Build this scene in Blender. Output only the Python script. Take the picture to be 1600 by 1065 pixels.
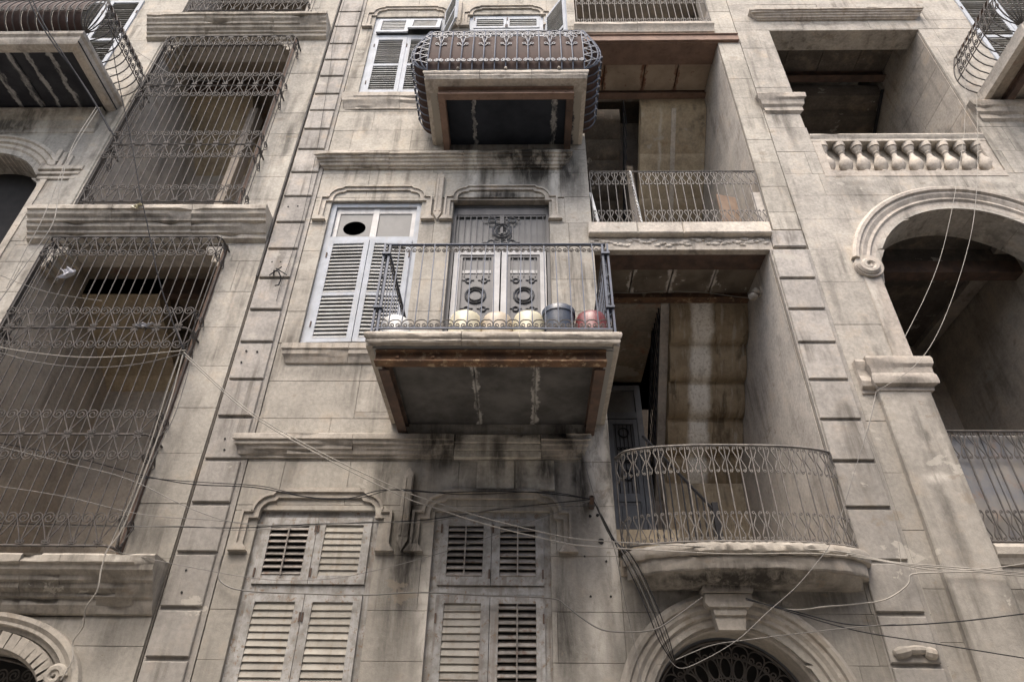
import bpy, math, random
from mathutils import Vector, Matrix
# ------------------------------------------------------------------ camera, sky, sun, exposure
for o in list(bpy.data.objects): bpy.data.objects.remove(o)
S = bpy.context.scene
C = S.collection
cam_d = bpy.data.cameras.new("camera"); cam = bpy.data.objects.new("camera", cam_d); C.objects.link(cam)
cam_d.sensor_width = 36.0; cam_d.lens = 1062.31/1600*36.0; cam_d.clip_start = .05; cam_d.clip_end = 400
PITCH, YAW, ROLL = 0.62324091, -0.02284526, 0.01394227
def cam_matrix():
    cy, sy, cp, sp, cr, sr = math.cos(YAW), math.sin(YAW), math.cos(PITCH), math.sin(PITCH), math.cos(ROLL), math.sin(ROLL)
    f = Vector((sy*cp, cy*cp, sp)); r = Vector((cy, -sy, 0)); u = r.cross(f)
    r2 = cr*r + sr*u; u2 = -sr*r + cr*u
    m = Matrix.Identity(4)
    for i in range(3):
        m[i][0] = r2[i]; m[i][1] = u2[i]; m[i][2] = -f[i]
    m[0][3], m[1][3], m[2][3] = 0.0, -7.0, 1.6
    return m
cam.matrix_world = cam_matrix(); S.camera = cam
W = bpy.data.worlds.new("World"); S.world = W; W.use_nodes = True
wt = W.node_tree; wt.nodes.clear()
sky = wt.nodes.new("ShaderNodeTexSky"); sky.sky_type = 'NISHITA'; sky.sun_disc = False
SUN_EL, SUN_ROT = math.radians(62), math.radians(200)
sky.sun_elevation = SUN_EL; sky.sun_rotation = SUN_ROT; sky.air_density = 1.0; sky.dust_density = 6.0; sky.ozone_density = 1.0
bg = wt.nodes.new("ShaderNodeBackground"); bg.inputs[1].default_value = 0.15
wo = wt.nodes.new("ShaderNodeOutputWorld"); wt.links.new(sky.outputs[0], bg.inputs[0]); wt.links.new(bg.outputs[0], wo.inputs[0])
sd = bpy.data.lights.new("sun", 'SUN'); sd.energy = 1.2; sd.angle = math.radians(40); sd.color = (1.0, .95, .88)
sun = bpy.data.objects.new("sun", sd); C.objects.link(sun)
# sun direction matches the sky: elevation 62 deg, behind and above the camera
sv = Vector((math.sin(SUN_ROT)*math.cos(SUN_EL), math.cos(SUN_ROT)*math.cos(SUN_EL), math.sin(SUN_EL)))
sun.rotation_euler = sv.to_track_quat('Z', 'Y').to_euler(); sun.location = (0, -20, 40)
S.view_settings.view_transform = 'Standard'; S.view_settings.look = 'None'
S.view_settings.exposure = 1.40; S.view_settings.gamma = 1.0; S.view_settings.use_curve_mapping = False
S.render.resolution_x, S.render.resolution_y = 1024, 681
R = random.Random(7)
PI = math.pi
# ------------------------------------------------------------------ mesh helpers
class MB:
    def __init__(s): s.v = []; s.f = []
    def add(s, vs, fs):
        n = len(s.v); s.v += [tuple(p) for p in vs]; s.f += [tuple(i+n for i in f) for f in fs]; return s
    def box(s, x0, x1, y0, y1, z0, z1):
        return s.add([(x0,y0,z0),(x1,y0,z0),(x1,y1,z0),(x0,y1,z0),(x0,y0,z1),(x1,y0,z1),(x1,y1,z1),(x0,y1,z1)],
                     [(0,3,2,1),(4,5,6,7),(0,1,5,4),(1,2,6,5),(2,3,7,6),(3,0,4,7)])
    def cbox(s, x0, x1, y0, y1, z0, z1, c):
        # box with chamfered front (y0) edges
        o = [(x0,z0),(x1,z0),(x1,z1),(x0,z1)]; i = [(x0+c,z0+c),(x1-c,z0+c),(x1-c,z1-c),(x0+c,z1-c)]
        vs = [(a,y0,b) for a,b in i]+[(a,y0+c,b) for a,b in o]+[(a,y1,b) for a,b in o]
        fs = [(0,1,2,3)]
        for k in range(4):
            j = (k+1)%4; fs += [(k,k+4,j+4,j),(k+4,k+8,j+8,j+4)]
        fs.append((11,10,9,8))
        return s.add(vs, fs)
    def obox(s, c, ex, ey, ez):
        c, ex, ey, ez = Vector(c), Vector(ex), Vector(ey), Vector(ez)
        vs = [c+a*ex+b*ey+d*ez for d in (-1,1) for a,b in ((-1,-1),(1,-1),(1,1),(-1,1))]
        return s.add(vs, [(0,3,2,1),(4,5,6,7),(0,1,5,4),(1,2,6,5),(2,3,7,6),(3,0,4,7)])
    def prism(s, poly, y0, y1, c=0.0):
        # polygon in xz extruded along y
        n = len(poly)
        vs = [(x,y0,z) for x,z in poly]+[(x,y1,z) for x,z in poly]
        fs = [tuple(range(n)), tuple(range(2*n-1, n-1, -1))]
        for i in range(n):
            j = (i+1)%n; fs.append((i, i+n, j+n, j))
        return s.add(vs, fs)
    def tube(s, pts, r, n=5, closed=False):
        pts = [Vector(p) for p in pts]; m = len(pts)
        if m < 2: return s
        vs = []; prev = None
        rr = r if isinstance(r, (list, tuple)) else [r]*m
        for i, p in enumerate(pts):
            if closed: t = pts[(i+1)%m]-pts[i-1]
            else: t = pts[min(i+1,m-1)]-pts[max(i-1,0)]
            if t.length < 1e-9: t = Vector((0,0,1))
            t.normalize()
            if prev is None:
                a = Vector((0,1,0)) if abs(t.y) < .9 else Vector((1,0,0))
                u = (a - t*a.dot(t)).normalized()
            else:
                u = (prev - t*prev.dot(t)).normalized()
            prev = u; w = t.cross(u)
            for k in range(n):
                a = 2*PI*(k+.5)/n; vs.append(p + (u*math.cos(a)+w*math.sin(a))*rr[i])
        fs = []
        for i in range(m if closed else m-1):
            j = (i+1)%m
            for k in range(n):
                l = (k+1)%n; fs.append((i*n+k, i*n+l, j*n+l, j*n+k))
        if not closed:
            fs.append(tuple(range(n-1,-1,-1))); fs.append(tuple((m-1)*n+k for k in range(n)))
        return s.add(vs, fs)
    def lathe(s, prof, cx, cy, n=24):
        # profile of (r, z) about a vertical axis
        vs = []
        for r, z in prof:
            for k in range(n):
                a = 2*PI*k/n; vs.append((cx+r*math.cos(a), cy+r*math.sin(a), z))
        fs = []
        for i in range(len(prof)-1):
            for k in range(n):
                l = (k+1)%n; fs.append((i*n+k, i*n+l, (i+1)*n+l, (i+1)*n+k))
        fs.append(tuple(range(n-1,-1,-1))); fs.append(tuple((len(prof)-1)*n+k for k in range(n)))
        return s.add(vs, fs)
    def mesh(s, name, mat, smooth=False):
        me = bpy.data.meshes.new(name); me.from_pydata(s.v, [], s.f); me.update()
        if mat: me.materials.append(mat)
        if smooth:
            me.shade_smooth(); me.set_sharp_from_angle(angle=math.radians(smooth if smooth is not True else 40))
        return me
def wloc(o):
    v = Vector((0,0,0))
    while o: v += o.location; o = o.parent
    return v
def link(name, me, parent=None, loc=(0,0,0), rot=None):
    o = bpy.data.objects.new(name, me); C.objects.link(o)
    if parent: o.parent = parent; o.location = Vector(loc) - wloc(parent)
    else: o.location = loc
    if rot is not None: o.rotation_euler = rot
    return o
def part(name, mb, mat, parent, smooth=False, loc=(0,0,0), rot=None):
    return link(name, mb.mesh(name, mat, smooth), parent, loc, rot)
def tag(o, label, cat, group=None, kind=None):
    if label: o['label'] = label
    if cat: o['category'] = cat
    if group: o['group'] = group
    if kind: o['kind'] = kind
    return o
def thing(name, label, cat, loc=(0,0,0), group=None):
    o = bpy.data.objects.new(name, None); C.objects.link(o); o.location = loc; o.empty_display_size = .1
    return tag(o, label, cat, group)
def solo(name, mb, mat, label, cat, group=None, smooth=False):
    return tag(link(name, mb.mesh(name, mat, smooth)), label, cat, group)
# ------------------------------------------------------------------ materials
class NT:
    def __init__(s, name):
        s.m = bpy.data.materials.new(name); s.m.use_nodes = True; s.t = s.m.node_tree; s.t.nodes.clear()
        s.out = s.n("ShaderNodeOutputMaterial"); s.b = s.n("ShaderNodeBsdfPrincipled"); s.l(s.b.outputs[0], s.out.inputs[0])
        s.P = s.n("ShaderNodeNewGeometry").outputs['Position']
        s.rnd = s.n("ShaderNodeObjectInfo").outputs['Random']
    def n(s, t): return s.t.nodes.new(t)
    def l(s, a, b): s.t.links.new(a, b)
    def put(s, v, sock):
        if isinstance(v, bpy.types.NodeSocket): s.l(v, sock)
        else: sock.default_value = v
    def math(s, op, a, b=0.0, clamp=False):
        n = s.n("ShaderNodeMath"); n.operation = op; n.use_clamp = clamp; s.put(a, n.inputs[0]); s.put(b, n.inputs[1]); return n.outputs[0]
    def vmul(s, v, k):
        n = s.n("ShaderNodeVectorMath"); n.operation = 'MULTIPLY'; s.put(v, n.inputs[0]); n.inputs[1].default_value = k; return n.outputs[0]
    def vadd(s, v, k):
        n = s.n("ShaderNodeVectorMath"); n.operation = 'ADD'; s.put(v, n.inputs[0]); s.put(k, n.inputs[1]); return n.outputs[0]
    def noise(s, v, scale, det=4, rough=.55, dist=0.0, col=False):
        n = s.n("ShaderNodeTexNoise"); s.l(v, n.inputs['Vector']); n.inputs['Scale'].default_value = scale
        n.inputs['Detail'].default_value = det; n.inputs['Roughness'].default_value = rough; n.inputs['Distortion'].default_value = dist
        return n.outputs['Color' if col else 'Fac']
    def ramp(s, f, a, b, x=0.0, y=1.0, smooth=True):
        n = s.n("ShaderNodeMapRange"); n.interpolation_type = 'SMOOTHSTEP' if smooth else 'LINEAR'; n.clamp = True
        s.put(f, n.inputs[0]); n.inputs[1].default_value = a; n.inputs[2].default_value = b; n.inputs[3].default_value = x; n.inputs[4].default_value = y
        return n.outputs[0]
    def mix(s, f, a, b, mode='MIX'):
        n = s.n("ShaderNodeMix"); n.data_type = 'RGBA'; n.blend_type = mode; n.clamp_factor = True
        s.put(f, n.inputs[0])
        for v, i in ((a,6),(b,7)):
            if isinstance(v, bpy.types.NodeSocket): s.l(v, n.inputs[i])
            else: n.inputs[i].default_value = (v[0],v[1],v[2],1)
        return n.outputs[2]
    def bump(s, h, strength=.4, dist=.01):
        n = s.n("ShaderNodeBump"); n.inputs['Strength'].default_value = strength; n.inputs['Distance'].default_value = dist
        s.l(h, n.inputs['Height']); s.l(n.outputs[0], s.b.inputs['Normal'])
    def blob(s, lst, P=None, jitter=.12):
        # soft elliptical stains at places in the world: (x, z, rx, rz, strength)
        P = P or s.P
        w = s.n("ShaderNodeVectorMath"); w.operation = 'MULTIPLY_ADD'
        s.l(s.noise(P, 3.5, 5, .65, col=True), w.inputs[0]); w.inputs[1].default_value = (jitter*2,)*3
        s.l(s.vadd(P, (-jitter,)*3), w.inputs[2]); Q = w.outputs[0]
        tot = None
        for x, z, rx, rz, k in lst:
            a = s.vmul(s.vadd(Q, (-x, 0, -z)), (1/rx, 0, 1/rz))
            n = s.n("ShaderNodeVectorMath"); n.operation = 'LENGTH'; s.l(a, n.inputs[0])
            f = s.ramp(n.outputs['Value'], .15, 1.0, k, 0.0)
            tot = f if tot is None else s.math('MAXIMUM', tot, f)
        return tot
    def fin(s, col, rough=.9, metal=0.0, spec=.3):
        s.put(col if isinstance(col, bpy.types.NodeSocket) else (col[0],col[1],col[2],1), s.b.inputs['Base Color'])
        s.put(rough, s.b.inputs['Roughness']); s.b.inputs['Metallic'].default_value = metal
        s.b.inputs['Specular IOR Level'].default_value = spec
        return s.m
def stone_mat(name, c1, c2, streak=.5, var=.16, dark=(), pale=(), warm=(.30,.22,.14), warmk=.35, bumpk=.5, tool=0.0, zgrey=True, thr=.46, topdirt=0.0):
    k = NT(name); P = k.P
    n1 = k.noise(P, .55, 5, .6); n2 = k.noise(P, 3.2, 7, .65); n3 = k.noise(P, 22, 5, .7); n4 = k.noise(P, 90, 3, .6)
    col = k.mix(k.ramp(n1, .32, .68), c1, c2)
    col = k.mix(k.math('MULTIPLY', k.ramp(n2, .5, .74), warmk), col, warm)
    # each block has its own tone
    rv = k.math('ADD', k.math('MULTIPLY', k.rnd, var*2), 1-var)
    comb = k.n("ShaderNodeCombineColor")
    for i in range(3): k.l(rv, comb.inputs[i])
    col = k.mix(1.0, col, comb.outputs[0], 'MULTIPLY')
    g = k.math('ADD', k.math('ADD', k.math('MULTIPLY', k.ramp(n3, .3, .7), .30), k.math('MULTIPLY', k.ramp(n2, .3, .7), .34)), .70)
    cg = k.n("ShaderNodeCombineColor")
    for i in range(3): k.l(g, cg.inputs[i])
    col = k.mix(1.0, col, cg.outputs[0], 'MULTIPLY')
    # soot running down in streaks
    sv_ = k.vmul(P, (1, 1, .07)); s1 = k.noise(sv_, 7.0, 5, .62, .3); s2 = k.noise(P, 1.1, 4, .6)
    sf = k.math('MULTIPLY', k.ramp(s1, thr, thr+.22), k.ramp(s2, .38, .66))
    col = k.mix(k.math('MULTIPLY', sf, streak), col, (.105,.093,.078))
    # pale run-off
    s3 = k.noise(k.vadd(sv_, (11.3, 4.1, 2.2)), 8.5, 4, .6, .3)
    pf = k.math('MULTIPLY', k.ramp(s3, .6, .78), k.ramp(s2, .62, .4))
    col = k.mix(k.math('MULTIPLY', pf, .4), col, (.50,.46,.40))
    if zgrey:
        # colour turns greyer and darker towards the bottom
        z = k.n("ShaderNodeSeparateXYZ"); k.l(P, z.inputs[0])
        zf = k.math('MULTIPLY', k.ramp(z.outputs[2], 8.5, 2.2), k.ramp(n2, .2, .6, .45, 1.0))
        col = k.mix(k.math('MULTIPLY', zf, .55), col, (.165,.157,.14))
    if dark:
        b = k.blob(dark, jitter=.10); nn = k.noise(k.vmul(P,(1,1,.16)), 8.0, 8, .72, .3); f = k.math('MULTIPLY', k.math('MULTIPLY', b, k.ramp(nn, .30, .62, .30, 1.25)), 1.0, True)
        col = k.mix(f, col, (.040,.036,.031))
    if pale:
        b = k.blob(pale, jitter=.05); f = k.math('MULTIPLY', b, k.ramp(k.noise(k.vmul(P,(1,1,.4)), 9, 6, .7, .4), .3, .6, .1, 1.1), True)
        col = k.mix(f, col, (.52,.485,.425))
    # cement repairs and scoured patches with crisp edges
    pn = k.noise(k.vmul(P,(1,1,1.5)), 1.45, 7, .62, .2); pm = k.math('MULTIPLY', k.ramp(pn, .625, .64), .55)
    col = k.mix(pm, col, (.40,.375,.325)); pn2 = k.noise(k.vadd(k.vmul(P,(1,1,1.6)), (5.7,2.2,9.1)), 2.1, 8, .68, .2)
    col = k.mix(k.math('MULTIPLY', k.ramp(pn2, .63, .66), .5), col, (.20,.165,.125))
    # pits and small knocks
    v = k.n("ShaderNodeTexVoronoi"); v.inputs['Scale'].default_value = 16; k.l(k.vadd(P, k.vmul(k.noise(P, 9, 3, col=True), (.12,.12,.12))), v.inputs['Vector'])
    pit = k.math('MULTIPLY', k.ramp(v.outputs['Distance'], .10, .02), k.ramp(n2, .55, .66))
    col = k.mix(k.math('MULTIPLY', pit, .55), col, (.10,.085,.07))
    h = k.math('ADD', k.math('MULTIPLY', n3, .55), k.math('MULTIPLY', n2, 1.5)); h = k.math('ADD', h, k.math('MULTIPLY', n4, .25)); h = k.math('SUBTRACT', h, k.math('MULTIPLY', pit, .9))
    if tool:
        w = k.noise(k.vmul(P, (30, 30, 3)), 1.0, 3, .6); h = k.math('ADD', h, k.math('MULTIPLY', w, tool))
    k.bump(h, bumpk, .012)
    return k.fin(col, .93, 0, .2)
def flat_mat(name, c1, c2=None, rough=.6, metal=0.0, scale=6, spec=.4, bumpk=.0, var=0.0, streak=0.0, streakc=(.1,.08,.06), lo=.35, hi=.65, wear=0.0, wearc=(.2,.1,.05)):
    k = NT(name); P = k.P; c2 = c2 or c1
    n = k.noise(P, scale, 6, .65)
    col = k.mix(k.ramp(n, lo, hi), c1, c2)
    if streak:
        s1 = k.noise(k.vmul(P, (1,1,.08)), 13, 5, .6, .3); col = k.mix(k.math('MULTIPLY', k.ramp(s1, .5, .7), streak), col, streakc)
    if wear:
        s2 = k.noise(k.vadd(P, (3.1,7.7,1.9)), scale*2.3, 7, .72); col = k.mix(k.math('MULTIPLY', k.ramp(s2, .54, .64), wear), col, wearc)
    if var:
        rv = k.math('ADD', k.math('MULTIPLY', k.rnd, var*2), 1-var); cc = k.n("ShaderNodeCombineColor")
        for i in range(3): k.l(rv, cc.inputs[i])
        col = k.mix(1.0, col, cc.outputs[0], 'MULTIPLY')
    if bumpk: k.bump(k.math('ADD', n, k.math('MULTIPLY', k.noise(P, scale*6, 4, .6), .4)), bumpk, .006)
    return k.fin(col, rough, metal, spec)
DARKC = [(-1.22,4.0,.24,1.3,.85),(.62,4.75,.15,.8,.9),(.40,3.3,.15,1.0,.75),(.95,5.0,.07,1.0,.8),(-.2,5.85,1.3,.14,1.0),(.6,5.15,.3,.25,.9),(-1.0,5.15,.35,.3,.9),(1.25,3.5,.3,.4,.5),(2.0,3.60,1.3,.10,.9),(-.95,10.6,.25,.5,.7),(.0,10.05,1.0,.14,.9),(.75,9.5,.3,.5,.5),(-2.0,11.35,.9,.12,.35),(-2.6,11.0,.10,.5,.35),(-1.75,10.9,.12,.7,.35),(-2.3,6.15,.8,.15,.35),(-3.2,6.0,.12,.8,.3),(-1.6,5.85,.2,.5,.6),(-2.6,4.85,.18,.5,.35),(-1.55,4.75,.2,.6,.6),(-1.3,3.3,.22,1.0,.5),(.3,4.75,.25,.5,.7),(-.35,4.62,.5,.12,.6),(.38,3.2,.12,1.0,.45),(.9,4.5,.07,1.3,.5),(.62,4.7,.10,.9,.5),(1.0,3.0,.25,.6,.35),(3.3,3.0,.5,.9,.35),(.1,9.95,.75,.75,.95),(.62,9.9,.4,.8,.85),(-.35,9.32,.75,.16,.9),(-.7,9.9,.3,.5,.5),(-3.0,10.0,.3,.12,.5),(-2.4,10.12,.7,.06,.5),
  (-.3,5.75,1.2,.28,.95),(.55,5.3,.42,.35,.9),(-.95,5.1,.5,.45,.75),(-.62,5.55,.9,.2,.7),(-1.25,4.2,.28,1.1,.55),(-.1,4.72,.28,.5,.6),(.75,5.0,.2,.8,.55),(.52,4.4,.3,.5,.35),(.5,3.9,.2,.9,.3),(-.6,3.2,.35,.8,.3),
  (2.2,3.62,1.2,.12,.8),(3.0,3.5,.6,.2,.5),(1.2,3.4,.35,.5,.35),(.15,8.55,.15,.4,.3),(-1.9,5.1,.6,.16,.35),(-2.9,5.05,.3,.1,.4)]
PALEC = [(.80,5.1,.17,1.0,1.0),(.90,4.1,.12,1.3,.95),(.60,5.35,.14,.35,.8),(.72,3.2,.16,.7,.6),(-.95,3.3,.16,.9,.75),(-.55,5.62,.45,.16,.7),(.35,5.62,.5,.14,.5),(-.78,9.9,.13,1.0,.95),(.46,9.9,.12,1.0,1.0),(-.2,10.4,1.0,.14,.5),(-.78,10.4,.14,.25,.8),(-.3,9.7,.25,.35,.5),(-.3,5.05,.45,.3,.75),(.05,4.7,.22,.3,.7),(-.75,4.75,.28,.25,.6),(.83,5.3,.10,1.4,.8),(.86,4.0,.09,1.3,.6),(-.55,5.66,.3,.18,.5)]
DARKL = [(-4.05,8.05,.2,.4,.3),(-3.85,7.0,.12,1.2,.3),(-7.9,9.8,.3,.6,.3),(-7.3,8.0,.2,1.0,.3),(-3.8,12.8,.1,.9,.35),(-4.0,5.0,.14,1.2,.3),(-5.4,8.62,1.9,.10,.55),(-6.6,8.5,.6,.2,.4),(-5.0,3.5,1.6,.22,.55),(-6.2,3.55,.8,.3,.5),(-5.6,14.0,1.8,.10,.6),(-4.1,13.85,.4,.3,.4),(-8.6,11.0,1.4,.3,.7),(-3.85,10.6,.14,.8,.6),(-3.75,11.2,.12,.5,.35),(-4.0,4.1,.35,.3,.4),(-4.0,3.1,.35,.5,.4)]
PALEL = [(-8.0,10.9,.2,.4,.8),(-4.0,3.75,.45,.06,.8),(-5.4,8.82,1.8,.04,.6),(-3.95,9.9,.12,.1,.5)]
DARKR = [(4.3,10.9,.14,.8,.35),(4.2,13.4,.12,1.0,.3),(5.0,9.55,.6,.12,.35),(7.0,9.5,.6,.14,.35),(4.1,7.6,.12,1.2,.3),(4.6,7.0,.10,.8,.4),(4.45,4.2,.12,1.2,.45),(4.75,3.3,.2,.6,.4),(5.6,14.0,1.2,.06,.4),(6.3,9.2,1.2,.14,.5),(6.2,14.35,1.4,.08,.55),(4.3,11.65,.35,.06,.5),(4.55,5.95,.3,.12,.5),(4.5,5.3,.08,.6,.55),(4.9,9.3,.5,.3,.3),(5.3,3.55,.7,.14,.6),(4.1,3.4,.2,.7,.3)]
PALER = [(4.48,4.75,.22,.10,.7),(4.62,7.4,.09,.9,.6),(4.7,5.1,.06,.6,.4)]
M = {}
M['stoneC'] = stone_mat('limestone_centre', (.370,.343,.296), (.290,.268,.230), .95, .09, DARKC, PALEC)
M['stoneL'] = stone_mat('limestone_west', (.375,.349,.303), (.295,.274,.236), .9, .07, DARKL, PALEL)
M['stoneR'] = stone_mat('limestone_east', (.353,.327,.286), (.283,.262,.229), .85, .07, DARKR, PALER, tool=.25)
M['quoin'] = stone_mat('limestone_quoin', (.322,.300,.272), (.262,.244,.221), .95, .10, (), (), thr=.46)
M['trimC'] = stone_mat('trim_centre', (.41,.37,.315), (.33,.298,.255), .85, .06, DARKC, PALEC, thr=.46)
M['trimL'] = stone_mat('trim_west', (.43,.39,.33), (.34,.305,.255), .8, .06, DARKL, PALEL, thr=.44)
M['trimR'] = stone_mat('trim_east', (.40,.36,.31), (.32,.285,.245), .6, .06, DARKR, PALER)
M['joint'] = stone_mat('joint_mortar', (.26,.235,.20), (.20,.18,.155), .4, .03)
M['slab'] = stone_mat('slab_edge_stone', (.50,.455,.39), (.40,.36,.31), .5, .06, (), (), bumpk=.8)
M['ochre'] = stone_mat('ochre_stone', (.44,.37,.265), (.31,.255,.18), .8, .10, [(2.75,7.5,.12,.9,.4)], [(2.62,7.6,.22,1.3,1.0),(3.1,7.9,.3,.4,.6),(2.65,12.6,.06,.8,.7)], warm=(.16,.10,.05), warmk=.6, bumpk=.9, zgrey=False)
def flight_mat():
    # stair stones washed by rain: lime and soot drawn out along the slope
    k = NT('washed_stair_stone'); P = k.P
    Q = k.vadd(k.vmul(P, (1,.16,.16)), k.vmul(k.noise(P, 2.5, 4, .6, col=True), (.10,.10,.10)))
    n = k.noise(P, 3.0, 7, .68); col = k.mix(k.ramp(n, .3, .7), (.37,.30,.205), (.225,.178,.12))
    a = k.noise(Q, 7.5, 4, .6, .4); col = k.mix(k.math('MULTIPLY', k.ramp(a, .52, .66), .85), col, (.12,.095,.065))
    sx = k.n("ShaderNodeSeparateXYZ"); k.l(k.vadd(P, k.vmul(k.noise(P, 4, 6, .7, col=True), (.16,0,0))), sx.inputs[0])
    def bandx(c, w): return k.ramp(k.math('ABSOLUTE', k.math('SUBTRACT', sx.outputs[0], c+.08)), w*.45, w, 1, 0)
    f = bandx(2.70, .20)
    sp = k.noise(P, 26, 6, .75)
    col = k.mix(k.math('MULTIPLY', f, k.ramp(sp, .30, .52, .25, .95)), col, (.78,.75,.68))
    b = k.noise(k.vadd(Q, (3.7,1.1,8.2)), 11, 4, .6, .3); col = k.mix(k.math('MULTIPLY', k.ramp(b, .55, .68), .55), col, (.45,.42,.36))
    k.bump(k.math('ADD', k.math('MULTIPLY', n, 1.2), k.math('MULTIPLY', sp, .8)), 1.0, .02)
    return k.fin(col, .93, 0, .15)
M['flight'] = flight_mat()
M['plaster'] = stone_mat('loggia_plaster', (.46,.425,.38), (.36,.33,.295), .5, .06, (), (), zgrey=False, bumpk=.3)
M['plasterR'] = stone_mat('loggia_plaster_brown', (.36,.315,.265), (.27,.235,.20), .4, .06, (), (), zgrey=False, bumpk=.35)
M['plasterD'] = stone_mat('dark_loggia_plaster', (.44,.39,.325), (.33,.29,.24), .5, .06, (), (), zgrey=False, bumpk=.35)
M['palestone'] = stone_mat('pale_repair_stone', (.50,.465,.40), (.40,.37,.31), .7, .08, [(.15,5.25,.5,.06,.9),(-.30,5.0,.12,.3,.7),(-.05,4.75,.12,.4,.6),(.25,4.85,.15,.3,.8),(-.75,5.25,.1,.3,.7)], (), zgrey=False, bumpk=.8, thr=.44)
M['plasterM'] = stone_mat('grey_brown_loggia_plaster', (.37,.335,.29), (.28,.25,.215), .6, .07, (), (), zgrey=False, bumpk=.35)
M['ceild'] = stone_mat('soot_black_ceiling', (.12,.105,.09), (.075,.066,.056), .3, .08, (), (), zgrey=False, bumpk=.6)
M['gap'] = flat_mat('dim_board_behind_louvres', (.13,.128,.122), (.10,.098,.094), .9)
M['ceil'] = stone_mat('sooty_ceiling', (.33,.285,.23), (.20,.17,.135), .3, .08, (), [(1.6,0,0.001,.001,0)], warm=(.16,.06,.03), warmk=.8, bumpk=.8, zgrey=False)
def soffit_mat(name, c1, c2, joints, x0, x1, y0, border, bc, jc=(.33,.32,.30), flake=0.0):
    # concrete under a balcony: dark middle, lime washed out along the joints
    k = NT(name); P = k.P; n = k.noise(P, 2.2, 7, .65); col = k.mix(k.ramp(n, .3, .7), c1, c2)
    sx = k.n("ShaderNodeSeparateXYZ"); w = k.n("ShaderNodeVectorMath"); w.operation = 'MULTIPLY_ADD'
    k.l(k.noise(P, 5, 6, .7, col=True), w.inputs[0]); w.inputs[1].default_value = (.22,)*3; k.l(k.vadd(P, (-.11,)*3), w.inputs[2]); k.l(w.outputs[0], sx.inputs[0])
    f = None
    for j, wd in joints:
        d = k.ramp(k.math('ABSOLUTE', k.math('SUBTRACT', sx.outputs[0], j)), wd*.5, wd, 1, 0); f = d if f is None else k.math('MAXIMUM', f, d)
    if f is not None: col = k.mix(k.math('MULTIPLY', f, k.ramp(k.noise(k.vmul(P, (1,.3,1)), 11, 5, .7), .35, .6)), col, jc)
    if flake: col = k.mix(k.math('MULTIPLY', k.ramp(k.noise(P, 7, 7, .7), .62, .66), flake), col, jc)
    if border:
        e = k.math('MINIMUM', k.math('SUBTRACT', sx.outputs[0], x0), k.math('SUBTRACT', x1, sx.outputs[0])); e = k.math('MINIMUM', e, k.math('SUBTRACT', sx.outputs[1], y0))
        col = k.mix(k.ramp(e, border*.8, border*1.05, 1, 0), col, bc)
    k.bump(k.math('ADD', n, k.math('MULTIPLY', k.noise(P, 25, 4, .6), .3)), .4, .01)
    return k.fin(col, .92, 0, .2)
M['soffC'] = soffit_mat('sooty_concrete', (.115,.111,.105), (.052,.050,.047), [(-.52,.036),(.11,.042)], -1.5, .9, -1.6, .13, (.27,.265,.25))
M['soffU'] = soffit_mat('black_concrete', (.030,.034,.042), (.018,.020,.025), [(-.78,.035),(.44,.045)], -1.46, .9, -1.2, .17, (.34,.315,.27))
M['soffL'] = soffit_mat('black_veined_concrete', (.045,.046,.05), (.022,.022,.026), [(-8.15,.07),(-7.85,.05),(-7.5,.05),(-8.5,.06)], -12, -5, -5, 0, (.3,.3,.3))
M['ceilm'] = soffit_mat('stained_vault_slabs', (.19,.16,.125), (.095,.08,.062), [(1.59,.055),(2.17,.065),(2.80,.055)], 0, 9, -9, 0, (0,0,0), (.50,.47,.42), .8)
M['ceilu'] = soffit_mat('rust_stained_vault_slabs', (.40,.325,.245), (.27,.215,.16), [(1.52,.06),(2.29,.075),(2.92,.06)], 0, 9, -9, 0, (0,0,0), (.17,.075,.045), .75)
M['rust'] = flat_mat('rusty_beam', (.165,.098,.058), (.078,.052,.038), .9, 0, 4, .15, .6, streak=.5, streakc=(.07,.045,.035), wear=.8, wearc=(.36,.275,.18))
M['rustdark'] = flat_mat('dark_rusty_beam', (.115,.078,.06), (.07,.051,.043), .85, 0, 5, .2, .5, wear=.4, wearc=(.13,.075,.045))
M['brown'] = flat_mat('brown_painted_beam', (.22,.145,.108), (.165,.11,.083), .75, 0, 4, .25, .3, wear=.4, wearc=(.10,.06,.045))
M['sheet'] = flat_mat('brown_sheet_metal', (.058,.036,.030), (.044,.029,.025), .75, 0, 3, .15, .1, streak=.4, streakc=(.09,.06,.05))
M['iron'] = flat_mat('weathered_iron', (.088,.080,.073), (.055,.050,.046), .75, .0, 9, .25, .2, wear=.5, wearc=(.13,.10,.08))
M['ironblue'] = flat_mat('blue_black_iron', (.052,.064,.092), (.036,.043,.060), .5, .3, 9, .5, .1, wear=.3, wearc=(.12,.11,.11))
M['ironpale'] = flat_mat('dusty_grey_iron', (.165,.152,.136), (.10,.092,.084), .7, .15, 9, .4, .2, wear=.5, wearc=(.11,.085,.07))
M['ironshine'] = flat_mat('worn_blue_iron', (.050,.060,.084), (.034,.039,.053), .5, .15, 9, .5, .1, wear=.4, wearc=(.16,.15,.15))
M['white'] = flat_mat('white_shutter_paint', (.40,.42,.45), (.33,.35,.37), .75, 0, 5, .2, .1, var=.05, streak=.3, streakc=(.34,.31,.27), wear=.25, wearc=(.36,.34,.31))
M['slatw'] = flat_mat('white_slat_paint', (.36,.36,.35), (.28,.28,.265), .8, 0, 5, .15, .1, var=.10, streak=.35, streakc=(.26,.24,.21))
M['wood'] = flat_mat('weathered_grey_wood', (.335,.33,.315), (.205,.195,.178), .88, 0, 8, .15, .5, var=.10, streak=.6, streakc=(.15,.12,.095), wear=.85, wearc=(.185,.13,.088))
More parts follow.
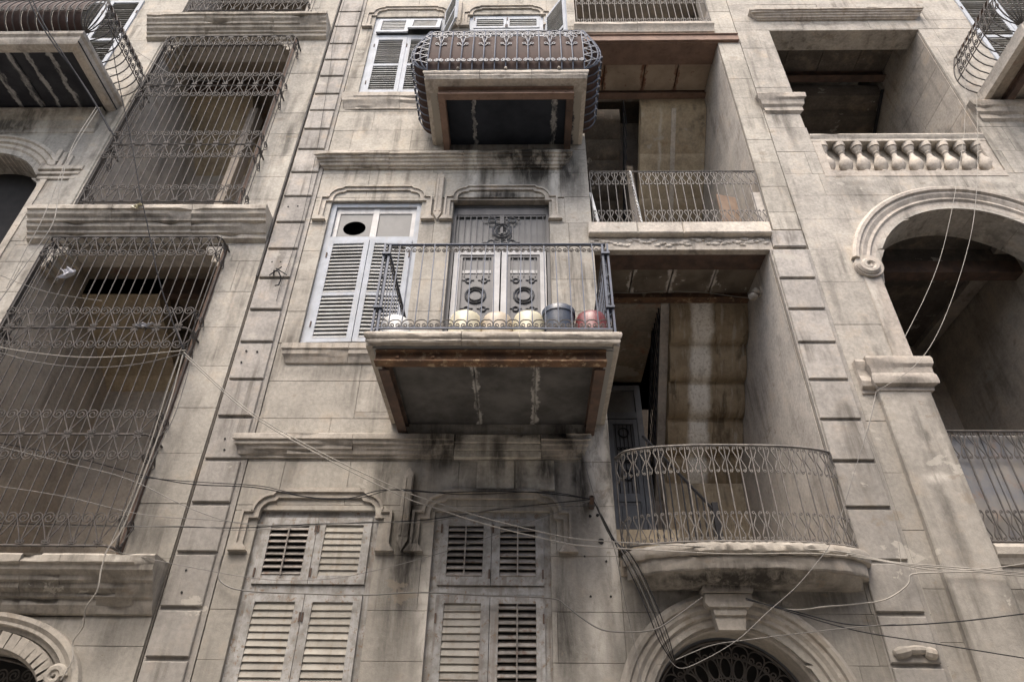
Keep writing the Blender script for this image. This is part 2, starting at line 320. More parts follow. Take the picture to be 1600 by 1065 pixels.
M['slat'] = flat_mat('weathered_cream_slat', (.325,.305,.265), (.26,.244,.212), .85, 0, 5, .15, .3, var=.14, streak=.4, streakc=(.17,.14,.11), wear=.35, wearc=(.20,.14,.09))
M['slatd'] = flat_mat('rotten_dark_slat', (.26,.24,.215), (.17,.155,.14), .9, 0, 6, .2, .3, var=.3, wear=.6, wearc=(.12,.065,.04))
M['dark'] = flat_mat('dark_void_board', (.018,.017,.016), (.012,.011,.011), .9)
M['door'] = flat_mat('grey_blue_door', (.145,.155,.170), (.11,.118,.13), .55, 0, 4, .4, .1, streak=.3, streakc=(.07,.07,.07))
M['doorm'] = flat_mat('dark_grey_metal_door', (.085,.083,.082), (.062,.061,.062), .45, .2, 3, .45, .05, streak=.4, streakc=(.125,.12,.115))
M['doorfr'] = flat_mat('pale_grey_door_frame', (.50,.49,.47), (.40,.39,.375), .6, 0, 5, .35, .1, streak=.3, streakc=(.24,.22,.2), wear=.2, wearc=(.3,.27,.24))
M['glassf'] = flat_mat('dusty_frosted_glass', (.20,.198,.188), (.16,.157,.15), .5, 0, 2, .2, .0)
M['glassd'] = flat_mat('dusty_dark_glass', (.16,.158,.153), (.10,.10,.098), .4, 0, 2, .3, .0)
M['cream'] = flat_mat('cream_plastic', (.54,.50,.365), (.47,.43,.31), .42, 0, 3, .5, .0, wear=.25, wearc=(.45,.38,.27))
M['tan'] = flat_mat('stained_cream_plastic', (.46,.40,.31), (.34,.28,.21), .45, 0, 3, .5, .0, wear=.5, wearc=(.34,.26,.19))
M['whitep'] = flat_mat('white_plastic', (.68,.68,.65), (.6,.6,.58), .4, 0, 3, .5)
M['bluep'] = flat_mat('dark_blue_plastic', (.040,.052,.075), (.055,.066,.088), .4, 0, 3, .5, wear=.3, wearc=(.12,.12,.13))
M['redp'] = flat_mat('dull_red_plastic', (.185,.045,.045), (.13,.035,.038), .4, 0, 3, .5, wear=.35, wearc=(.30,.13,.12))
M['cablew'] = flat_mat('dirty_white_cable', (.30,.28,.245), (.22,.205,.18), .8, 0, 3)
M['cableg'] = flat_mat('grey_cable', (.14,.13,.118), (.10,.095,.085), .6, 0, 3)
M['cablek'] = flat_mat('black_cable', (.022,.022,.024), (.03,.03,.032), .9, 0, 3, .05)
M['bluegrey'] = flat_mat('blue_grey_sheet_metal', (.125,.13,.142), (.20,.183,.16), .6, .1, 2.2, .4, .1, streak=.5, streakc=(.16,.15,.14), wear=.4, wearc=(.20,.11,.06))
M['rag'] = flat_mat('white_rag', (.40,.40,.42), (.28,.28,.30), .8, 0, 6)
M['bluerag'] = flat_mat('blue_cloth', (.05,.08,.15), (.10,.14,.22), .85, 0, 7)
M['plank'] = flat_mat('reddish_plank', (.24,.175,.13), (.18,.125,.09), .75, 0, 4, .3, .2, streak=.3)
M['street'] = stone_mat('pale_street', (.34,.32,.29), (.27,.255,.23), 0, .02, (), (), zgrey=False)  # unseen paving, kept pale to bounce light onto the undersides
# ------------------------------------------------------------------ building helpers
def subtract(rects, hole):
    out = []; hx0, hx1, hz0, hz1 = hole
    for (a, b, c, d) in rects:
        if hx1 <= a or hx0 >= b or hz1 <= c or hz0 >= d: out.append((a,b,c,d)); continue
        if c < hz0: out.append((a,b,c,hz0))
        if hz1 < d: out.append((a,b,hz1,d))
        lo, hi = max(c,hz0), min(d,hz1)
        if a < hx0: out.append((a,hx0,lo,hi))
        if hx1 < b: out.append((hx1,b,lo,hi))
    return out
def clip_arch(rect, cx, cz, r):
    # part of a rect that lies outside a semicircular hole standing on z=cz (only called for rects above cz)
    a, b, c, d = rect
    top = lambda x: cz+math.sqrt(max(0, r*r-(x-cx)**2)) if abs(x-cx) < r else -1e9
    xs = [a+(b-a)*i/10 for i in range(11)]
    lows = [max(c, min(top(x), d)) for x in xs]
    if max(lows) <= c+1e-4: return [(a,c),(b,c),(b,d),(a,d)]
    keep = [(x,l) for x,l in zip(xs,lows)]
    if all(l >= d-1e-3 for l in lows): return None
    # drop ends where nothing is left
    while len(keep) > 2 and keep[0][1] >= d-1e-3 and keep[1][1] >= d-1e-3: keep.pop(0)
    while len(keep) > 2 and keep[-1][1] >= d-1e-3 and keep[-2][1] >= d-1e-3: keep.pop()
    poly = keep + [(keep[-1][0], d), (keep[0][0], d)]
    res = []
    for p in poly:
        if not res or abs(p[0]-res[-1][0])+abs(p[1]-res[-1][1]) > 1e-4: res.append(p)
    return res if len(res) >= 3 else None
def ashlar(parent, area, zs, holes, mat, y=0.0, seed=1, lo=.55, hi=1.05, arches=(), gap=.0015, name='stone'):
    rr = random.Random(seed); x0, x1, z0, z1 = area; n = 0
    for c, d in zip(zs[:-1], zs[1:]):
        if d <= z0+.01 or c >= z1-.01: continue
        c2, d2 = max(c, z0), min(d, z1)
        cuts = [x0]; x = x0 + rr.uniform(lo*.5, hi)
        while x < x1-.25: cuts.append(x); x += rr.uniform(lo, hi)
        cuts.append(x1)
        for a, b in zip(cuts[:-1], cuts[1:]):
            rects = [(a,b,c2,d2)]
            for h in holes: rects = subtract(rects, h)
            for rc in rects:
                if rc[1]-rc[0] < .03 or rc[3]-rc[2] < .03: continue
                yy = y + rr.uniform(-.0025, .0025); done = False
                for cx, cz, ra in arches:
                    if rc[2] >= cz-1e-3 and abs((rc[0]+rc[1])/2-cx) < ra+(rc[1]-rc[0]) and rc[2] < cz+ra:
                        p = clip_arch((rc[0]+gap,rc[1]-gap,rc[2]+gap,rc[3]-gap), cx, cz, ra); done = True
                        if p:
                            part(name, MB().prism(p, yy, yy+.06), mat, parent); n += 1
                if not done:
                    part(name, MB().cbox(rc[0]+gap, rc[1]-gap, yy, yy+.06, rc[2]+gap, rc[3]-gap, .003), mat, parent); n += 1
    return n
def core(parent, area, holes, y0, y1, mat, arches=(), name='wall'):
    rects = [area]
    for h in holes: rects = subtract(rects, h)
    zcuts = []
    m = MB()
    for rc in rects:
        done = False
        for cx, cz, ra in arches:
            if rc[2] >= cz-1e-3 and rc[0] < cx+ra and rc[1] > cx-ra and rc[2] < cz+ra:
                done = True; nseg = 24
                xs = sorted(set([rc[0], rc[1]]+[min(max(cx-ra+2*ra*i/nseg, rc[0]), rc[1]) for i in range(nseg+1)]))
                for a, b in zip(xs[:-1], xs[1:]):
                    lo = [cz+math.sqrt(max(0, ra*ra-(x-cx)**2)) if abs(x-cx) <= ra else rc[2] for x in (a,b)]
                    lo = [max(l, rc[2]) for l in lo]
                    if min(lo) >= rc[3]-1e-3: continue
                    m.prism([(a,min(lo[0],rc[3])),(b,min(lo[1],rc[3])),(b,rc[3]),(a,rc[3])], y0, y1)
        if not done: m.box(rc[0], rc[1], y0, y1, rc[2], rc[3])
    return part(name, m, mat, parent)
def mould(parent, prof, x0, x1, mat, y=0.0, mitre=(True,True), name='cornice', seed=0, back=.05, chip=.004, segs=None):
    # prof: (projection, z) from top to bottom; long stones set end to end, edges a little worn
    rr = random.Random(seed); segs = segs or [x0, x1]
    for si, (a, b) in enumerate(zip(segs[:-1], segs[1:])):
        n = max(2, int((b-a)/.16)); m = MB(); L = len(prof)
        offy = rr.uniform(-.004, .004) if len(segs) > 2 else 0
        for i in range(n+1):
            t = i/n
            for j, (p, z) in enumerate(prof):
                xa = a - (p if (si == 0 and mitre[0]) else (-.002 if si else 0)); xb = b + (p if (si == len(segs)-2 and mitre[1]) else (-.002 if si < len(segs)-2 else 0))
                x = xa + (xb-xa)*t
                edge = (1 if 0 < j < L-1 else .3)
                dz = rr.gauss(0, chip*.22)*edge; dp = rr.gauss(0, chip*.4)*edge
                if rr.random() < .06: dp -= rr.uniform(.3, 1)*chip*7
                m.v.append((x, y - max(p+dp, 0) + offy, z+dz))
        base = len(m.v)
        for i in range(n+1):
            for z in (prof[0][1], prof[-1][1]):
                x = m.v[i*L + (0 if z == prof[0][1] else L-1)][0]; m.v.append((x, y+back, z))
        for i in range(n):
            for j in range(L-1): m.f.append((i*L+j, i*L+j+1, (i+1)*L+j+1, (i+1)*L+j))
            m.f.append((base+2*i, i*L, (i+1)*L, base+2*i+2)); m.f.append((i*L+L-1, base+2*i+1, base+2*i+3, (i+1)*L+L-1))
        m.f.append(tuple([base]+[base+1]+list(range(L-1,-1,-1)))); e = n*L
        m.f.append(tuple([base+2*n+1, base+2*n]+list(range(e, e+L))))
        part(name, m, mat, parent, 25)
CYMA = lambda p, zt, zb: [(p*.96, zt), (p, zt-.010), (p, zt-(zt-zb)*.27), (p*.84, zt-(zt-zb)*.30), (p*.82, zt-(zt-zb)*.46), (p*.66, zt-(zt-zb)*.50), (p*.60, zt-(zt-zb)*.66), (p*.48,zt-(zt-zb)*.70), (p*.40, zt-(zt-zb)*.86), (p*.22, zt-(zt-zb)*.90), (p*.20, zb+.002), (p*.0, zb)]
def band(parent, path, w, y0, y1, mat, name='hood_mould', step=None):
    # flat moulding following a path in the xz plane, mitred at its corners
    n = len(path); L = []; Rr = []
    for i in range(n):
        p = Vector((path[i][0], path[i][1]))
        d1 = (p - Vector(path[i-1])).normalized() if i else None; d2 = (Vector(path[i+1]) - p).normalized() if i < n-1 else None
        d1 = d1 or d2; d2 = d2 or d1
        nn = Vector((-(d1+d2).y, (d1+d2).x)).normalized(); k = 1/max(.4, nn.dot(Vector((-d2.y, d2.x))))
        L.append(p+nn*w/2*k); Rr.append(p-nn*w/2*k)
    m = MB(); s = step or 0
    for i in range(n):
        a, b = L[i], Rr[i]; c = a.lerp(b, .30)
        m.v += [(a.x,y1,a.y),(a.x,y0,a.y),(c.x,y0,c.y),(c.x,y0+s,c.y),(b.x,y0+s,b.y),(b.x,y1,b.y)]
    for i in range(n-1):
        for j in range(5): m.f.append((i*6+j, i*6+j+1, i*6+7+j, i*6+6+j))
    m.f.append((5,4,3,2,1,0)); q = (n-1)*6; m.f.append(tuple(q+j for j in range(6)))
    return part(name, m, mat, parent)
def arch_mould(parent, cx, cz, prof, a0, a1, n, mat, name='arch_moulding', smooth=30):
    # prof: (radius, y) swept round the arch
    m = MB(); L = len(prof)
    for i in range(n+1):
        a = a0+(a1-a0)*i/n
        for r, y in prof: m.v.append((cx+r*math.cos(a), y, cz+r*math.sin(a)))
    for i in range(n):
        for j in range(L-1): m.f.append((i*L+j, (i+1)*L+j, (i+1)*L+j+1, i*L+j+1))
    m.f.append(tuple(range(L))); m.f.append(tuple(range((n+1)*L-1, n*L-1, -1)))
    return part(name, m, mat, parent, smooth)
def spiral(cx, cz, r, a0, turns, n=20, shrink=.28, sgn=1):
    return [(cx+(r*(1-(1-shrink)*i/n))*math.cos(a0+sgn*2*PI*turns*i/n), 0, cz+(r*(1-(1-shrink)*i/n))*math.sin(a0+sgn*2*PI*turns*i/n)) for i in range(n+1)]
def lyre(p, h, r=.0075, flip=False):
    # two spirals on a V with a pair of small scrolls at its foot
    m = MB(); q = p/4*.98
    for s in (-1, 1):
        sp = spiral(-p/4, h, q, PI, 1.6, 22, .22, -1)
        pts = [(0,0,.012), (-p/4*.55,0,h*.33), (-p/2*.93,0,h-.25*q)] + sp
        m.tube([(x*(-s), y, z) for x,y,z in pts], r, 4)
        sm = spiral(-.028, .024, .018, -PI/2, 1.1, 10, .35, -1)
        m.tube([(0,0,.004)]+[(x*s, y, z) for x,y,z in sm], r*.85, 4)
    if flip: m.v = [(-x, y, -z) for x,y,z in m.v]
    return m
def omega(p, h, r=.007, flip=False):
    # inverted heart: two inward curls joined by an arch
    m = MB(); q = p*.25
    a = spiral(-q*.98, -h*.66, q*.90, PI, 1.35, 16, .25, 1)
    left = list(reversed(a)) + [(-p*.465,0,-h*.42), (-p*.38,0,-h*.20), (-p*.20,0,-h*.06), (-p*.05,0,-.006)]
    pts = left + [(-x,y,z) for x,y,z in reversed(left)]
    m.tube(pts, r, 4)
    if flip: m.v = [(-x, y, -z) for x,y,z in m.v]
    return m
def diamond(p, h, r=.0065):
    # two bent rods that meet bars with curls at both ends
    m = MB(); q = p*.115
    for s in (-1, 1):
        top = list(reversed(spiral(-p*.26, h-.002-q, q, 0, .95, 9, .45, 1)))
        bot = spiral(-p*.26, q+.002, q, 0, .95, 9, .45, -1)
        pts = top + [(-p*.10,0,h-.05), (-p*.37,0,h*.53), (-p*.37,0,h*.47), (-p*.10,0,.05)] + bot
        m.tube([(x*s, y, z) for x,y,z in pts], r, 4)
    return m
def bar_mesh(z0, z1, r, mat, name='bar', n=4): return MB().tube([(0,0,z0),(0,0,z1)], r, n).mesh(name, mat)
HINGE = MB().box(-.008,.008,-.006,.01,-.045,.045).mesh('hinge', M['rustdark'])
def shutter(parent, x0, x1, z0, z1, y, panels, mat, slatmat, hinge=None, ang=0.0, top=False, tilt=35, nsl=None, st=.075, th=.035, sw=.062, name='shutter', rod=False):
    # leaf: stiles and rails in one mesh, each slat a child; opened leaves turn about hinge ('l','r' or top-hung 't')
    hx = x1 if hinge == 'r' else x0; hz = z1 if hinge == 't' else z0
    m = MB(); w = x1-x0; h = z1-z0; ox = x0-hx; oz = z0-hz
    m.box(ox, ox+st, 0, th, oz, oz+h); m.box(ox+w-st, ox+w, 0, th, oz, oz+h)
    edges = [0]+panels+[h]
    rails = [(0, st)] + [(p-st*.45, p+st*.45) for p in panels] + [(h-st*.9, h)]
    for a, b in rails: m.box(ox+st, ox+w-st, .002, th-.002, oz+a, oz+b)
    rot = (0,0,0)
    if hinge == 'l': rot = (0,0,-ang)
    elif hinge == 'r': rot = (0,0,ang)
    elif hinge == 't': rot = (-ang,0,0)
    lf = part(name, m, mat, parent, loc=(hx, y, hz), rot=rot)
    if hinge is None or hinge in 'lr':
        for zz in (.16, .84):
            e = 0 if (hinge == 'l' or (hinge is None and R.random() < .5)) else w
            hg = bpy.data.objects.new('hinge', HINGE); C.objects.link(hg); hg.parent = lf; hg.location = (ox+(.012 if e == 0 else w-.012), -.006, oz+h*zz)
    if rod: o = bpy.data.objects.new('tilt_rod', MB().box(-.007,.007,-.022,-.010,-(h-2*st)/2,(h-2*st)/2).mesh('tilt_rod', slatmat)); C.objects.link(o); o.parent = lf; o.location = (ox+w/2, 0, oz+h/2)
    sm = MB().obox((0,0,0), ((w-2*st)/2-.001,0,0), (0, sw/2*math.cos(math.radians(tilt)), sw/2*math.sin(math.radians(tilt))), (0, -.005*math.sin(math.radians(tilt)), .005*math.cos(math.radians(tilt)))).mesh('slat', slatmat)
    rr = random.Random(int((x0*7+z0*13)*100))
    for (a, b) in zip(rails[:-1], rails[1:]):
        za, zb = a[1], b[0]; pitch = nsl or .055; k = max(2, int((zb-za)/pitch))
        for i in range(k):
            o = bpy.data.objects.new('slat', sm); C.objects.link(o); o.parent = lf
            o.location = (ox+w/2, th/2+.004, oz+za+(i+.5)*(zb-za)/k); o.rotation_euler = (rr.gauss(0,.03), rr.gauss(0,.004), 0)
    return lf
# ------------------------------------------------------------------ the street
solo_s = link('street', MB().box(-60, 60, -9.0, -.0, -.3, 0).mesh('street', M['street'])); solo_s['kind'] = 'structure'
# unseen house behind the camera, added to cut skylight low on the facades
op = thing('apartment_building', 'plain unseen house across the street, added to darken the lower facades', 'building', (0,-9.4,0))
part('wall', MB().box(-40,40,-14,-9.2,0,10.5), M['plaster'], op)
for k in range(16):
    for z in (1.2, 5.2):
        part('window', MB().box(-24+3.1*k,-22.8+3.1*k,-9.21,-9.15,z,z+2.2), M['wood'], op)
# ------------------------------------------------------------------ central building
BC = thing('apartment_building', 'stone apartment house of shuttered windows and two balconies, framed by grooved quoins', 'building', (0,0,0))
ZC = [1.9,2.33,2.887,3.35,3.90,4.44,4.96,5.51,6.03,6.59,7.11,7.66,8.2,8.73,9.28,9.82,10.37,10.88,11.38,11.84,12.36,12.86,13.38,13.97,14.5,15.0,15.6]
WIN_T, DOOR_T = (-2.88,-1.53,11.93,14.36), (-1.06,.36,10.6,14.42)
WIN_M, DOOR_M = (-2.88,-1.53,6.60,9.21), (-1.06,.36,5.60,9.25)
WIN_A, WIN_B = (-2.86,-1.56,2.1,4.38), (-.96,.27,2.1,4.38)
LOG_U, LOG_M, LOG_T = (.97,3.55,8.6,13.40), (.97,3.41,3.9,8.24), (.97,3.55,13.9,16.0)
AX, AZ, AR = 1.98, 2.40, .84
HC = [WIN_T,DOOR_T,WIN_M,DOOR_M,WIN_A,WIN_B,LOG_U,LOG_M,LOG_T,(AX-AR,AX+AR,0,AZ)]
ashlar(BC, (-3.13,.97,2.33,15.6), ZC, HC, M['stoneC'], 0, 3, .6, 1.25)
ashlar(BC, (.97,3.97,AZ,3.80), [AZ,2.887,3.35,3.80], HC, M['stoneC'], 0, 4, .5, .9, arches=[(AX,AZ,AR)])
ashlar(BC, (3.41,3.95,8.28,15.6), [8.28,8.58,8.95]+[9.5+.55*i for i in range(12)], HC, M['stoneC'], .004, 5, .6, 1.0)
core(BC, (-3.64,3.95,0,15.6), [h for h in HC if h[0] != AX-AR]+[(AX-AR,AX+AR,0,AZ)], .03, .45, M['joint'], arches=[(AX,AZ,AR)])
# lintel face stones over the lower loggia, floor slab, sill stones, rubble
def quoins(parent, zs, x0, x1, mat, y=-.035, back=.02, strip=None, seed=1):
    rr = random.Random(seed)
    for a, b in zip(zs[:-1], zs[1:]):
        part('quoin_stone', MB().cbox(x0, x1+rr.uniform(-.004,.004), y+rr.uniform(-.004,.004), .03, a+.022, b-.022, .008), mat, parent)
    if strip:
        part('quoin_margin', MB().box(strip[0], strip[1], -.004, .03, zs[0], zs[-1]), mat, parent)
quoins(BC, ZC, -3.62, -3.20, M['quoin'], strip=(-3.64,-3.14), seed=11)
quoins(BC, [1.9,2.36,2.887,3.348,3.86,4.426,4.968,5.496,6.041,6.591,7.123,7.648,8.199], 3.43, 3.90, M['quoin'], strip=(3.412,3.955), seed=12)
part('impost_block', MB().cbox(3.47, 3.93, -.03, .03, 8.24, 8.56, .015), M['quoin'], BC)
# --- cornices and sills
mould(BC, CYMA(.19,10.14,9.90), -3.09, .56, M['trimC'], seed=1, segs=[-3.09,-2.1,-.95,-.18,.56])
mould(BC, CYMA(.135,5.25,4.99), -3.19, -.80, M['trimC'], seed=2, segs=[-3.19,-1.95,-.80], chip=.006, mitre=(True,False))
mould(BC, CYMA(.135,5.25,4.99), .19, .62, M['trimC'], seed=22, chip=.010, mitre=(False,True))
fz = part('frieze_block', MB().cbox(-.795,.185,-.075,.03,5.16,5.27,.01).cbox(-.795,.185,-.066,.03,5.075,5.155,.006).cbox(-.795,.185,-.058,.03,4.985,5.07,.006), M['palestone'], BC)
for a, b in ((-.53,-.115),(-.10,.33)): part('patched_stone', MB().cbox(a, b, -.012, .03, 4.62, 4.975, .006), M['palestone'], BC)
mould(BC, [(.09,11.80),(.09,11.70),(.075,11.68),(.07,11.61),(.045,11.57),(.03,11.50),(.02,11.47),(.02,11.43),(0,11.425)], -3.03, -1.35, M['trimC'], seed=3, name='window_sill', segs=[-3.03,-2.12,-1.35])
mould(BC, [(.09,6.54),(.09,6.46),(.075,6.45),(.07,6.39),(.045,6.36),(.03,6.30),(.02,6.28),(0,6.275)], -2.96, -1.45, M['trimC'], seed=4, name='window_sill', segs=[-2.96,-2.2,-1.45])
# --- hood moulds with dropped ends
def hood(x0, x1, zt, zd, mat):
    # x0,x1 outer drop centres; zt top; zd lower end
    cx0, cx1 = x0+.055, x1-.055; zk = zt-.27
    path = [(cx0,zd+.06),(cx0,zk),(cx0+.10,zk)]
    for i in range(6):
        a = PI/2*i/5; path.append((cx0+.27-.17*math.cos(a), zk+.02+.17*math.sin(a)))
    path.append((cx0+.30, zt-.045))
    rp = [(x0+x1-x, z) for x, z in reversed(path)]
    band(BC, path+rp, .085, -.055, .03, mat, step=.025)
    for c in (cx0, cx1):
        part('hood_foot', MB().prism([(c-.10,zd),(c+.10,zd),(c+.045,zd+.075),(c-.045,zd+.075)], -.06, .03), mat, BC)
    part('hood_panel', MB().box(cx0+.34, cx1-.34, -.03, .03, zt-.02, zt+.03), mat, BC)
hood(-3.06,-1.36,9.50,8.78,M['trimC']); hood(-1.20,.50,9.50,8.78,M['trimC'])
hood(-3.05,-1.40,4.60,3.93,M['trimC']); hood(-1.21,.51,4.60,3.93,M['trimC'])
hood(-3.06,-1.36,14.68,13.95,M['trimC']); hood(-1.20,.50,14.68,13.95,M['trimC'])
for z0, z1 in ((8.78,9.85),(3.93,4.93),(13.95,15.0)):
    part('fluted_pendant', MB().prism([(-1.335,z0+.12),(-1.28,z0),(-1.225,z0+.12),(-1.225,z1-.14),(-1.28,z1-.06),(-1.335,z1-.14)], -.045, .03).box(-1.325,-1.30,-.055,-.04,z0+.16,z1-.18).box(-1.26,-1.235,-.055,-.04,z0+.16,z1-.18), M['trimC'], BC)
# --- windows: frames, leaves, slats
def wframe(h, y, w, mat, tz=None, mid=None, d=.07):
    a, b, c, e = h; m = MB().box(a, a+w, y, y+d, c, e).box(b-w, b, y, y+d, c, e).box(a+w, b-w, y+.002, y+d-.002, e-w, e)
    if tz: m.box(a+w, b-w, y-.002, y+d, tz-w*.6, tz+w*.6)
    if mid: m.box(mid-w*.5, mid+w*.5, y+.004, y+d-.004, tz if tz else c, e-w)
    return part('window_frame', m, mat, BC)
def board(h, y, mat, name='dark_interior'):
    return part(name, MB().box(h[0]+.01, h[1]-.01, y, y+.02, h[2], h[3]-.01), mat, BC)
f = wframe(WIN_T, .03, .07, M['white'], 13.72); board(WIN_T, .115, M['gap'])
xm = (WIN_T[0]+WIN_T[1])/2
for a, b in ((WIN_T[0]+.07, xm-.003), (xm+.003, WIN_T[1]-.07)):
    shutter(BC, a, b, 11.96, 13.67, .02, [.83], M['white'], M['slatw'], tilt=64, nsl=.062, sw=.084)
shutter(BC, WIN_T[0]+.07, xm-.003, 13.78, 14.32, .02, [], M['white'], M['slatw'], 't', .10, tilt=78, nsl=.062, sw=.084)
shutter(BC, xm+.003, WIN_T[1]-.07, 13.78, 14.32, .02, [], M['white'], M['slatw'], 't', .24, tilt=82, nsl=.062, sw=.084)
shutter(BC, WIN_T[1]-.02, WIN_T[1]+.62, 13.3, 14.42, -.02, [.5], M['white'], M['slatw'], 'l', 1.05, tilt=64, nsl=.062, sw=.084)
f = wframe(DOOR_T, .03, .08, M['white'], 13.9); board(DOOR_T, .16, M['gap'])
for a, b in ((DOOR_T[0]+.08, -.353), (-.347, DOOR_T[1]-.08)):
    shutter(BC, a, b, 13.98, 14.34, .02, [], M['white'], M['slatw'], tilt=72, nsl=.06, sw=.08, st=.055)
    shutter(BC, a, b, 10.72, 13.82, .04, [1.0,2.0], M['white'], M['slatw'], tilt=60, nsl=.12, sw=.11)
shutter(BC, .37, .98, 12.2, 14.2, -.02, [1.0], M['white'], M['slatw'], 'l', .95, tilt=42, nsl=.07)
# middle window: transom lights above, slatted leaves below
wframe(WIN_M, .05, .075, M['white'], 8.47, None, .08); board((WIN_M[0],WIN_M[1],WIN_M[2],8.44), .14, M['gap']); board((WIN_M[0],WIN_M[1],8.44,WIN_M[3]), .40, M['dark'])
part('transom_frame', MB().box(-2.80,-2.74,.09,.13,8.52,9.13).box(-1.67,-1.61,.09,.13,8.52,9.13).box(-2.25,-2.16,.085,.13,8.52,9.13).box(-2.74,-2.25,.092,.128,9.03,9.13).box(-2.16,-1.67,.092,.128,9.03,9.13), M['doorfr'], BC)
def holed_pane(x0, x1, z0, z1, cx, cz, r, y0, y1, mat):
    m = MB(); n = 40; ring = [(cx+r*math.cos(2*PI*i/n), cz+r*.86*math.sin(2*PI*i/n)) for i in range(n)]
    out = []
    for x, z in ring:
        dx, dz = x-cx, z-cz; t = min((x1-cx)/dx if dx > 1e-6 else ((x0-cx)/dx if dx < -1e-6 else 1e9), (z1-cz)/dz if dz > 1e-6 else ((z0-cz)/dz if dz < -1e-6 else 1e9))
        out.append((cx+dx*t, cz+dz*t))
    vs = [(x,y0,z) for x,z in ring]+[(x,y0,z) for x,z in out]+[(x,y1,z) for x,z in ring]+[(x,y1,z) for x,z in out]
    fs = []
    for i in range(n):
        j = (i+1)%n; fs += [(i,i+n,j+n,j),(i,j,j+2*n,i+2*n)]
    return part('pane', m.add(vs, fs), mat, BC)
holed_pane(-2.74,-2.25,8.52,9.03,-2.50,8.74,.165,.105,.115,M['glassf'])
part('pane', MB().box(-2.16,-1.67,.105,.112,8.52,9.03), M['glassf'], BC)
for a, b, hg in ((-2.80,-2.215,'l'), (-2.205,-1.61,'r')):
    shutter(BC, a, b, 6.63, 8.42, .025, [.80], M['white'], M['slatw'], hg, .035, tilt=64, nsl=.062, sw=.086, st=.072)
# lower windows: four leaves each, some with dark broken slats
def low_window(h, closed):
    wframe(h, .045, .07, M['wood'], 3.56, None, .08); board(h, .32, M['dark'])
    xm = (h[0]+h[1])/2; k = 0
    for (c, d, pn) in ((3.61, h[3]-.075, []), (2.12, 3.51, [])):
        for a, b in ((h[0]+.07, xm-.003), (xm+.003, h[1]-.07)):
            cl = closed[k]; k += 1
            shutter(BC, a, b, c, d, .02, pn, M['wood'], M['slat'] if cl else M['slatd'], tilt=75 if cl else 48, nsl=.066, sw=.087 if cl else .070, st=.085, rod=not cl)
low_window(WIN_A, (False, True, True, True)); low_window(WIN_B, (False, False, True, False))
# --- balcony door of the middle floor
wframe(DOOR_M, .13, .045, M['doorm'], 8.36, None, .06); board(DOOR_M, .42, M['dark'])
part('door_lintel_panel', MB().box(-1.015,.315,.14,.17,9.05,9.2), M['doorm'], BC)
part('transom_pane', MB().box(-1.015,.315,.185,.195,8.40,9.05), M['glassd'], BC)
def ring(m, cx, cz, r, y, t, n=20):
    m.tube([(cx+r*math.cos(2*PI*i/n), y, cz+r*math.sin(2*PI*i/n)) for i in range(n)], t, 5, True)
def winged(m, cx, cz, y, s=1.0):
    m.tube([(cx-.12*s,y,cz+.02*s),(cx-.06*s,y,cz+.02*s)], .011*s, 4); m.tube([(cx+.12*s,y,cz+.02*s),(cx+.06*s,y,cz+.02*s)], .011*s, 4)
    ring(m, cx, cz, .055*s, y, .013*s, 14)
m = MB()
for i in range(15): m.tube([(-.98+i*.0893,.155,8.40),(-.98+i*.0893,.155,9.05)], .009, 4)
m.box(-1.01,.31,.15,.165,9.02,9.05)
part('transom_bars', m, M['doorm'], BC)
m = MB(); ring(m, -.335, 8.72, .135, .14, .016); ring(m, -.335, 8.72, .09, .14, .012); m.box(-.365,-.305,.13,.15,8.86,9.03); m.box(-.35,-.32,.13,.15,8.66,8.79)
for sx in (-1, 1):
    for sz in (8.93, 8.47): winged(m, -.335+sx*.15, sz, .14)
part('transom_ornament', m, M['doorm'], BC)
for a, b in ((-1.0,-.345), (-.325,.30)):
    fr = MB().box(a, a+.085, .12, .17, 5.62, 8.31).box(b-.085, b, .12, .17, 5.62, 8.31).box(a+.085, b-.085, .122, .168, 8.23, 8.31).box(a+.085, b-.085, .122, .168, 5.62, 5.9)
    d = part('door_leaf', fr, M['doorfr'], BC)
    part('door_edge', MB().box(a+.085, a+.125, .135, .165, 5.9, 8.23).box(b-.125, b-.085, .135, .165, 5.9, 8.23).box(a+.125, b-.125, .137, .163, 8.19, 8.23), M['doorm'], d)
    part('door_panel', MB().box(a+.125, b-.125, .16, .175, 5.9, 7.905), M['doorm'], d)
    part('pane', MB().box(a+.125, b-.125, .165, .172, 7.96, 8.19), M['glassd'], d)
    part('glazing_bar', MB().box(a+.125, b-.125, .15, .175, 7.905, 7.96), M['doorfr'], d)
    m = MB(); c = (a+b)/2
    for i in range(5): m.tube([(a+.155+i*(b-a-.31)/4,.148,7.84),(a+.155+i*(b-a-.31)/4,.148,8.2)], .008, 4)
    ring(m, c, 7.51, .135, .15, .015, 24); ring(m, c, 7.51, .095, .15, .012, 24)
    for sx in (-1, 1):
        for sz in (7.77, 7.27): winged(m, c+sx*.11, sz, .15, .7)
    part('door_ornament', m, M['doorm'], d)
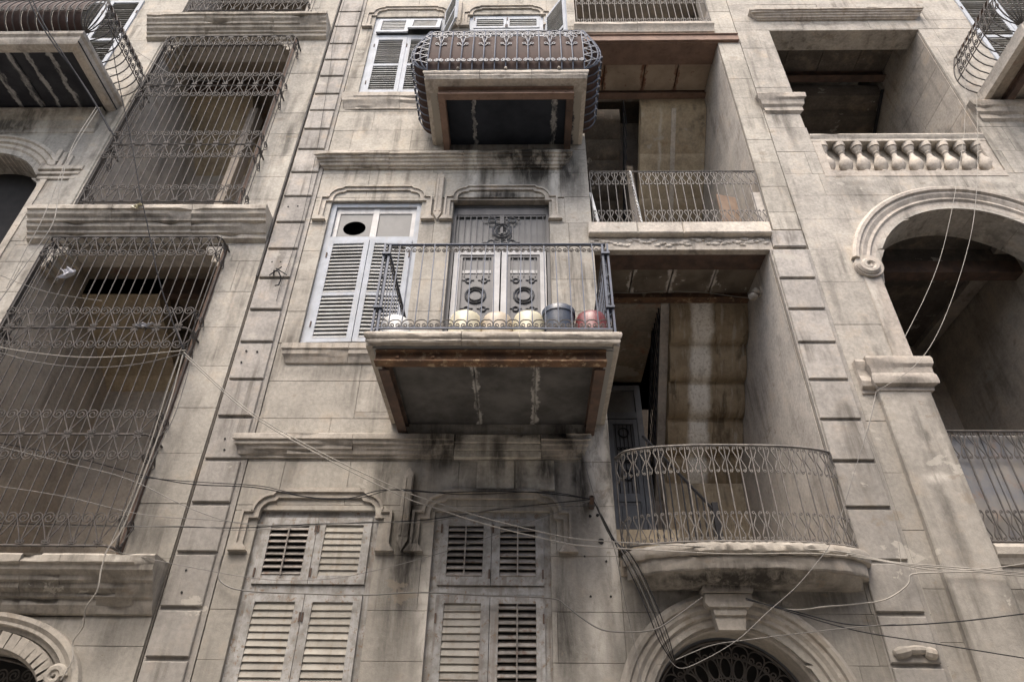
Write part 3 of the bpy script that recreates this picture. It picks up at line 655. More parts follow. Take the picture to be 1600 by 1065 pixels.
# --- balcony slabs (the floor, its edge stones, beams and sooted panels below)
def nose(x0, x1, y, zt, zb, segs, mat, parent, seed, ret=None):
    rr = random.Random(seed)
    prof = [(-.25,zt),(.0,zt),(.022,zt-.02),(.030,zt-.05),(.022,zt-.08),(.006,zt-.095),(.010,zt-.12),(0,zt-.135),(-.02,zb),(-.25,zb)]
    L = len(prof)
    for si, (a, b) in enumerate(zip(segs[:-1], segs[1:])):
        m = MB(); n = max(3, int((b-a)/.07)); oz = rr.uniform(-.006,.006)
        for i in range(n+1):
            x = a+.003+(b-a-.006)*i/n
            for j, (p, z) in enumerate(prof):
                e = 1 if 1 < j < L-1 else 0
                if ret and ((si == 0 and i == 0) or (si == len(segs)-2 and i == n)): xx = x + (-1 if i == 0 else 1)*max(p,-.02)
                else: xx = x
                m.v.append((xx, y-p+e*rr.gauss(0,.002), z+oz+e*rr.gauss(0,.0015)))
        for i in range(n):
            for j in range(L): m.f.append((i*L+j, i*L+(j+1)%L, (i+1)*L+(j+1)%L, (i+1)*L+j))
        m.f.append(tuple(range(L-1,-1,-1))); m.f.append(tuple(n*L+j for j in range(L)))
        part('edge_stone', m, mat, parent, 35)
def ibeam(a, b, w, h, t, zt, mat, parent, name='beam'):
    # steel I-section laid flat between two points, top at zt
    a, b = Vector(a), Vector(b); d = (b-a); L = d.length; d.normalize(); n = Vector((-d.y, d.x, 0)); c = (a+b)/2
    m = MB()
    for zc, hw, hh in ((zt-t/2, w/2, t/2), (zt-h+t/2, w/2, t/2), (zt-h/2, t*.6, h/2-t)):
        m.obox((c.x, c.y, zc), d*(L/2), n*hw, (0,0,hh))
    return part(name, m, mat, parent)
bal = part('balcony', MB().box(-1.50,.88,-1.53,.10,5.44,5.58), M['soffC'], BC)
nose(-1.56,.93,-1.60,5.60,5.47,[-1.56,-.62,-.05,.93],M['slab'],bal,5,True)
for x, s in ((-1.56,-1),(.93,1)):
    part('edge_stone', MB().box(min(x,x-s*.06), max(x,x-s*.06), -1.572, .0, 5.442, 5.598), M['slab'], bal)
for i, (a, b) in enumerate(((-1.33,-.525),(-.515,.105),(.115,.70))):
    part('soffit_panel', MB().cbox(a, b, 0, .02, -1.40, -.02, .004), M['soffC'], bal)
for o in list(bal.children):
    if o.name.startswith('soffit_panel'):
        me = o.data
        for v in me.vertices: v.co = Vector((v.co.x, v.co.z, 5.436-.012+v.co.y))
part('soffit_panel', MB().box(.80,.87,-1.5,-.02,5.428,5.44), M['soffC'], bal)
ibeam((-1.47,-1.48,0),(.80,-1.48,0),.11,.135,.016,5.428,M['rust'],bal)
ibeam((-1.40,-1.37,0),(-1.40,.02,0),.105,.13,.016,5.42,M['rustdark'],bal)
ibeam((.745,-1.37,0),(.745,.02,0),.105,.13,.016,5.42,M['rustdark'],bal)
m = MB()
for x in (-1.25,-.9,.05,.42): m.lathe([(.0,0),(.018,.0),(.018,.012),(.006,.018)], 0, 0, 8)
bm = MB()
for x in (-1.25,-.9,.05,.42): bm.obox((x,-1.498,5.36),(.015,0,0),(0,.012,0),(0,0,.015))
part('bolt', bm, M['rust'], bal)
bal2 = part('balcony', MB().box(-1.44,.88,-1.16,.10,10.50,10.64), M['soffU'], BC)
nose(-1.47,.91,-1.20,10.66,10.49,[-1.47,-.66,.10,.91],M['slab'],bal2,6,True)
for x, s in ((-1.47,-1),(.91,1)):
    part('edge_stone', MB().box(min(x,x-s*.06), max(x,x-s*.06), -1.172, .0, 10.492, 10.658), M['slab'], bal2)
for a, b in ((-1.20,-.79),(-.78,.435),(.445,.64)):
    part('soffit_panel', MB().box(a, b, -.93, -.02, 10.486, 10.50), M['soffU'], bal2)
ibeam((-1.28,-1.0,0),(.72,-1.0,0),.11,.165,.016,10.49,M['brown'],bal2)
ibeam((-1.23,-.94,0),(-1.23,.02,0),.10,.135,.016,10.482,M['brown'],bal2)
ibeam((.67,-.94,0),(.67,.02,0),.10,.135,.016,10.482,M['rustdark'],bal2)
part('bolt', MB().obox((-1.1,-1.015,10.42),(.015,0,0),(0,.012,0),(0,0,.015)).obox((-.92,-1.015,10.42),(.015,0,0),(0,.012,0),(0,0,.015)).obox((.42,-1.015,10.42),(.015,0,0),(0,.012,0),(0,0,.015)).obox((.6,-1.015,10.42),(.015,0,0),(0,.012,0),(0,0,.015)), M['brown'], bal2)
# --- stair loggias: walls, beams, ceiling slabs, flights seen from below
def loggia(x0, x1, z0, z1, xw, tag_):
    D = 3.4
    part('loggia_wall', MB().box(xw-.004, xw+.25, .065, D, z0, z1+1.2), M['plaster'], BC)
    part('loggia_wall', MB().box(x0-.3, x0, .45, D, z0, z1+1.2), M['plaster'], BC)
    part('loggia_wall', MB().box(x0-.3, xw+.25, D, D+.2, z0-1.0, z1+2.2), M['plasterR'], BC)
    cuts = [x0, x0+.62, x0+1.20, x0+1.83, xw] if tag_ == 'm' else [x0, x0+.55, x0+1.32, x0+1.95, xw]
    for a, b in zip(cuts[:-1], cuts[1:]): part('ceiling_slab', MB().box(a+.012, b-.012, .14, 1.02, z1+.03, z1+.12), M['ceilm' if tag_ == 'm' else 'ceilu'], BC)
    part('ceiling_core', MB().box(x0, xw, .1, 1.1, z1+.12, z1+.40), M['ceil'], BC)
    bm_ = M['brown'] if tag_ == 'u' else M['rustdark']
    ibeam((x0-.05,.06,0),(xw+(.40 if tag_ == 'u' else .0),.06,0),.12,.16,.018,z1+.14,bm_,BC)
    ibeam((x0,1.08,0),(xw,1.08,0),.13,.19,.02,z1+.12,M['brown'] if tag_ == 'u' else M['rust'],BC)
loggia(.97,3.41,3.9,8.24,3.41,'m'); loggia(.97,3.55,8.6,13.40,3.55,'u')
def flight(xa, xb, ya, za, n, rise, run, mat, up=1, wave=.05, name='stair_stone', par=None):
    # a flight seen from below: each step stone has a rounded belly; it starts at (ya, za) and falls away from the street
    for i in range(n):
        y0, z0 = ya+i*run, za-i*rise; m = MB(); pr = []
        for t in [k/6 for k in range(7)]:
            pr.append((y0+run*t, z0-rise*t-wave*math.sin(PI*min(1,t*1.0))**.8))
        poly = pr+[(y0+run, z0-rise+.34), (y0, z0+.30)]
        L = len(poly); c = .025
        vs = [(xa,y,z) for y,z in poly]+[(xb-.004,y,z) for y,z in poly]
        fs = [tuple(range(L)), tuple(range(2*L-1,L-1,-1))]+[(k,k+L,(k+1)%L+L,(k+1)%L) for k in range(L)]
        part(name, m.add(vs, fs), mat, par or BC, 50)
flight(2.23,3.40,1.16,8.10,7,.42,.40,M['flight'],wave=.13)
part('stair_string', MB().add([(2.10,1.2,8.2),(2.10,4.0,5.3),(2.10,4.0,5.9),(2.10,1.2,8.8),(2.23,1.2,8.2),(2.23,4.0,5.3),(2.23,4.0,5.9),(2.23,1.2,8.8)],[(0,1,2,3),(7,6,5,4),(0,4,5,1),(3,2,6,7),(0,3,7,4),(1,5,6,2)]), M['plaster'], BC)
flight(2.27,3.54,1.16,13.05,5,.62,.60,M['ochre'],wave=.02)
part('lime_joint', MB().add([(2.86,1.14,13.03),(2.95,1.14,13.03),(2.95,3.5,10.59),(2.86,3.5,10.59),(2.86,1.16,13.05),(2.95,1.16,13.05),(2.95,3.5,10.62),(2.86,3.5,10.62)],[(0,3,2,1),(0,1,5,4),(1,2,6,5),(3,0,4,7)]), M['slab'], BC)
flight(.98,1.92,1.5,13.2,8,.27,.30,M['ceild'],wave=.05)
part('added_soffit', MB().box(.98,2.09,1.16,3.39,8.16,8.26), M['ceil'], BC)  # flat ceiling added to lighten the dark void beside the flight
# lower landing and the grey door behind it
part('landing', MB().box(.98,2.15,2.25,3.4,4.74,5.02), M['ochre'], BC)
part('landing', MB().box(.98,3.41,-.02,1.2,3.70,3.86), M['ceil'], BC)
part('landing', MB().box(.98,3.55,.14,1.2,8.5,8.66), M['ceil'], BC)
part('ochre_wall', MB().box(2.2,3.41,3.0,3.2,3.9,7.0), M['ochre'], BC)
dd = part('stair_door', MB().box(1.30,1.42,3.24,3.32,5.02,8.0).box(1.92,2.02,3.24,3.32,5.02,8.0).box(1.42,1.92,3.245,3.315,7.34,7.46).box(1.42,1.92,3.245,3.315,7.90,8.0), M['door'], BC)
part('pane', MB().box(1.42,1.92,3.29,3.30,7.46,7.9), M['glassd'], dd)
part('door_leaf', MB().box(1.425,1.50,3.26,3.31,5.02,7.33).box(1.845,1.915,3.26,3.31,5.02,7.33).box(1.50,1.845,3.262,3.308,7.24,7.33).box(1.50,1.845,3.262,3.308,5.85,5.98).box(1.50,1.845,3.262,3.308,5.02,5.14).cbox(1.53,1.815,3.275,3.30,5.2,5.8,.015), M['door'], dd)
part('panel', MB().box(1.5,1.845,3.285,3.30,5.14,5.85).box(1.5,1.845,3.30,3.306,5.98,7.24), M['doorm'], dd)
m = MB()
for i in range(5): m.tube([(1.54+i*.066,3.275,6.0),(1.54+i*.066,3.275,7.22)], .008, 4)
ring(m, 1.672, 7.08, .085, 3.27, .012, 14); ring(m, 1.672, 6.3, .085, 3.27, .012, 14)
for z in (6.55,6.78): 
    for i in range(4): ring(m, 1.573+i*.066, z, .024, 3.27, .009, 8)
part('door_grille', m, M['cablek'], dd)
# upper loggia back: dark doorway and pale strip of wall
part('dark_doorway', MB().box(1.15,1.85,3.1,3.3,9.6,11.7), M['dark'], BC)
part('ochre_wall', MB().box(2.05,2.2,2.2,2.6,9.0,12.6), M['plasterR'], BC)
# sills of the loggia openings
nz = random.Random(3)
for a, b in ((.90,1.60),(1.60,2.24),(2.24,3.48)):
    part('sill_stone', MB().cbox(a+.003, b-.003, -.10+nz.uniform(-.004,.004), .3, 8.44, 8.66, .014), M['slab'], BC)
part('steel_lintel', MB().box(.985,3.40,.005,.44,8.222,8.238), M['rustdark'], BC); part('steel_lintel', MB().box(.985,3.54,.025,.44,13.383,13.398), M['brown'], BC)
for hx, hz, hr, hy in ((.80,4.06,.034,0),(.70,4.33,.017,0),(.78,4.34,.018,0),(.84,3.85,.012,0),(.66,3.5,.012,0),(.86,3.5,.012,0),(.62,3.9,.010,0),(-3.50,6.45,.014,-.035),(-3.36,6.44,.013,-.035),(-3.52,6.28,.012,-.035),(-3.50,9.05,.012,-.035),(-3.36,9.06,.012,-.035),(-3.5,7.95,.012,-.035),(-3.38,7.95,.012,-.035),(-3.45,5.22,.012,-.035),(-3.42,5.08,.012,-.035),(-3.46,3.72,.011,-.035),(-3.44,3.5,.012,-.035)):
    part('hole_disc', MB().prism([(hx+hr*math.cos(2*PI*k/9)*R.uniform(.8,1.15), hz+hr*math.sin(2*PI*k/9)*R.uniform(.8,1.15)) for k in range(9)], hy-.007, .02), M['dark'], BC)  # near-black discs stand in for the shade inside small holes
part('rubble_bed', MB().box(.93,3.46,-.004,.1,8.20,8.43), M['trimC'], BC)
for i in range(46):
    x = .95+2.48*i/46+nz.uniform(-.015,.015); z = 8.27+nz.random()*.13; s = nz.uniform(.042,.075); m = MB(); n = 7
    ring_ = [(x+s*nz.uniform(.7,1.2)*math.cos(2*PI*k/n), -.004+nz.uniform(-.002,.001), z+s*.62*nz.uniform(.7,1.1)*math.sin(2*PI*k/n)) for k in range(n)]
    inn = [(x+(p[0]-x)*.55, -.020+nz.uniform(-.010,.006), z+(p[2]-z)*.55) for p in ring_]
    bk = [(p[0], .03, p[2]) for p in ring_]
    m.add(ring_+inn+bk, [tuple(range(n,2*n))]+[(k,(k+1)%n,(k+1)%n+n,k+n) for k in range(n)]+[(k+2*n,(k+1)%n+2*n,(k+1)%n,k) for k in range(n)])
    part('rubble_stone', m, M['slab'] if nz.random() < .8 else M['trimC'], BC, 60)
mould(BC, [(.13,13.88),(.145,13.85),(.14,13.80),(.11,13.77),(.08,13.72),(.06,13.66),(0,13.64)], .92, 3.52, M['slab'], seed=8, mitre=(False,False), name='sill_stone', segs=[.92,2.1,3.52], chip=.006)
part('steel_lintel', MB().box(.90,3.93,-.05,.02,13.40,13.56).box(.90,3.93,-.075,.02,13.56,13.575), M['brown'], BC)
part('top_wall', MB().box(.97,3.55,1.4,1.6,13.9,16.5), M['plaster'], BC)
# --- curved balcony over the entrance
def bow(x, x0=1.02, x1=3.45, d=.40): 
    t = (x-x0)/(x1-x0)*2-1; return -d*math.sqrt(max(0, 1-abs(t)**2.6))
def bowed(parent, prof, n, mat, name, x0, x1, d, jit=.004, seed=1, smooth=25):
    # prof: (offset outward, z)
    rr = random.Random(seed); m = MB(); L = len(prof)
    for i in range(n+1):
        x = x0+(x1-x0)*i/n
        for j, (p, z) in enumerate(prof):
            yb = bow(x, x0, x1, d)
            m.v.append((x, min(yb-p+rr.gauss(0,jit), .02), z+rr.gauss(0,jit)))
    for i in range(n):
        for j in range(L-1): m.f.append((i*L+j, i*L+j+1, (i+1)*L+j+1, (i+1)*L+j))
    t = len(m.v)
    for i in range(n+1):
        x = x0+(x1-x0)*i/n; m.v += [(x,.05,prof[0][1]),(x,.05,prof[-1][1])]
    for i in range(n): m.f += [(t+2*i, i*L, (i+1)*L, t+2*i+2), (i*L+L-1, t+2*i+1, t+2*i+3, (i+1)*L+L-1)]
    return part(name, m, mat, parent, smooth)
bb = bowed(BC, [(.03,3.90),(.045,3.87),(.04,3.82),(.015,3.795)], 70, M['slab'], 'bowed_balcony', 1.0, 3.50, .43, .004, 2, 40)
bowed(bb, [(.01,3.795),(.015,3.77),(.012,3.67),(0,3.655)], 40, M['trimC'], 'cornice_stone', 1.04, 3.46, .40, .003, 3)
bowed(bb, [(-.01,3.66),(-.03,3.64),(-.07,3.60),(-.12,3.575),(-.19,3.56)], 40, M['trimC'], 'cornice_stone', 1.12, 3.40, .38, .003, 4)
# --- entrance arch with keystone and iron fanlight
arch_mould(BC, AX, AZ, [(1.14,.02),(1.14,-.05),(1.10,-.075),(1.06,-.07),(1.045,-.045),(1.0,-.05),(.965,-.025),(.93,-.03),(.915,0.0),(.88,.0),(.865,.035),(.815,.04),(.80,.06),(.80,.34)], 0.0, PI, 48, M['trimC'])
part('keystone', MB().prism([(AX-.235,3.50),(AX+.235,3.50),(AX+.25,3.53),(AX+.22,3.60),(AX-.22,3.60),(AX-.25,3.53)], -.19, .0).prism([(AX-.20,3.37),(AX+.20,3.37),(AX+.235,3.41),(AX+.225,3.49),(AX-.225,3.49),(AX-.235,3.41)], -.165, .0).prism([(AX-.15,3.30),(AX+.15,3.30),(AX+.165,3.37),(AX-.165,3.37)], -.14, .0).prism([(AX-.13,3.17),(AX+.13,3.17),(AX+.15,3.30),(AX-.15,3.30)], -.115, .0), M['trimC'], BC)
part('dark_arch_board', MB().box(AX-.9,AX+.9,.46,.5,1.5,3.3), M['dark'], BC)  # near-black board stands in for the unlit passage behind the arch
arch_mould(BC, AX, AZ, [(.835,.34),(.77,.34),(.77,.40),(.835,.40)], 0.0, PI, 40, M['door'], 'fanlight_frame')
fan = part('fanlight_grille', MB().tube([(AX+.76*math.cos(PI*i/30),.33,AZ+.76*math.sin(PI*i/30)) for i in range(31)], .014, 5), M['iron'], BC)
nf = 13
om = omega(.17,.16,.008).mesh('scroll', M['iron']); 
def oval(a, b, r): return MB().tube([(a*math.cos(2*PI*i/18),0,b*math.sin(2*PI*i/18)) for i in range(18)], r, 4, True)
ov = oval(.052,.095,.009).mesh('oval', M['iron']); ov2 = oval(.036,.07,.008).mesh('oval', M['iron'])
for i in range(nf):
    a = PI*(i+.5)/nf; c, s = math.cos(a), math.sin(a)
    link('scroll', om, fan, (AX+.745*c,.33,AZ+.745*s), (0, PI/2-a, 0))
    link('oval', ov, fan, (AX+.52*c,.33,AZ+.52*s), (0, PI/2-a, 0))
    link('oval', ov2, fan, (AX+.35*c,.33,AZ+.35*s), (0, PI/2-a, 0))
    a2 = PI*i/nf
    if i: link('bar', bar_mesh(.2,.70,.008,M['iron']), fan, (AX,.335,AZ), (0, PI/2-a2, 0))
for r_ in (.62,.43,.24): part('hoop', MB().tube([(AX+r_*math.cos(PI*i/30),.33,AZ+r_*math.sin(PI*i/30)) for i in range(31)], .008, 4), M['iron'], fan)
# ------------------------------------------------------------------ west building (iron cages in front of its loggias)
BL = thing('apartment_building', 'stone house with iron window cages standing on deep moulded ledges', 'building', (-5.5,0,0))
LOG_LT, LOG_LM, LOG_LB = (-6.75,-4.26,14.55,17), (-6.72,-4.26,8.85,13.60), (-6.82,-4.22,3.80,8.32)
ARC = (-8.6, 9.25, 1.12)
ZL = [1.9,2.45,3.0,3.3,3.85,4.45,5.05,5.65,6.25,6.85,7.45,8.0,8.4,8.85,9.25,9.75,10.25,10.8,11.35,11.9,12.5,13.1,13.6,14.1,14.7,15.3,15.9,16.6]
HL = [LOG_LT, LOG_LM, LOG_LB, (-9.72,-7.48,7.0,9.25)]
LA = (-5.62, 2.25, 1.30)
ashlar(BL, (-12.8,-3.68,3.3,16.6), ZL, HL, M['stoneL'], .0, 21, .75, 1.5, arches=[ARC])
ashlar(BL, (-12.8,-3.68,1.9,3.3), ZL[:4], [(-6.86,-4.38,0,3.28)], M['stoneL'], .0, 22, .75, 1.3)
core(BL, (-12.8,-3.67,0,16.6), HL+[(-6.80,-4.44,0,3.0)], .03, .45, M['joint'], arches=[ARC])
LEDGE = lambda zt, zb: [(.30,zt),(.315,zt-.02),(.315,zt-.085),(.285,zt-.10),(.27,zt-.15),(.225,zt-.19),(.215,zt-.235),(.185,zt-.25),(.17,zt-.30),(.125,zt-.335),(.115,zt-.37),(.085,zt-.385),(.075,zt-.44),(.03,zt-(zt-zb)+.01),(0,zb)]
mould(BL, LEDGE(8.82,8.34), -7.12, -3.68, M['trimL'], seed=31, mitre=(False,False), name='ledge', segs=[-7.12,-5.9,-4.75,-3.68], chip=.006)
mould(BL, LEDGE(14.03,13.55), -7.10, -3.71, M['trimL'], seed=32, mitre=(False,False), name='ledge', segs=[-7.10,-6.0,-4.7,-3.71], chip=.006)
mould(BL, LEDGE(3.80,3.28), -7.2, -3.68, M['trimL'], seed=33, mitre=(False,False), name='ledge', segs=[-7.2,-6.0,-5.02,-4.62,-3.68], chip=.009)
def left_loggia(h, D, wm):
    a, b, c, d = h
    part('loggia_wall', MB().box(a-.25, a+.004, .065, D, c, d+.6), M[wm], BL)
    part('loggia_wall', MB().box(b-.004, b+.25, .065, D, c, d+.6), M[wm], BL)
    part('loggia_wall', MB().box(a-.3, b+.3, D, D+.2, c-.2, d+1.4), M['plasterD' if wm == 'plasterD' else 'plasterR'], BL)
    part('loggia_ceiling', MB().box(a, b, .45, D, d+.22, d+.4), M['ceil'], BL)
    part('loggia_lintel', MB().box(a, b, .12, .44, d-.03, d+.25), M['plaster'], BL)
    part('dark_beam', MB().box(a, b, .98, 1.10, d-.10, d+.2), M['rustdark'], BL)
    # stepped corbels in both top corners
    for s, x in ((1, a), (-1, b)):
        m = MB()
        for k, (w, z0, z1) in enumerate(((.30,-.10,0),(.24,-.17,-.10),(.17,-.28,-.17),(.09,-.36,-.28))):
            m.box(min(x, x+s*w), max(x, x+s*w), .01+.004*k, .40-.004*k, d+z0-.03, d+z1-.03)
        part('corbel', m, M['trimL'], BL)
    part('loggia_floor', MB().box(a-.2, b+.2, .3, D, c-.15, c), M['ceil'], BL)
left_loggia(LOG_LM, 2.2, 'plaster'); left_loggia(LOG_LB, 2.4, 'plasterD')
# flights of the stairs inside, seen from below
flight(-6.715,-5.45,1.10,13.50,6,.62,.60,M['ochre'],wave=.02,par=BL)
flight(-6.815,-5.62,.98,8.22,5,.36,.60,M['ochre'],wave=.03,par=BL)
part('stair_string', MB().box(-5.45,-5.30,1.2,1.5,9.0,13.2), M['plasterR'], BL)
left_loggia((-6.75,-4.36,14.2,16.8), 2.2, 'plaster')
# iron angle posts beside the openings
for (a, b, c, d) in (LOG_LM, LOG_LB):
    for x in (b-.025, a-.02): part('angle_post', MB().box(x, x+.045, -.035, .03, c+.02, d-.05), M['rustdark'] if x > -5 else M['iron'], BL)
# arched window and cornice at the far side
arch_mould(BL, ARC[0], ARC[1]-.0, [(1.50,.02),(1.50,-.05),(1.44,-.07),(1.42,-.035),(1.34,-.05),(1.32,-.015),(1.25,-.03),(1.22,.0),(1.14,.01),(1.12,.05),(1.12,.45)], PI*.19, PI*.81, 30, M['trimL'])
for i, (x0, x1, z0, z1) in enumerate(((-7.62,-6.92,9.90,10.0),(-7.60,-6.94,9.80,9.87),(-7.58,-6.96,9.70,9.77))):
    part('impost_moulding', MB().cbox(x0, x1, -.05+.012*i, .03, z0, z1, .01), M['trimL'], BL)
for i in range(3):
    part('impost_moulding', MB().obox((-7.42+.10*i, -.02+.012*i, 10.17-.03*i), (.035,0,0), (0,.04,0), (0,0,.19-.03*i)), M['trimL'], BL)
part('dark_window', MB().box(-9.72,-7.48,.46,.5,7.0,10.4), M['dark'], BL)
part('arch_pier', MB().box(-7.5,-7.40,-.02,.03,7.0,9.70), M['trimL'], BL)
mould(BL, [(.12,11.38),(.13,11.34),(.10,11.28),(.09,11.16),(.06,11.12),(.05,10.98),(.025,10.94),(.02,10.86),(0,10.84)], -12, -7.10, M['trimL'], seed=36, mitre=(False,False), segs=[-12,-9.5,-8.3,-7.10])
part('pilaster', MB().cbox(-7.06,-6.80,-.02,.03,9.0,13.5,.01), M['stoneL'], BL)
# far balcony: slab, moulded edge, veined black underside
TB0, TB1, TBY, TBZ = -12.0, -6.90, -1.28, 11.44
bl = part('balcony', MB().box(TB0,TB1-.02,TBY+.03,.05,TBZ,TBZ+.18), M['soffL'], BL)
EDGE = [(.03,TBZ+.20),(.04,TBZ+.17),(.035,TBZ+.12),(.0,TBZ+.09),(-.01,TBZ+.04),(-.03,TBZ),(-.05,TBZ-.03),(-.14,TBZ-.05),(-.15,TBZ-.012),(-.2,TBZ-.012)]
m = MB(); L = len(EDGE)
for (cx, cy, fx, fy) in ((TB0,TBY,0,-1),(TB1,TBY,1,-1),(TB1,.03,1,0)):
    for p, z in EDGE: m.v.append((cx+fx*p, cy+fy*p, z))
for i in range(2):
    for j in range(L-1): m.f.append((i*L+j, i*L+j+1, (i+1)*L+j+1, (i+1)*L+j))
part('edge_moulding', m, M['slab'], bl)
shutter(BL, -8.95, -8.30, 12.3, 15.0, -.03, [1.3], M['white'], M['slatw'], tilt=60, nsl=.07, sw=.08); shutter(BL, -8.28, -7.62, 12.3, 15.0, -.03, [1.3], M['white'], M['slatw'], tilt=60, nsl=.07, sw=.08)
part('soffit_rib', MB().box(-8.17,-8.08,TBY+.2,-.03,TBZ-.02,TBZ), M['soffL'], bl)
# bottom corner: arched doorway with rounded voussoirs
def rarch(cx, cz, hw, rise, n, e=2.6): 
    out = []
    for i in range(n+1):
        t = PI*i/n; c, s = math.cos(t), math.sin(t)
        out.append((cx+hw*math.copysign(abs(c)**(2/e), c), cz+rise*abs(s)**(2/e)))
    return out
def rarch_mould(pairs, mat, name='arch_moulding'):
    # pairs: (half width, rise, y)
    rows = [rarch(-5.62,2.35,hw,rs,44) for hw, rs, y in pairs]; m = MB(); n = 45
    for row, (hw, rs, y) in zip(rows, pairs): m.v += [(x,y,z) for x,z in row]
    for j in range(len(pairs)-1):
        for i in range(n-1): m.f.append((j*n+i, j*n+i+1, (j+1)*n+i+1, (j+1)*n+i))
    return part(name, m, mat, BL, 30)
rarch_mould([(1.50,.96,.02),(1.50,.96,-.07),(1.45,.92,-.085),(1.40,.885,-.06),(1.36,.86,-.065),(1.345,.845,-.03)], M['trimL'])
rarch_mould([(1.345,.845,-.03),(1.30,.81,-.02),(1.29,.80,.01),(1.12,.66,.02),(1.08,.635,.05),(1.07,.63,.36)], M['trimL'])
vo = rarch(-5.62,2.35,1.21,.735,60)
for i in range(2, 58, 2):
    (xa, za), (xb, zb) = vo[i], vo[i+1]; d = Vector((xb-xa, zb-za)); 
    if d.length < .02: continue
    d.normalize(); c = ((xa+xb)/2, (za+zb)/2)
    part('voussoir', MB().obox((c[0], -.005, c[1]), (d.x*.048,0,d.y*.048), (0,.05,0), (-d.y*.07,0,d.x*.07)), M['trimL'], BL)
part('spandrel', MB().prism([(-4.12,2.0),(-4.12,3.27),(-7.1,3.27),(-7.1,2.0)]+[(x,z) for x,z in reversed(rarch(-5.62,2.35,1.45,.93,44))], .012, .06), M['stoneL'], BL)
part('dark_window', MB().box(-7.0,-4.3,.46,.5,1.5,3.2), M['dark'], BL)
fg = part('fanlight_grille', MB().tube([(x,.30,z) for x,z in rarch(-5.62,2.35,1.05,.60,44)], .014, 5), M['iron'], BL)
ly = lyre(.26,.36,.009).mesh('scroll', M['iron'])
for i in range(8): link('scroll', ly, fg, (-6.53+i*.26,.30,2.42 if 0 < i < 7 else 2.3))
part('volute', MB().tube([(x-4.40,-.06,z+2.72) for x,y,z in spiral(0,0,.085,0,1.5,26,.2)], [.045*(1-.5*i/26) for i in range(27)], 8), M['trimL'], BL, True)
# ------------------------------------------------------------------ east building (arches and stone balustrade)
BR = thing('apartment_building', 'stone house with a balustraded loggia above a wide scrolled arch', 'building', (6,0,0))
LR = (4.57,7.33,9.78,13.80); RX, RZ, RR = 6.24, 7.62, 1.40
LRL = (4.80,7.64,3.98,RZ)
ZR = [1.9,2.5,3.1,3.6,4.2,4.85,5.5,6.2,6.9,RZ,8.2,8.8,9.3,9.78,10.3,10.9,11.4,12.0,12.6,13.2,13.8,14.1,14.7,15.3,16]
HR = [LR, LRL]
ashlar(BR, (3.96,11.5,1.9,16), ZR, HR, M['stoneR'], .006, 41, .7, 1.3, arches=[(RX,RZ,RR)])
core(BR, (3.95,11.5,0,16), HR, .035, .40, M['joint'], arches=[(RX,RZ,RR)])
part('loggia_wall', MB().box(7.33,7.6,.4,4.2,9.0,15), M['plasterM'], BR); part('loggia_wall', MB().box(4.3,4.57,.4,4.2,9.0,15), M['plaster'], BR)
rr = random.Random(9)
for j in range(8):
    y = .05
    while y < 4.1:
        w = rr.uniform(.6,1.0); z0 = 9.6+.62*j; part('plaster_block', MB().box(7.318, 7.34, y+.004, min(y+w,4.15)-.004, z0+.004, z0+.616), M['plasterM'], BR); y += w
part('loggia_wall', MB().box(4.3,7.6,4.2,4.4,8.5,16), M['plasterD'], BR)
part('loggia_lintel', MB().box(4.575,7.325,.01,.41,13.785,13.803), M['stoneR'], BR)
for a, b in ((4.57,5.25),(5.25,5.95),(5.95,6.7),(6.7,7.33)): part('ceiling_slab', MB().box(a+.006,b-.006,.40,1.15,14.25,14.35), M['ceild'], BR)
ibeam((4.57,1.22,0),(7.33,1.22,0),.16,.22,.02,14.30,M['rustdark'],BR)
for i in range(7):
    y0, z0 = 1.45+i*.34, 14.1-i*.22
    part('stair_stone', MB().box(5.25,7.30,y0,y0+.36,z0-.26,z0+.1), M['ceild'], BR)
part('handrail', MB().tube([(7.27,1.35,13.9),(7.27,3.4,12.6),(7.27,3.6,10.4)], .035, 6), M['cablek'], BR)
part('pale_wall', MB().box(4.57,5.2,2.4,2.5,9.5,14.0), M['plaster'], BR)
part('loggia_floor', MB().box(4.3,7.6,.36,4.2,9.55,9.74), M['plaster'], BR)
mould(BR, CYMA(.16,14.30,14.10)[:], 4.42, 7.36, M['trimR'], y=.006, seed=42, segs=[4.42,5.6,7.36])
# capitals of the upper loggia and its stone balustrade
CAP = lambda zt, zb, p: [(p*.95,zt),(p,zt-.02),(p*.95,zt-.12),(p*.72,zt-.15),(p*.60,zt-.25),(p*.34,zt-.29),(p*.34,zb+.04),(0,zb)]
mould(BR, CAP(11.68,11.26,.13), 4.02, 4.56, M['trimR'], y=.006, seed=43, name='capital', chip=.007)
mould(BR, CAP(11.45,11.02,.13), 7.46, 9.6, M['trimR'], y=.006, seed=44, name='capital', chip=.006)
part('balustrade_panel', MB().box(4.56,7.34,.20,.34,9.76,10.66), M['slab'], BR)
mould(BR, [(.03,10.73),(.045,10.70),(.03,10.66),(.01,10.63),(.01,10.58),(0,10.575)], 4.575, 7.325, M['slab'], y=.03, seed=45, mitre=(False,False), name='balustrade_rail', back=.2, chip=.003)
part('balustrade_base', MB().box(4.575,7.325,.0,.22,9.72,9.84), M['trimR'], BR)
for x0, x1 in ((4.575,4.72),(7.20,7.325)): part('balustrade_end', MB().cbox(x0, x1, .02, .22, 9.84, 10.575, .01), M['trimR'], BR)
bp = [(r_*.98, z_) for r_, z_ in [(.085,0),(.085,.05),(.05,.06),(.06,.085),(.045,.11),(.09,.19),(.105,.26),(.085,.34),(.045,.44),(.038,.50),(.055,.53),(.045,.55),(.075,.61),(.08,.645),(.095,.65),(.095,.735)]]
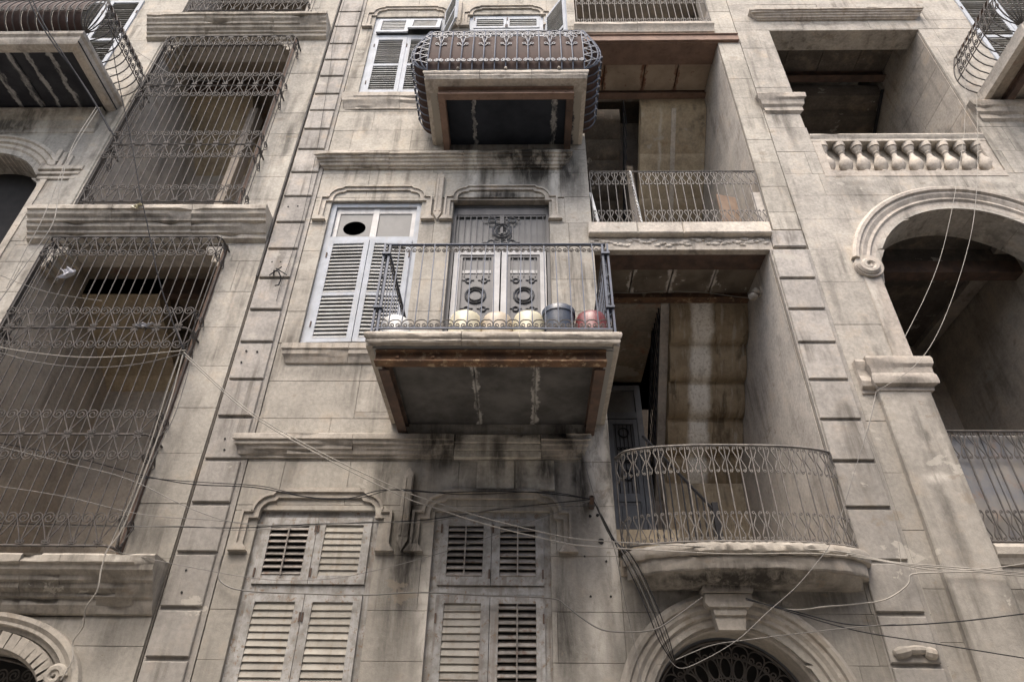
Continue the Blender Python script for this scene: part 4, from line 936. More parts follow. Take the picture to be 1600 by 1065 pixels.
bme = MB().lathe(bp, 0, 0, 20).mesh('baluster', M['trimR'], 35)
for i in range(10):
    o = link('baluster', bme, BR, (4.72+.272*(i+.13), .11, 9.84))
# the wide arch: archivolt ending in scrolls, soffit, capitals, pilaster
arch_mould(BR, RX, RZ, [(1.80,.03),(1.80,-.06),(1.765,-.085),(1.72,-.08),(1.70,-.045),(1.66,-.05),(1.60,-.02),(1.56,-.03),(1.53,.0),(1.46,.005),(1.44,.03),(1.40,.035),(1.40,.52)], PI*.07, PI*.93, 64, M['trimR'])
for i in range(7):
    a0, a1 = PI*(1-i/7), PI*(1-(i+1)/7); m = MB(); n = 6; rA, rB = 1.392, 1.50
    for k in range(n+1):
        a = a0+(a1-a0)*(k/n*.985+.0075); m.v += [(RX+rA*math.cos(a),.05,RZ+rA*math.sin(a)),(RX+rA*math.cos(a),.56,RZ+rA*math.sin(a)),(RX+rB*math.cos(a),.56,RZ+rB*math.sin(a))]
    for k in range(n): m.f += [(k*3,k*3+3,k*3+4,k*3+1),(k*3+1,k*3+4,k*3+5,k*3+2)]
    part('soffit_stone', m, M['stoneR'], BR)
sc = [(x,y,z) for x,y,z in spiral(0,0,.13,PI*1.0,1.6,34,.12,1)]
part('scroll', MB().tube([(RX-1.57+x, -.045, RZ+.245+z) for x,y,z in sc], [.060*(1-.55*i/34) for i in range(35)], 8), M['trimR'], BR, True)
part('scroll', MB().prism([(RX-1.57+.19*math.cos(2*PI*i/28), RZ+.245+.19*math.sin(2*PI*i/28)) for i in range(28)], -.05, .03), M['trimR'], BR)
part('scroll', MB().tube([(RX+1.57-x, -.045, RZ+.245+z) for x,y,z in sc], [.060*(1-.55*i/34) for i in range(35)], 8), M['trimR'], BR, True)
part('scroll', MB().prism([(RX+1.57+.19*math.cos(2*PI*i/28), RZ+.245+.19*math.sin(2*PI*i/28)) for i in range(28)], -.05, .03), M['trimR'], BR)
part('pilaster', MB().cbox(7.645,8.25,-.07,.40,1.9,5.87,.012), M['stoneR'], BR)
mould(BR, [(.075,6.31),(.09,6.27),(.085,6.20),(.06,6.16),(.055,6.08),(.07,6.05),(.085,5.99),(.07,5.93),(.02,5.91),(.015,5.86),(0,5.855)], 7.62, 8.25, M['trimR'], y=-.07, seed=49, name='capital', back=.47, chip=.005)
part('jamb_strip', MB().cbox(4.56,4.80,-.012,.40,6.28,RZ+.1,.01), M['trimR'], BR)
part('pilaster', MB().cbox(4.19,4.795,-.07,.40,1.9,5.87,.012), M['stoneR'], BR)
mould(BR, [(.075,6.30),(.09,6.27),(.085,6.20),(.06,6.16),(.055,6.08),(.07,6.05),(.085,5.99),(.07,5.93),(.02,5.91),(.015,5.86),(0,5.855)], 4.02, 4.20, M['trimR'], y=.0, seed=46, mitre=(False,False), name='capital', chip=.006)
mould(BR, [(.075,6.31),(.09,6.27),(.085,6.20),(.06,6.16),(.055,6.08),(.07,6.05),(.085,5.99),(.07,5.93),(.02,5.91),(.015,5.86),(0,5.855)], 4.20, 4.82, M['trimR'], y=-.07, seed=47, mitre=(True,True), name='capital', back=.47, chip=.005)
part('loggia_wall', MB().box(7.64,7.9,.4,3.6,3.9,9.6), M['plasterD'], BR); part('loggia_wall', MB().box(4.5,4.8,.4,3.6,3.9,9.6), M['plasterD'], BR)
part('loggia_wall', MB().box(4.5,7.9,3.6,3.8,3.5,9.9), M['plasterD'], BR); part('loggia_ceiling', MB().box(4.5,7.9,.55,3.7,9.1,9.3), M['ceild'], BR)
part('dark_beam', MB().box(4.8,7.64,.95,1.15,8.62,8.85), M['rustdark'], BR)
part('dark_beam', MB().box(4.8,7.64,.955,1.05,8.85,9.1), M['ceild'], BR)
part('loggia_floor', MB().box(4.8,7.64,.0,3.6,3.82,3.98), M['ceild'], BR)
mould(BR, [(.07,4.04),(.085,4.0),(.08,3.93),(.05,3.90),(.03,3.84),(0,3.82)], 4.80, 7.7, M['slab'], y=.006, seed=48, mitre=(False,False), name='sill_stone')
for k in range(13):
    a = 4.81+k*.218; part('metal_sheet', MB().cbox(a, a+.214, .075+.012*(k%2), .11, 4.05, 5.36, .008), M['bluegrey'], BR)
for k, (x, z, l, r_) in enumerate(((3.56,3.0,.10,.055),(3.70,3.02,.12,.045),(3.82,2.99,.07,.06))):
    part('mortar_lump', MB().lathe([(.0,-l),(r_*.7,-l*.8),(r_,-l*.2),(r_*.85,l*.5),(r_*.4,l*.9),(0,l)], 0, 0, 9), M['trimC'], BC, 30, loc=(x,-.045,z), rot=(0,PI/2+.2*k-.2,0))
# balcony at the far top corner
b3 = part('balcony', MB().box(7.70,11.6,-1.20,.05,11.58,11.74), M['ceil'], BR)
part('edge_stone', MB().cbox(7.64,7.74,-1.24,.02,11.55,11.78,.02).box(7.66,11.6,-1.26,-1.16,11.56,11.77), M['slab'], b3)
ibeam((7.98,-1.1,0),(7.98,.02,0),.11,.14,.016,11.57,M['rustdark'],b3)
shutter(BR, 8.35, 9.05, 12.2, 14.9, -.02, [1.3], M['white'], M['slatw'], tilt=62, nsl=.07, sw=.08)
shutter(BR, 9.06, 9.75, 12.2, 14.9, -.02, [1.3], M['white'], M['slatw'], tilt=62, nsl=.07, sw=.08)
# ------------------------------------------------------------------ iron railings and cages
def front_of(pts):
    # cumulative walk along a polyline in plan: returns f(s) -> (x, y, angle) and its length
    P_ = [Vector(p) for p in pts]; seg = [(b-a).length for a, b in zip(P_[:-1], P_[1:])]; T = sum(seg)
    def f(s):
        for a, b, l in zip(P_[:-1], P_[1:], seg):
            if s <= l+1e-9: t = s/l; d = b-a; return a.x+d.x*t, a.y+d.y*t, math.atan2(d.y, d.x)
            s -= l
        d = P_[-1]-P_[-2]; return P_[-1].x, P_[-1].y, math.atan2(d.y, d.x)
    return f, T
def diamond_railing(name, label, pts, z0, z1, n, mat, gone=(), bandh=.30, group='iron railings with bent diamond rods', r=.008):
    c = Vector(pts[len(pts)//2]); t = thing(name, label, 'railing', (c.x, c.y, z0), group)
    f, T = front_of(pts); p = T/n
    part('top_rail', MB().tube([(f(T*i/40)[0], f(T*i/40)[1], z1) for i in range(41)], .016, 5), mat, t)
    part('bottom_rail', MB().tube([(f(T*i/40)[0], f(T*i/40)[1], z0+.03) for i in range(41)], .012, 5), mat, t)
    bme_ = bar_mesh(z0+.03-(z0), z1-z0, r, mat); dm = diamond(p, bandh, r*.85).mesh('bent_rod', mat)
    for i in range(n+1):
        x, y, a = f(p*i); link('bar', bme_, t, (x, y, z0), (0,0,a))
        if i < n and i not in gone:
            x, y, a = f(p*(i+.5)); link('bent_rod', dm, t, (x, y, z1-.015-bandh), (0,0,a)); link('bent_rod', dm, t, (x, y, z0+.045), (0,0,a))
    return t
diamond_railing('loggia_railing', 'straight grey railing of the middle loggia, a twisted rod tied into it', [(1.0,.02,0),(3.53,.02,0)], 8.69, 9.86, 20, M['ironpale'], gone=(5,), bandh=.28)
diamond_railing('loggia_railing', 'straight railing at the top loggia, in front of a white sheet and rubbish', [(1.0,.0,0),(3.53,.0,0)], 13.90, 15.05, 20, M['ironpale'], bandh=.28)
arc = [(1.03+2.40*i/36, bow(1.03+2.40*i/36, 1.0, 3.46, .30)-.005, 0) for i in range(37)]
arc[0] = (1.02,.03,0); arc[-1] = (3.44,.03,0)
diamond_railing('balcony_railing', 'bowed grey railing over the arched entrance', arc, 3.93, 5.02, 19, M['ironpale'], bandh=.30)
diamond_railing('loggia_railing', 'dark railing backed by blue-grey metal sheets under the wide arch', [(4.83,.03,0),(7.62,.03,0)], 4.06, 5.38, 19, M['iron'], bandh=.33)
# twisted rod and leaning plank in the middle loggia
tw = MB()
for k in (0, PI): tw.tube([(1.62+.07*i/60+.012*math.cos(i*.9+k), -.01+.012*math.sin(i*.9+k), 8.70+1.14*(1-i/60)) for i in range(61)], .0065, 4)
solo('twisted_rod', tw, M['whitep'], 'black and white twisted rod upright in the middle loggia railing', 'rod')
solo('plank', MB().obox((1.045,.10,9.05),(.02,0,0),(0,.035,0),(-.05,0,.40)), M['whitep'], 'narrow pale plank leaning behind the middle loggia railing', 'plank')
solo('wooden_board', MB().obox((3.2,.50,9.25),(.16,.04,0),(-.003,.012,0),(0,0,.58)), M['plank'], 'reddish wooden board standing behind the middle loggia railing', 'board')
# balcony railing of the middle floor
t = thing('balcony_railing', 'blue-black railing with curled bands round the balcony of plastic tubs', 'railing', (-.3,-1.57,5.6))
fx0, fx1, fy, bz, tz = -1.50, .87, -1.57, 5.62, 6.80
part('top_rail', MB().tube([(fx0,-.0,tz),(fx0,fy,tz),(fx1,fy,tz),(fx1,.0,tz)], .018, 5), M['ironblue'], t)
part('bottom_rail', MB().tube([(fx0,0,bz+.03),(fx0,fy,bz+.03)], .012, 4).tube([(fx0,fy,bz+.04),(-.05,fy,bz+.04),(fx1,fy,bz+.03)], .012, 4).tube([(fx1,fy,bz+.03),(fx1,0,bz+.03)], .012, 4), M['ironblue'], t)
part('bottom_plate', MB().box(.22,fx1,fy-.012,fy+.012,bz-.03,bz+.02), M['iron'], t)
nb = 18; p = (fx1-fx0)/nb
bm_ = bar_mesh(.03, tz-bz, .0075, M['ironblue']); ot = omega(p*.98,.10,.0058).mesh('scroll', M['iron']); ob = omega(p*.98,.11,.0062).mesh('scroll', M['iron'])
rb = random.Random(4)
for i in range(1, nb):
    link('bar', bm_, t, (fx0+p*i, fy, bz), (rb.gauss(0,.004), rb.gauss(0,.009), 0))
for i in range(nb):
    link('scroll', ot, t, (fx0+p*(i+.5), fy, tz-.012)); link('scroll', ob, t, (fx0+p*(i+.5), fy-.002, bz+.15))
    for s in range(12) if i == 0 else ():
        y = fy+.125*(s+1)
        for x in (fx0, fx1): link('bar', bm_, t, (x, y, bz))
os_ = omega(.125,.10,.0058).mesh('scroll', M['iron'])
for s in range(12):
    for x in (fx0, fx1):
        link('scroll', os_, t, (x, fy+.125*(s+.5), tz-.012), (0,0,PI/2)); link('scroll', os_, t, (x, fy+.125*(s+.5), bz+.15), (0,0,PI/2))
for x in (fx0, fx1):
    m = MB()
    for dx, dy in ((-.028,-.0),(.028,.0),(0,.05)): m.box(x+dx-.011, x+dx+.011, fy+dy-.011, fy+dy+.011, bz-.02, tz+.01)
    for k in range(9): m.obox((x, fy+.02, bz+.10+k*.13), (.03,0,.03*(1 if k%2 else -1)), (0,.006,0), (-.004,0,.004))
    for z in (bz+.30, tz-.14): m.box(x-.045, x+.045, fy-.03, fy+.07, z-.012, z+.012)
    part('corner_post', m, M['ironblue'], t)
# bombe railing of the top balcony with sheet metal behind
t = thing('balcony_railing', 'bulging wrought-iron railing lined with brown sheet metal on the top balcony', 'railing', (-.3,-1.2,10.66))
def bulge(u): # u: 0 slab .. 1 top
    return .27*math.sin(PI*min(1, (u*.93)**.62))**1.05
bx0, bx1, by, z0_, z1_ = -1.44, .875, -1.21, 10.66, 11.70
us = [i/12 for i in range(13)]
nb = 14; p = (bx1-bx0)/nb
barp = MB().tube([(0,-bulge(u)*.22,u*(z1_-z0_)) for u in us], .0105, 5).mesh('bar', M['ironshine'], True)
sideL = MB().tube([(-bulge(u),0,u*(z1_-z0_)) for u in us], .0105, 5).mesh('bar', M['ironshine'], True)
sideR = MB().tube([(bulge(u),0,u*(z1_-z0_)) for u in us], .0105, 5).mesh('bar', M['ironshine'], True)
for i in range(nb+1): link('bar', barp, t, (bx0+p*i, by, z0_))
for s in range(1, 9):
    link('bar', sideL, t, (bx0, by+.135*s, z0_)); link('bar', sideR, t, (bx1, by+.135*s, z0_))
def corner_pt(u, a, sx): b = bulge(u); return ((bx0-b*math.sin(a)) if sx < 0 else (bx1+b*math.sin(a)), by-b*.22*math.cos(a), z0_+u*(z1_-z0_))
for sx in (-1, 1):
    for a in (PI/8*1.2, PI/4*1.2, PI/8*3.2): part('bar', MB().tube([corner_pt(u, a, sx) for u in us], .0105, 5), M['ironshine'], t, True)
    for k in range(5): part('cross_strap', MB().tube([corner_pt(.12+.16*k+.16*j/6, PI/2*j/6, sx) for j in range(7)], .009, 4), M['ironshine'], t)
    for k in range(5): part('cross_strap', MB().tube([corner_pt(.12+.16*k+.16*(1-j/6), PI/2*j/6, sx) for j in range(7)], .009, 4), M['ironshine'], t)
part('top_rail', MB().tube([(bx0,0,z1_),(bx0,by,z1_),(bx1,by,z1_),(bx1,0,z1_)], .02, 5), M['ironblue'], t)
part('bottom_rail', MB().tube([(bx0,0,z0_+.02),(bx0,by,z0_+.02),(bx1,by,z0_+.02),(bx1,0,z0_+.02)], .014, 5), M['iron'], t)
# curls: a band under the top rail, hearts on every other bar, big curls at the belly
cm = omega(p*.96,.10,.009).mesh('curl', M['ironshine'])
h = MB()
for s in (-1, 1): h.tube([(s*x, 0, z) for x,y,z in [(0,0,-.20)]+list(reversed(spiral(-.05,-.02,.055,PI*.0,1.2,14,.3,1)))], .0085, 4)
for s in (-1, 1): h.tube([(s*x, 0, z) for x,y,z in [(0,0,-.26),(-.03,0,-.22)]+list(reversed(spiral(-.062,-.20,.03,PI*.0,1.0,10,.35,1)))], .008, 4)
hm = h.mesh('heart_scroll', M['ironshine'])
big = MB().tube([(x,0,z) for x,y,z in spiral(-p*.24,0,p*.23,PI*.5,1.5,20,.2,1)], .0095, 4).tube([(-x,0,z) for x,y,z in spiral(-p*.24,0,p*.23,PI*.5,1.5,20,.2,1)], .0095, 4).mesh('curl', M['ironshine'])
for i in range(nb):
    link('curl', cm, t, (bx0+p*(i+.5), by-.01, z1_-.015)); link('curl', big, t, (bx0+p*(i+.5), by-bulge(.16)*.22-.012, z0_+.16*(z1_-z0_)))
    if i % 2 == 0: link('heart_scroll', hm, t, (bx0+p*(i+1), by-bulge(.72)*.22-.012, z0_+.80*(z1_-z0_)), (.05,0,0))
for s in range(8):
    for x, sx in ((bx0,-1),(bx1,1)): link('curl', big, t, (x+sx*(bulge(.30)+.01), by+.135*(s+.5), z0_+.30*(z1_-z0_)), (0,0,PI/2))
def sheet(pts_top, name='sheet'):
    pass
for i in range(7):
    a, b = bx0+p*2*i+.004, bx0+p*2*(i+1)-.004; m = MB(); L = len(us)
    for x in (a, b):
        for u in us[:11]: m.v.append((x, by-bulge(u)*.22+.022, z0_+.03+u*(z1_-z0_)))
    n = 11
    for j in range(n-1): m.f.append((j, j+n, j+n+1, j+1))
    part('metal_sheet', m, M['sheet'], t, True)
for x, sx in ((bx0,-1),(bx1,1)):
    m = MB(); n = 10
    for y in (by+.02, -.02):
        for u in us[:10]: m.v.append((x+sx*(bulge(u)-.022), y, z0_+.03+u*(z1_-z0_)))
    for j in range(n-1): m.f.append((j, j+n, j+n+1, j+1))
    part('metal_sheet', m, M['sheet'], t, True)
part('finial_ball', MB().lathe([(.0,0),(.018,.006),(.024,.022),(.018,.038),(0,.046)], -.98, by-.03, 10).lathe([(.0,0),(.018,.006),(.024,.022),(.018,.038),(0,.046)], -.28, by-.03, 10).lathe([(.0,0),(.018,.006),(.024,.022),(.018,.038),(0,.046)], .5, by-.03, 10), M['trimC'], t, True, loc=(0,0,10.645))
# cages on the west building
def cage(label, x0, x1, z0, z1, y, rows, mids, mat, top=True):
    t = thing('window_cage', label, 'window cage', (x0, y, z0), 'iron cages on the west house')
    n = max(2, 2*round((x1-x0)/.26)); p = (x1-x0)/n
    bme_ = bar_mesh(0, z1-z0-(.0), .0075, mat)
    for i in range(n+1): link('bar', bme_, t, (x0+p*i, y, z0))
    sy = [y*(1-k/3) for k in (1, 2)]
    for x in (x0, x1):
        for yy in sy: link('bar', bme_, t, (x, yy, z0))
    for z in [z0+.015, z1]+mids:
        part('rail', MB().tube([(x0,.03,z),(x0,y+.05,z),(x0+.05,y,z),(x1-.05,y,z),(x1,y+.05,z),(x1,.03,z)], .014, 5), mat, t)
    if top:
        for i in range(n): part('top_bar', MB().tube([(x0+p*(i+.5),y,z1),(x0+p*(i+.5),.02,z1+.02)], .008, 4), mat, t)
    lp = p*2; k = int(n/2); cache = {}
    for zb, h, fl in rows:
        key = (h, fl)
        if key not in cache: cache[key] = (lyre(lp, h, .0072, fl).mesh('scroll', mat), lyre(abs(y)*.95, h, .007, fl).mesh('scroll', mat))
        for i in range(k): link('scroll', cache[key][0], t, (x0+lp*(i+.5), y-.012, zb))
        for x in (x0, x1): link('scroll', cache[key][1], t, (x, y/2, zb), (0,0,PI/2))
    return t
cage('large cage with wires bundled along one edge, above the lowest ledge', -6.57, -4.17, 3.86, 8.18, -.30,
     [(8.16,.28,True),(6.63,.24,False),(6.60,.24,True),(5.14,.24,False),(5.12,.24,True),(3.89,.27,False)], [6.615,5.13], M['iron'])
cage('cage standing on the ledge with a scrap of paper, ochre stones behind it', -6.47, -4.13, 8.86, 13.20, -.30,
     [(13.18,.23,True),(11.71,.27,False),(11.68,.24,True),(10.17,.24,False),(10.14,.25,True),(8.89,.27,False)], [11.695,10.155], M['iron'])
cage('cage cut off by the photo edge, on the highest ledge', -6.40, -4.13, 14.06, 17.0, -.30, [(14.09,.27,False)], [], M['iron'])
# bombe railings of the two corner balconies
def bombe(label, x0, x1, y0, z0, z1, mat, sheets, ends, step=.12, amp=.24):
    t = thing('balcony_railing', label, 'railing', (x1, y0, z0))
    bl_ = lambda u: amp*math.sin(PI*min(1, (u*.93)**.62))**1.05
    fb = MB().tube([(0,-bl_(u),u*(z1-z0)) for u in us], .0105, 4).mesh('bar', mat, True)
    fs = spiral(0,0,.05,PI*.5,1.4,14,.25,1); cu = MB().tube(fs, .009, 4).mesh('curl', mat)
    n = int((x1-x0)/step)
    for i in range(n+1):
        link('bar', fb, t, (x0+(x1-x0)*i/n, y0, z0)); link('curl', cu, t, (x0+(x1-x0)*(i+.45)/n, y0-bl_(.28)-.01, z0+.28*(z1-z0))); link('curl', cu, t, (x0+(x1-x0)*(i+.45)/n, y0-bl_(.8)-.01, z0+.85*(z1-z0)))
    for x, sx in ends:
        sb = MB().tube([(sx*bl_(u),0,u*(z1-z0)) for u in us], .0105, 4).mesh('bar', mat, True); k = int(-y0/step)
        for s in range(k+1):
            y = y0*(1-s/k); link('bar', sb, t, (x, y, z0))
            if s < k: link('curl', cu, t, (x+sx*(bl_(.35)+.01), y-y0/k*.5*-1, z0+.4*(z1-z0)), (0,0,PI/2)); link('curl', cu, t, (x+sx*(bl_(.6)+.01), y-y0/k*.5*-1, z0+.62*(z1-z0)), (0,0,PI/2))
        for a in (.3,.55,.8,1.05,1.3): part('bar', MB().tube([(x+sx*bl_(u)*math.sin(a), y0-bl_(u)*math.cos(a), z0+u*(z1-z0)) for u in us], .0105, 4), mat, t, True)
        part('side_strap', MB().tube([(x+sx*bl_(.33),y,z0+.33*(z1-z0)) for y in (y0, y0*.5, 0)], .009, 4).tube([(x+sx*bl_(.7),y,z0+.7*(z1-z0)) for y in (y0, y0*.5, 0)], .009, 4), mat, t)
        part('top_rail', MB().tube([(x,.0,z1),(x,y0,z1)], .022, 5), M['rustdark'], t); part('bottom_rail', MB().tube([(x,.0,z0+.02),(x,y0,z0+.02)], .016, 5), mat, t)
    part('top_rail', MB().tube([(x0,y0,z1),(x1,y0,z1)], .02, 5), mat, t); part('bottom_rail', MB().tube([(x0,y0,z0+.02),(x1,y0,z0+.02)], .016, 5), mat, t)
    if sheets:
        for i in range(0, n, 2):
            a, b = x0+(x1-x0)*i/n, x0+(x1-x0)*min(i+1.96,n)/n; m = MB()
            for x in (a, b):
                for u in us: m.v.append((x, y0-bl_(u)+.024, z0+.02+u*.95*(z1-z0)))
            for j in range(12): m.f.append((j, j+13, j+14, j+1))
            part('metal_sheet', m, M['sheet'], t, True)
    return t
bombe('bulging railing with rusty brown sheets in the corner above the black veined balcony', TB0, TB1-.0, TBY+.02, TBZ+.20, TBZ+1.22, M['iron'], True, [(TB1,1)])
bombe('bulging iron railing with open sides above a slab beside white shutters', 7.68, 11.6, -1.20, 11.78, 12.85, M['iron'], False, [(7.68,-1)])
# far cut-off railing with blue cloth at the photo edge
t = thing('balcony_railing', 'dark pointed end of a railing with blue cloth hung on it', 'railing', (-7.0,-.9,6.4))
part('top_rail', MB().tube([(-7.9,-.9,8.2),(-6.72,-.9,6.98)], .028, 6), M['iron'], t)
for i in range(7): part('bar', MB().tube([(-7.6+.13*i,-.9,7.9-.135*i),(-7.6+.13*i,-.9,7.3-.12*i)], .010, 4), M['iron'], t)
part('lower_rail', MB().tube([(-7.9,-.9,7.45),(-7.2,-.9,6.7),(-6.75,-.9,6.62),(-6.66,-.9,6.9)], .012, 5), M['iron'], t)
def cloth(name, cx, cy, cz, w, h, mat, label, seed, cat='cloth', fold=.05):
    rr_ = random.Random(seed); n = 10; m = MB()
    ph = [rr_.uniform(0,6) for _ in range(4)]
    for i in range(n+1):
        for j in range(n+1):
            u, v = i/n, j/n
            m.v.append((cx+(u-.5)*w*(1-.25*v)+.04*math.sin(5*v+ph[0]), cy+fold*math.sin(9*u+ph[1]+2*v)+fold*.5*math.sin(17*u+ph[2]), cz-v*h*(1+.12*math.sin(4*u+ph[3]))))
    for i in range(n):
        for j in range(n): k = i*(n+1)+j; m.f.append((k, k+n+1, k+n+2, k+1))
    o = solo(name, m, mat, label, cat, None, True)
    return o
cloth('hanging_cloth', -6.92, -.93, 6.85, .42, .55, M['bluerag'], 'blue patterned cloth draped over the railing end at the photo edge', 1)
cloth('rag', -6.02, -.36, 7.55, .19, .16, M['rag'], 'pale plastic rag caught between cage bars of the large cage', 2, 'rag', .03)
cloth('rag', -4.72, -.335, 6.66, .16, .06, M['rag'], 'small white rag on the middle rail of the large cage', 3, 'rag', .02)
cloth('paper_scrap', -5.52, -.34, 8.80, .10, .09, M['cream'], 'cream scrap of paper on the moulded ledge', 4, 'paper', .02)
# plastic tubs on the middle balcony
def tub(x, r, hgt, mat, label, dome=True, y=-1.36, grp='plastic tubs along the balcony edge'):
    t = thing('plastic_tub', label, 'tub', (x, y, 5.585), grp)
    if dome:
        prof = [(r*.99,0),(r,.02),(r*.985,.03),(r*.985,hgt*.55),(r*.96,hgt*.74),(r*.86,hgt*.89),(r*.62,hgt*.97),(r*.3,hgt*.998),(0.002,hgt)]
        part('body', MB().lathe(prof, 0, 0, 36), mat, t, 60, loc=(x,y,5.585))
        part('rim', MB().lathe([(r*1.0,.0),(r*1.035,.006),(r*1.035,.028),(r*1.0,.034)], 0, 0, 36), mat, t, 60, loc=(x,y,5.585))
    else:
        part('body', MB().lathe([(r*.84,0),(r*.87,.03),(r*.98,hgt*.84),(r*.98,hgt*.86)], 0, 0, 36), mat, t, 50, loc=(x,y,5.585))
        part('rim', MB().lathe([(r*.975,hgt*.84),(r*1.04,hgt*.85),(r*1.04,hgt*.99),(r*1.02,hgt),(r*.97,hgt),(r*.95,hgt*.6)], 0, 0, 36), mat, t, 50, loc=(x,y,5.585))
    return t
tub(-1.34,.15,.35,M['whitep'],'white plastic tub upside down beside the corner post')
tub(-.615,.178,.40,M['cream'],'clean cream tub upside down, next to the stained brownish one and the doorway')
tub(-.285,.165,.385,M['tan'],'stained brownish cream tub between two clean cream ones')
tub(.04,.17,.40,M['cream'],'clean cream tub upside down, touching the dark blue bucket')
tub(.355,.17,.43,M['bluep'],'dark blue bucket with a thick rim between cream and red tubs',False)
tub(.69,.172,.40,M['redp'],'dull red tub at the balcony corner post')
# rubbish in the top loggia
m = MB(); n = 14
for i in range(n+1):
    for j in range(7):
        u, v = i/n, j/6; m.v.append((1.95+1.15*u, .5+.25*v, 14.0+.62*v*math.sin(PI*min(1,.12+u*.95))**.6+.05*math.sin(6*u)))
for i in range(n):
    for j in range(6): k = i*7+j; m.f.append((k, k+7, k+8, k+1))
solo('white_sheet', m, M['rag'], 'crumpled white sheet leaning behind the top loggia railing', 'sheet', None, True)
solo('plank', MB().obox((1.55,.35,14.2),(.45,0,.12),(0,.06,0),(-.02,0,.05)), M['whitep'], 'broad pale plank lying slanted behind the top loggia railing', 'plank')
for i, (x, z, s) in enumerate(((3.15,14.02,.10),(3.28,14.10,.08),(3.2,14.22,.09),(3.32,14.3,.08),(3.22,14.38,.08))):
    solo('brick', MB().obox((x,.5,z),(s*1.3,.02*i,0),(0,.08,0),(0,0,.045)), M['plank'], ('lowest brick of the pile beside the white sheet in the top loggia','second lowest brick of the pile beside the white sheet','middle brick of the pile beside the white sheet','second highest brick of the pile beside the white sheet','topmost brick of the pile beside the white sheet')[i], 'brick', 'broken bricks in the top loggia')
solo('iron_hook', MB().tube([(-3.42,-.04,7.70),(-3.40,-.12,7.72),(-3.33,-.12,7.70),(-3.28,-.10,7.60),(-3.29,-.10,7.48),(-3.34,-.10,7.47)], .010, 5).tube([(-3.46,-.09,7.66),(-3.30,-.13,7.78)], .008, 4).tube([(-3.38,-.12,7.76),(-3.22,-.10,7.66)], .008, 4), M['cablek'], 'bent iron hook tangled with wire on a grooved quoin beside the middle window', 'hook')
# lamp on the loggia wall, pipe stub with cables, drainpipe
t = thing('wall_lamp', 'pale double lamp holder on the lower loggia wall', 'lamp', (3.40,.62,7.92))
part('socket', MB().lathe([(.03,0),(.045,.02),(.045,.07),(.03,.09)], 0, 0, 12), M['trimC'], t, 50, loc=(3.37,.60,7.93), rot=(0,-1.2,.3))
part('bulb', MB().lathe([(.02,0),(.05,.05),(.06,.09),(.045,.13),(.0,.145)], 0, 0, 12), M['trimC'], t, 50, loc=(3.34,.60,7.86), rot=(0,-1.9,.3))
part('base', MB().box(3.385,3.41,.55,.66,7.88,8.0), M['trimC'], t)
t = thing('pipe_stub', 'open rusty pipe stub in the wall that holds the bundled cables', 'pipe', (.72,0,4.47))
part('pipe', MB().lathe([(.030,0),(.030,.14),(.020,.14),(.020,.02)], 0, 0, 14), M['rustdark'], t, 50, loc=(.72,-.0,4.42), rot=(.9,0,0))
part('collar', MB().lathe([(.038,0),(.038,.03)], 0, 0, 14), M['iron'], t, 50, loc=(.72,-.02,4.44), rot=(.9,0,0))
solo('drainpipe', MB().tube([(-3.66,-.02,15.6),(-3.665,-.02,11.2),(-3.67,-.02,8.9),(-3.66,-.02,8.4),(-3.66,-.02,7.7)], .017, 7), M['iron'], 'thin dark pipe running down the seam beside the grooved quoins', 'pipe')
solo('stair_railing', MB().tube([(2.06,1.25,8.75),(2.06,3.2,6.85)], .02, 5).v and (lambda m: [m.tube([(2.06,1.25+.13*i,7.95-.127*i),(2.06,1.25+.13*i,8.75-.127*i)], .011, 4) for i in range(16)] and m)(MB().tube([(2.06,1.25,8.75),(2.06,3.2,6.85)], .02, 5).tube([(2.06,1.25,8.0),(2.06,3.2,6.1)], .014, 5)), M['cablek'], 'dark iron stair railing inside the lower loggia beside the striped stone stair', 'railing')
solo('stair_railing', (lambda m: [m.tube([(1.98,1.3+.13*i,12.75-.2*i),(1.98,1.3+.13*i,13.5-.2*i)], .011, 4) for i in range(14)] and m)(MB().tube([(1.98,1.3,13.5),(1.98,3.1,10.8)], .02, 5)), M['cablek'], 'dark iron stair railing inside the upper loggia beside the ochre stair', 'railing')
solo('stair_railing', (lambda m: [m.tube([(1.6+.075*i,1.0,3.9),(1.6+.075*i,1.0,5.75-.10*i)], .011, 4) for i in range(10)] and m)(MB().tube([(1.55,1.0,5.82),(2.32,1.0,4.8)], .02, 5)  .box(2.30,2.37,.97,1.03,3.9,4.9)), M['cablek'], 'sloping dark stair railing with a square newel behind the bowed railing', 'railing')
part('roof', MB().box(-3.6,3.9,.45,4.2,16.5,16.7).box(3.85,3.95,.46,4.2,8.3,16.5), M['joint'], BC); part('rear_wall', MB().box(-3.6,3.9,4.2,4.4,0,16.7), M['joint'], BC)
part('roof', MB().box(3.96,11.5,.41,5,16.0,16.2), M['joint'], BR); part('rear_wall', MB().box(3.96,11.5,5,5.2,0,16.2), M['joint'], BR)
part('roof', MB().box(-12.8,-3.67,.46,3.4,16.6,16.8), M['joint'], BL); part('rear_wall', MB().box(-12.8,-3.67,3.4,3.6,0,16.8), M['joint'], BL)
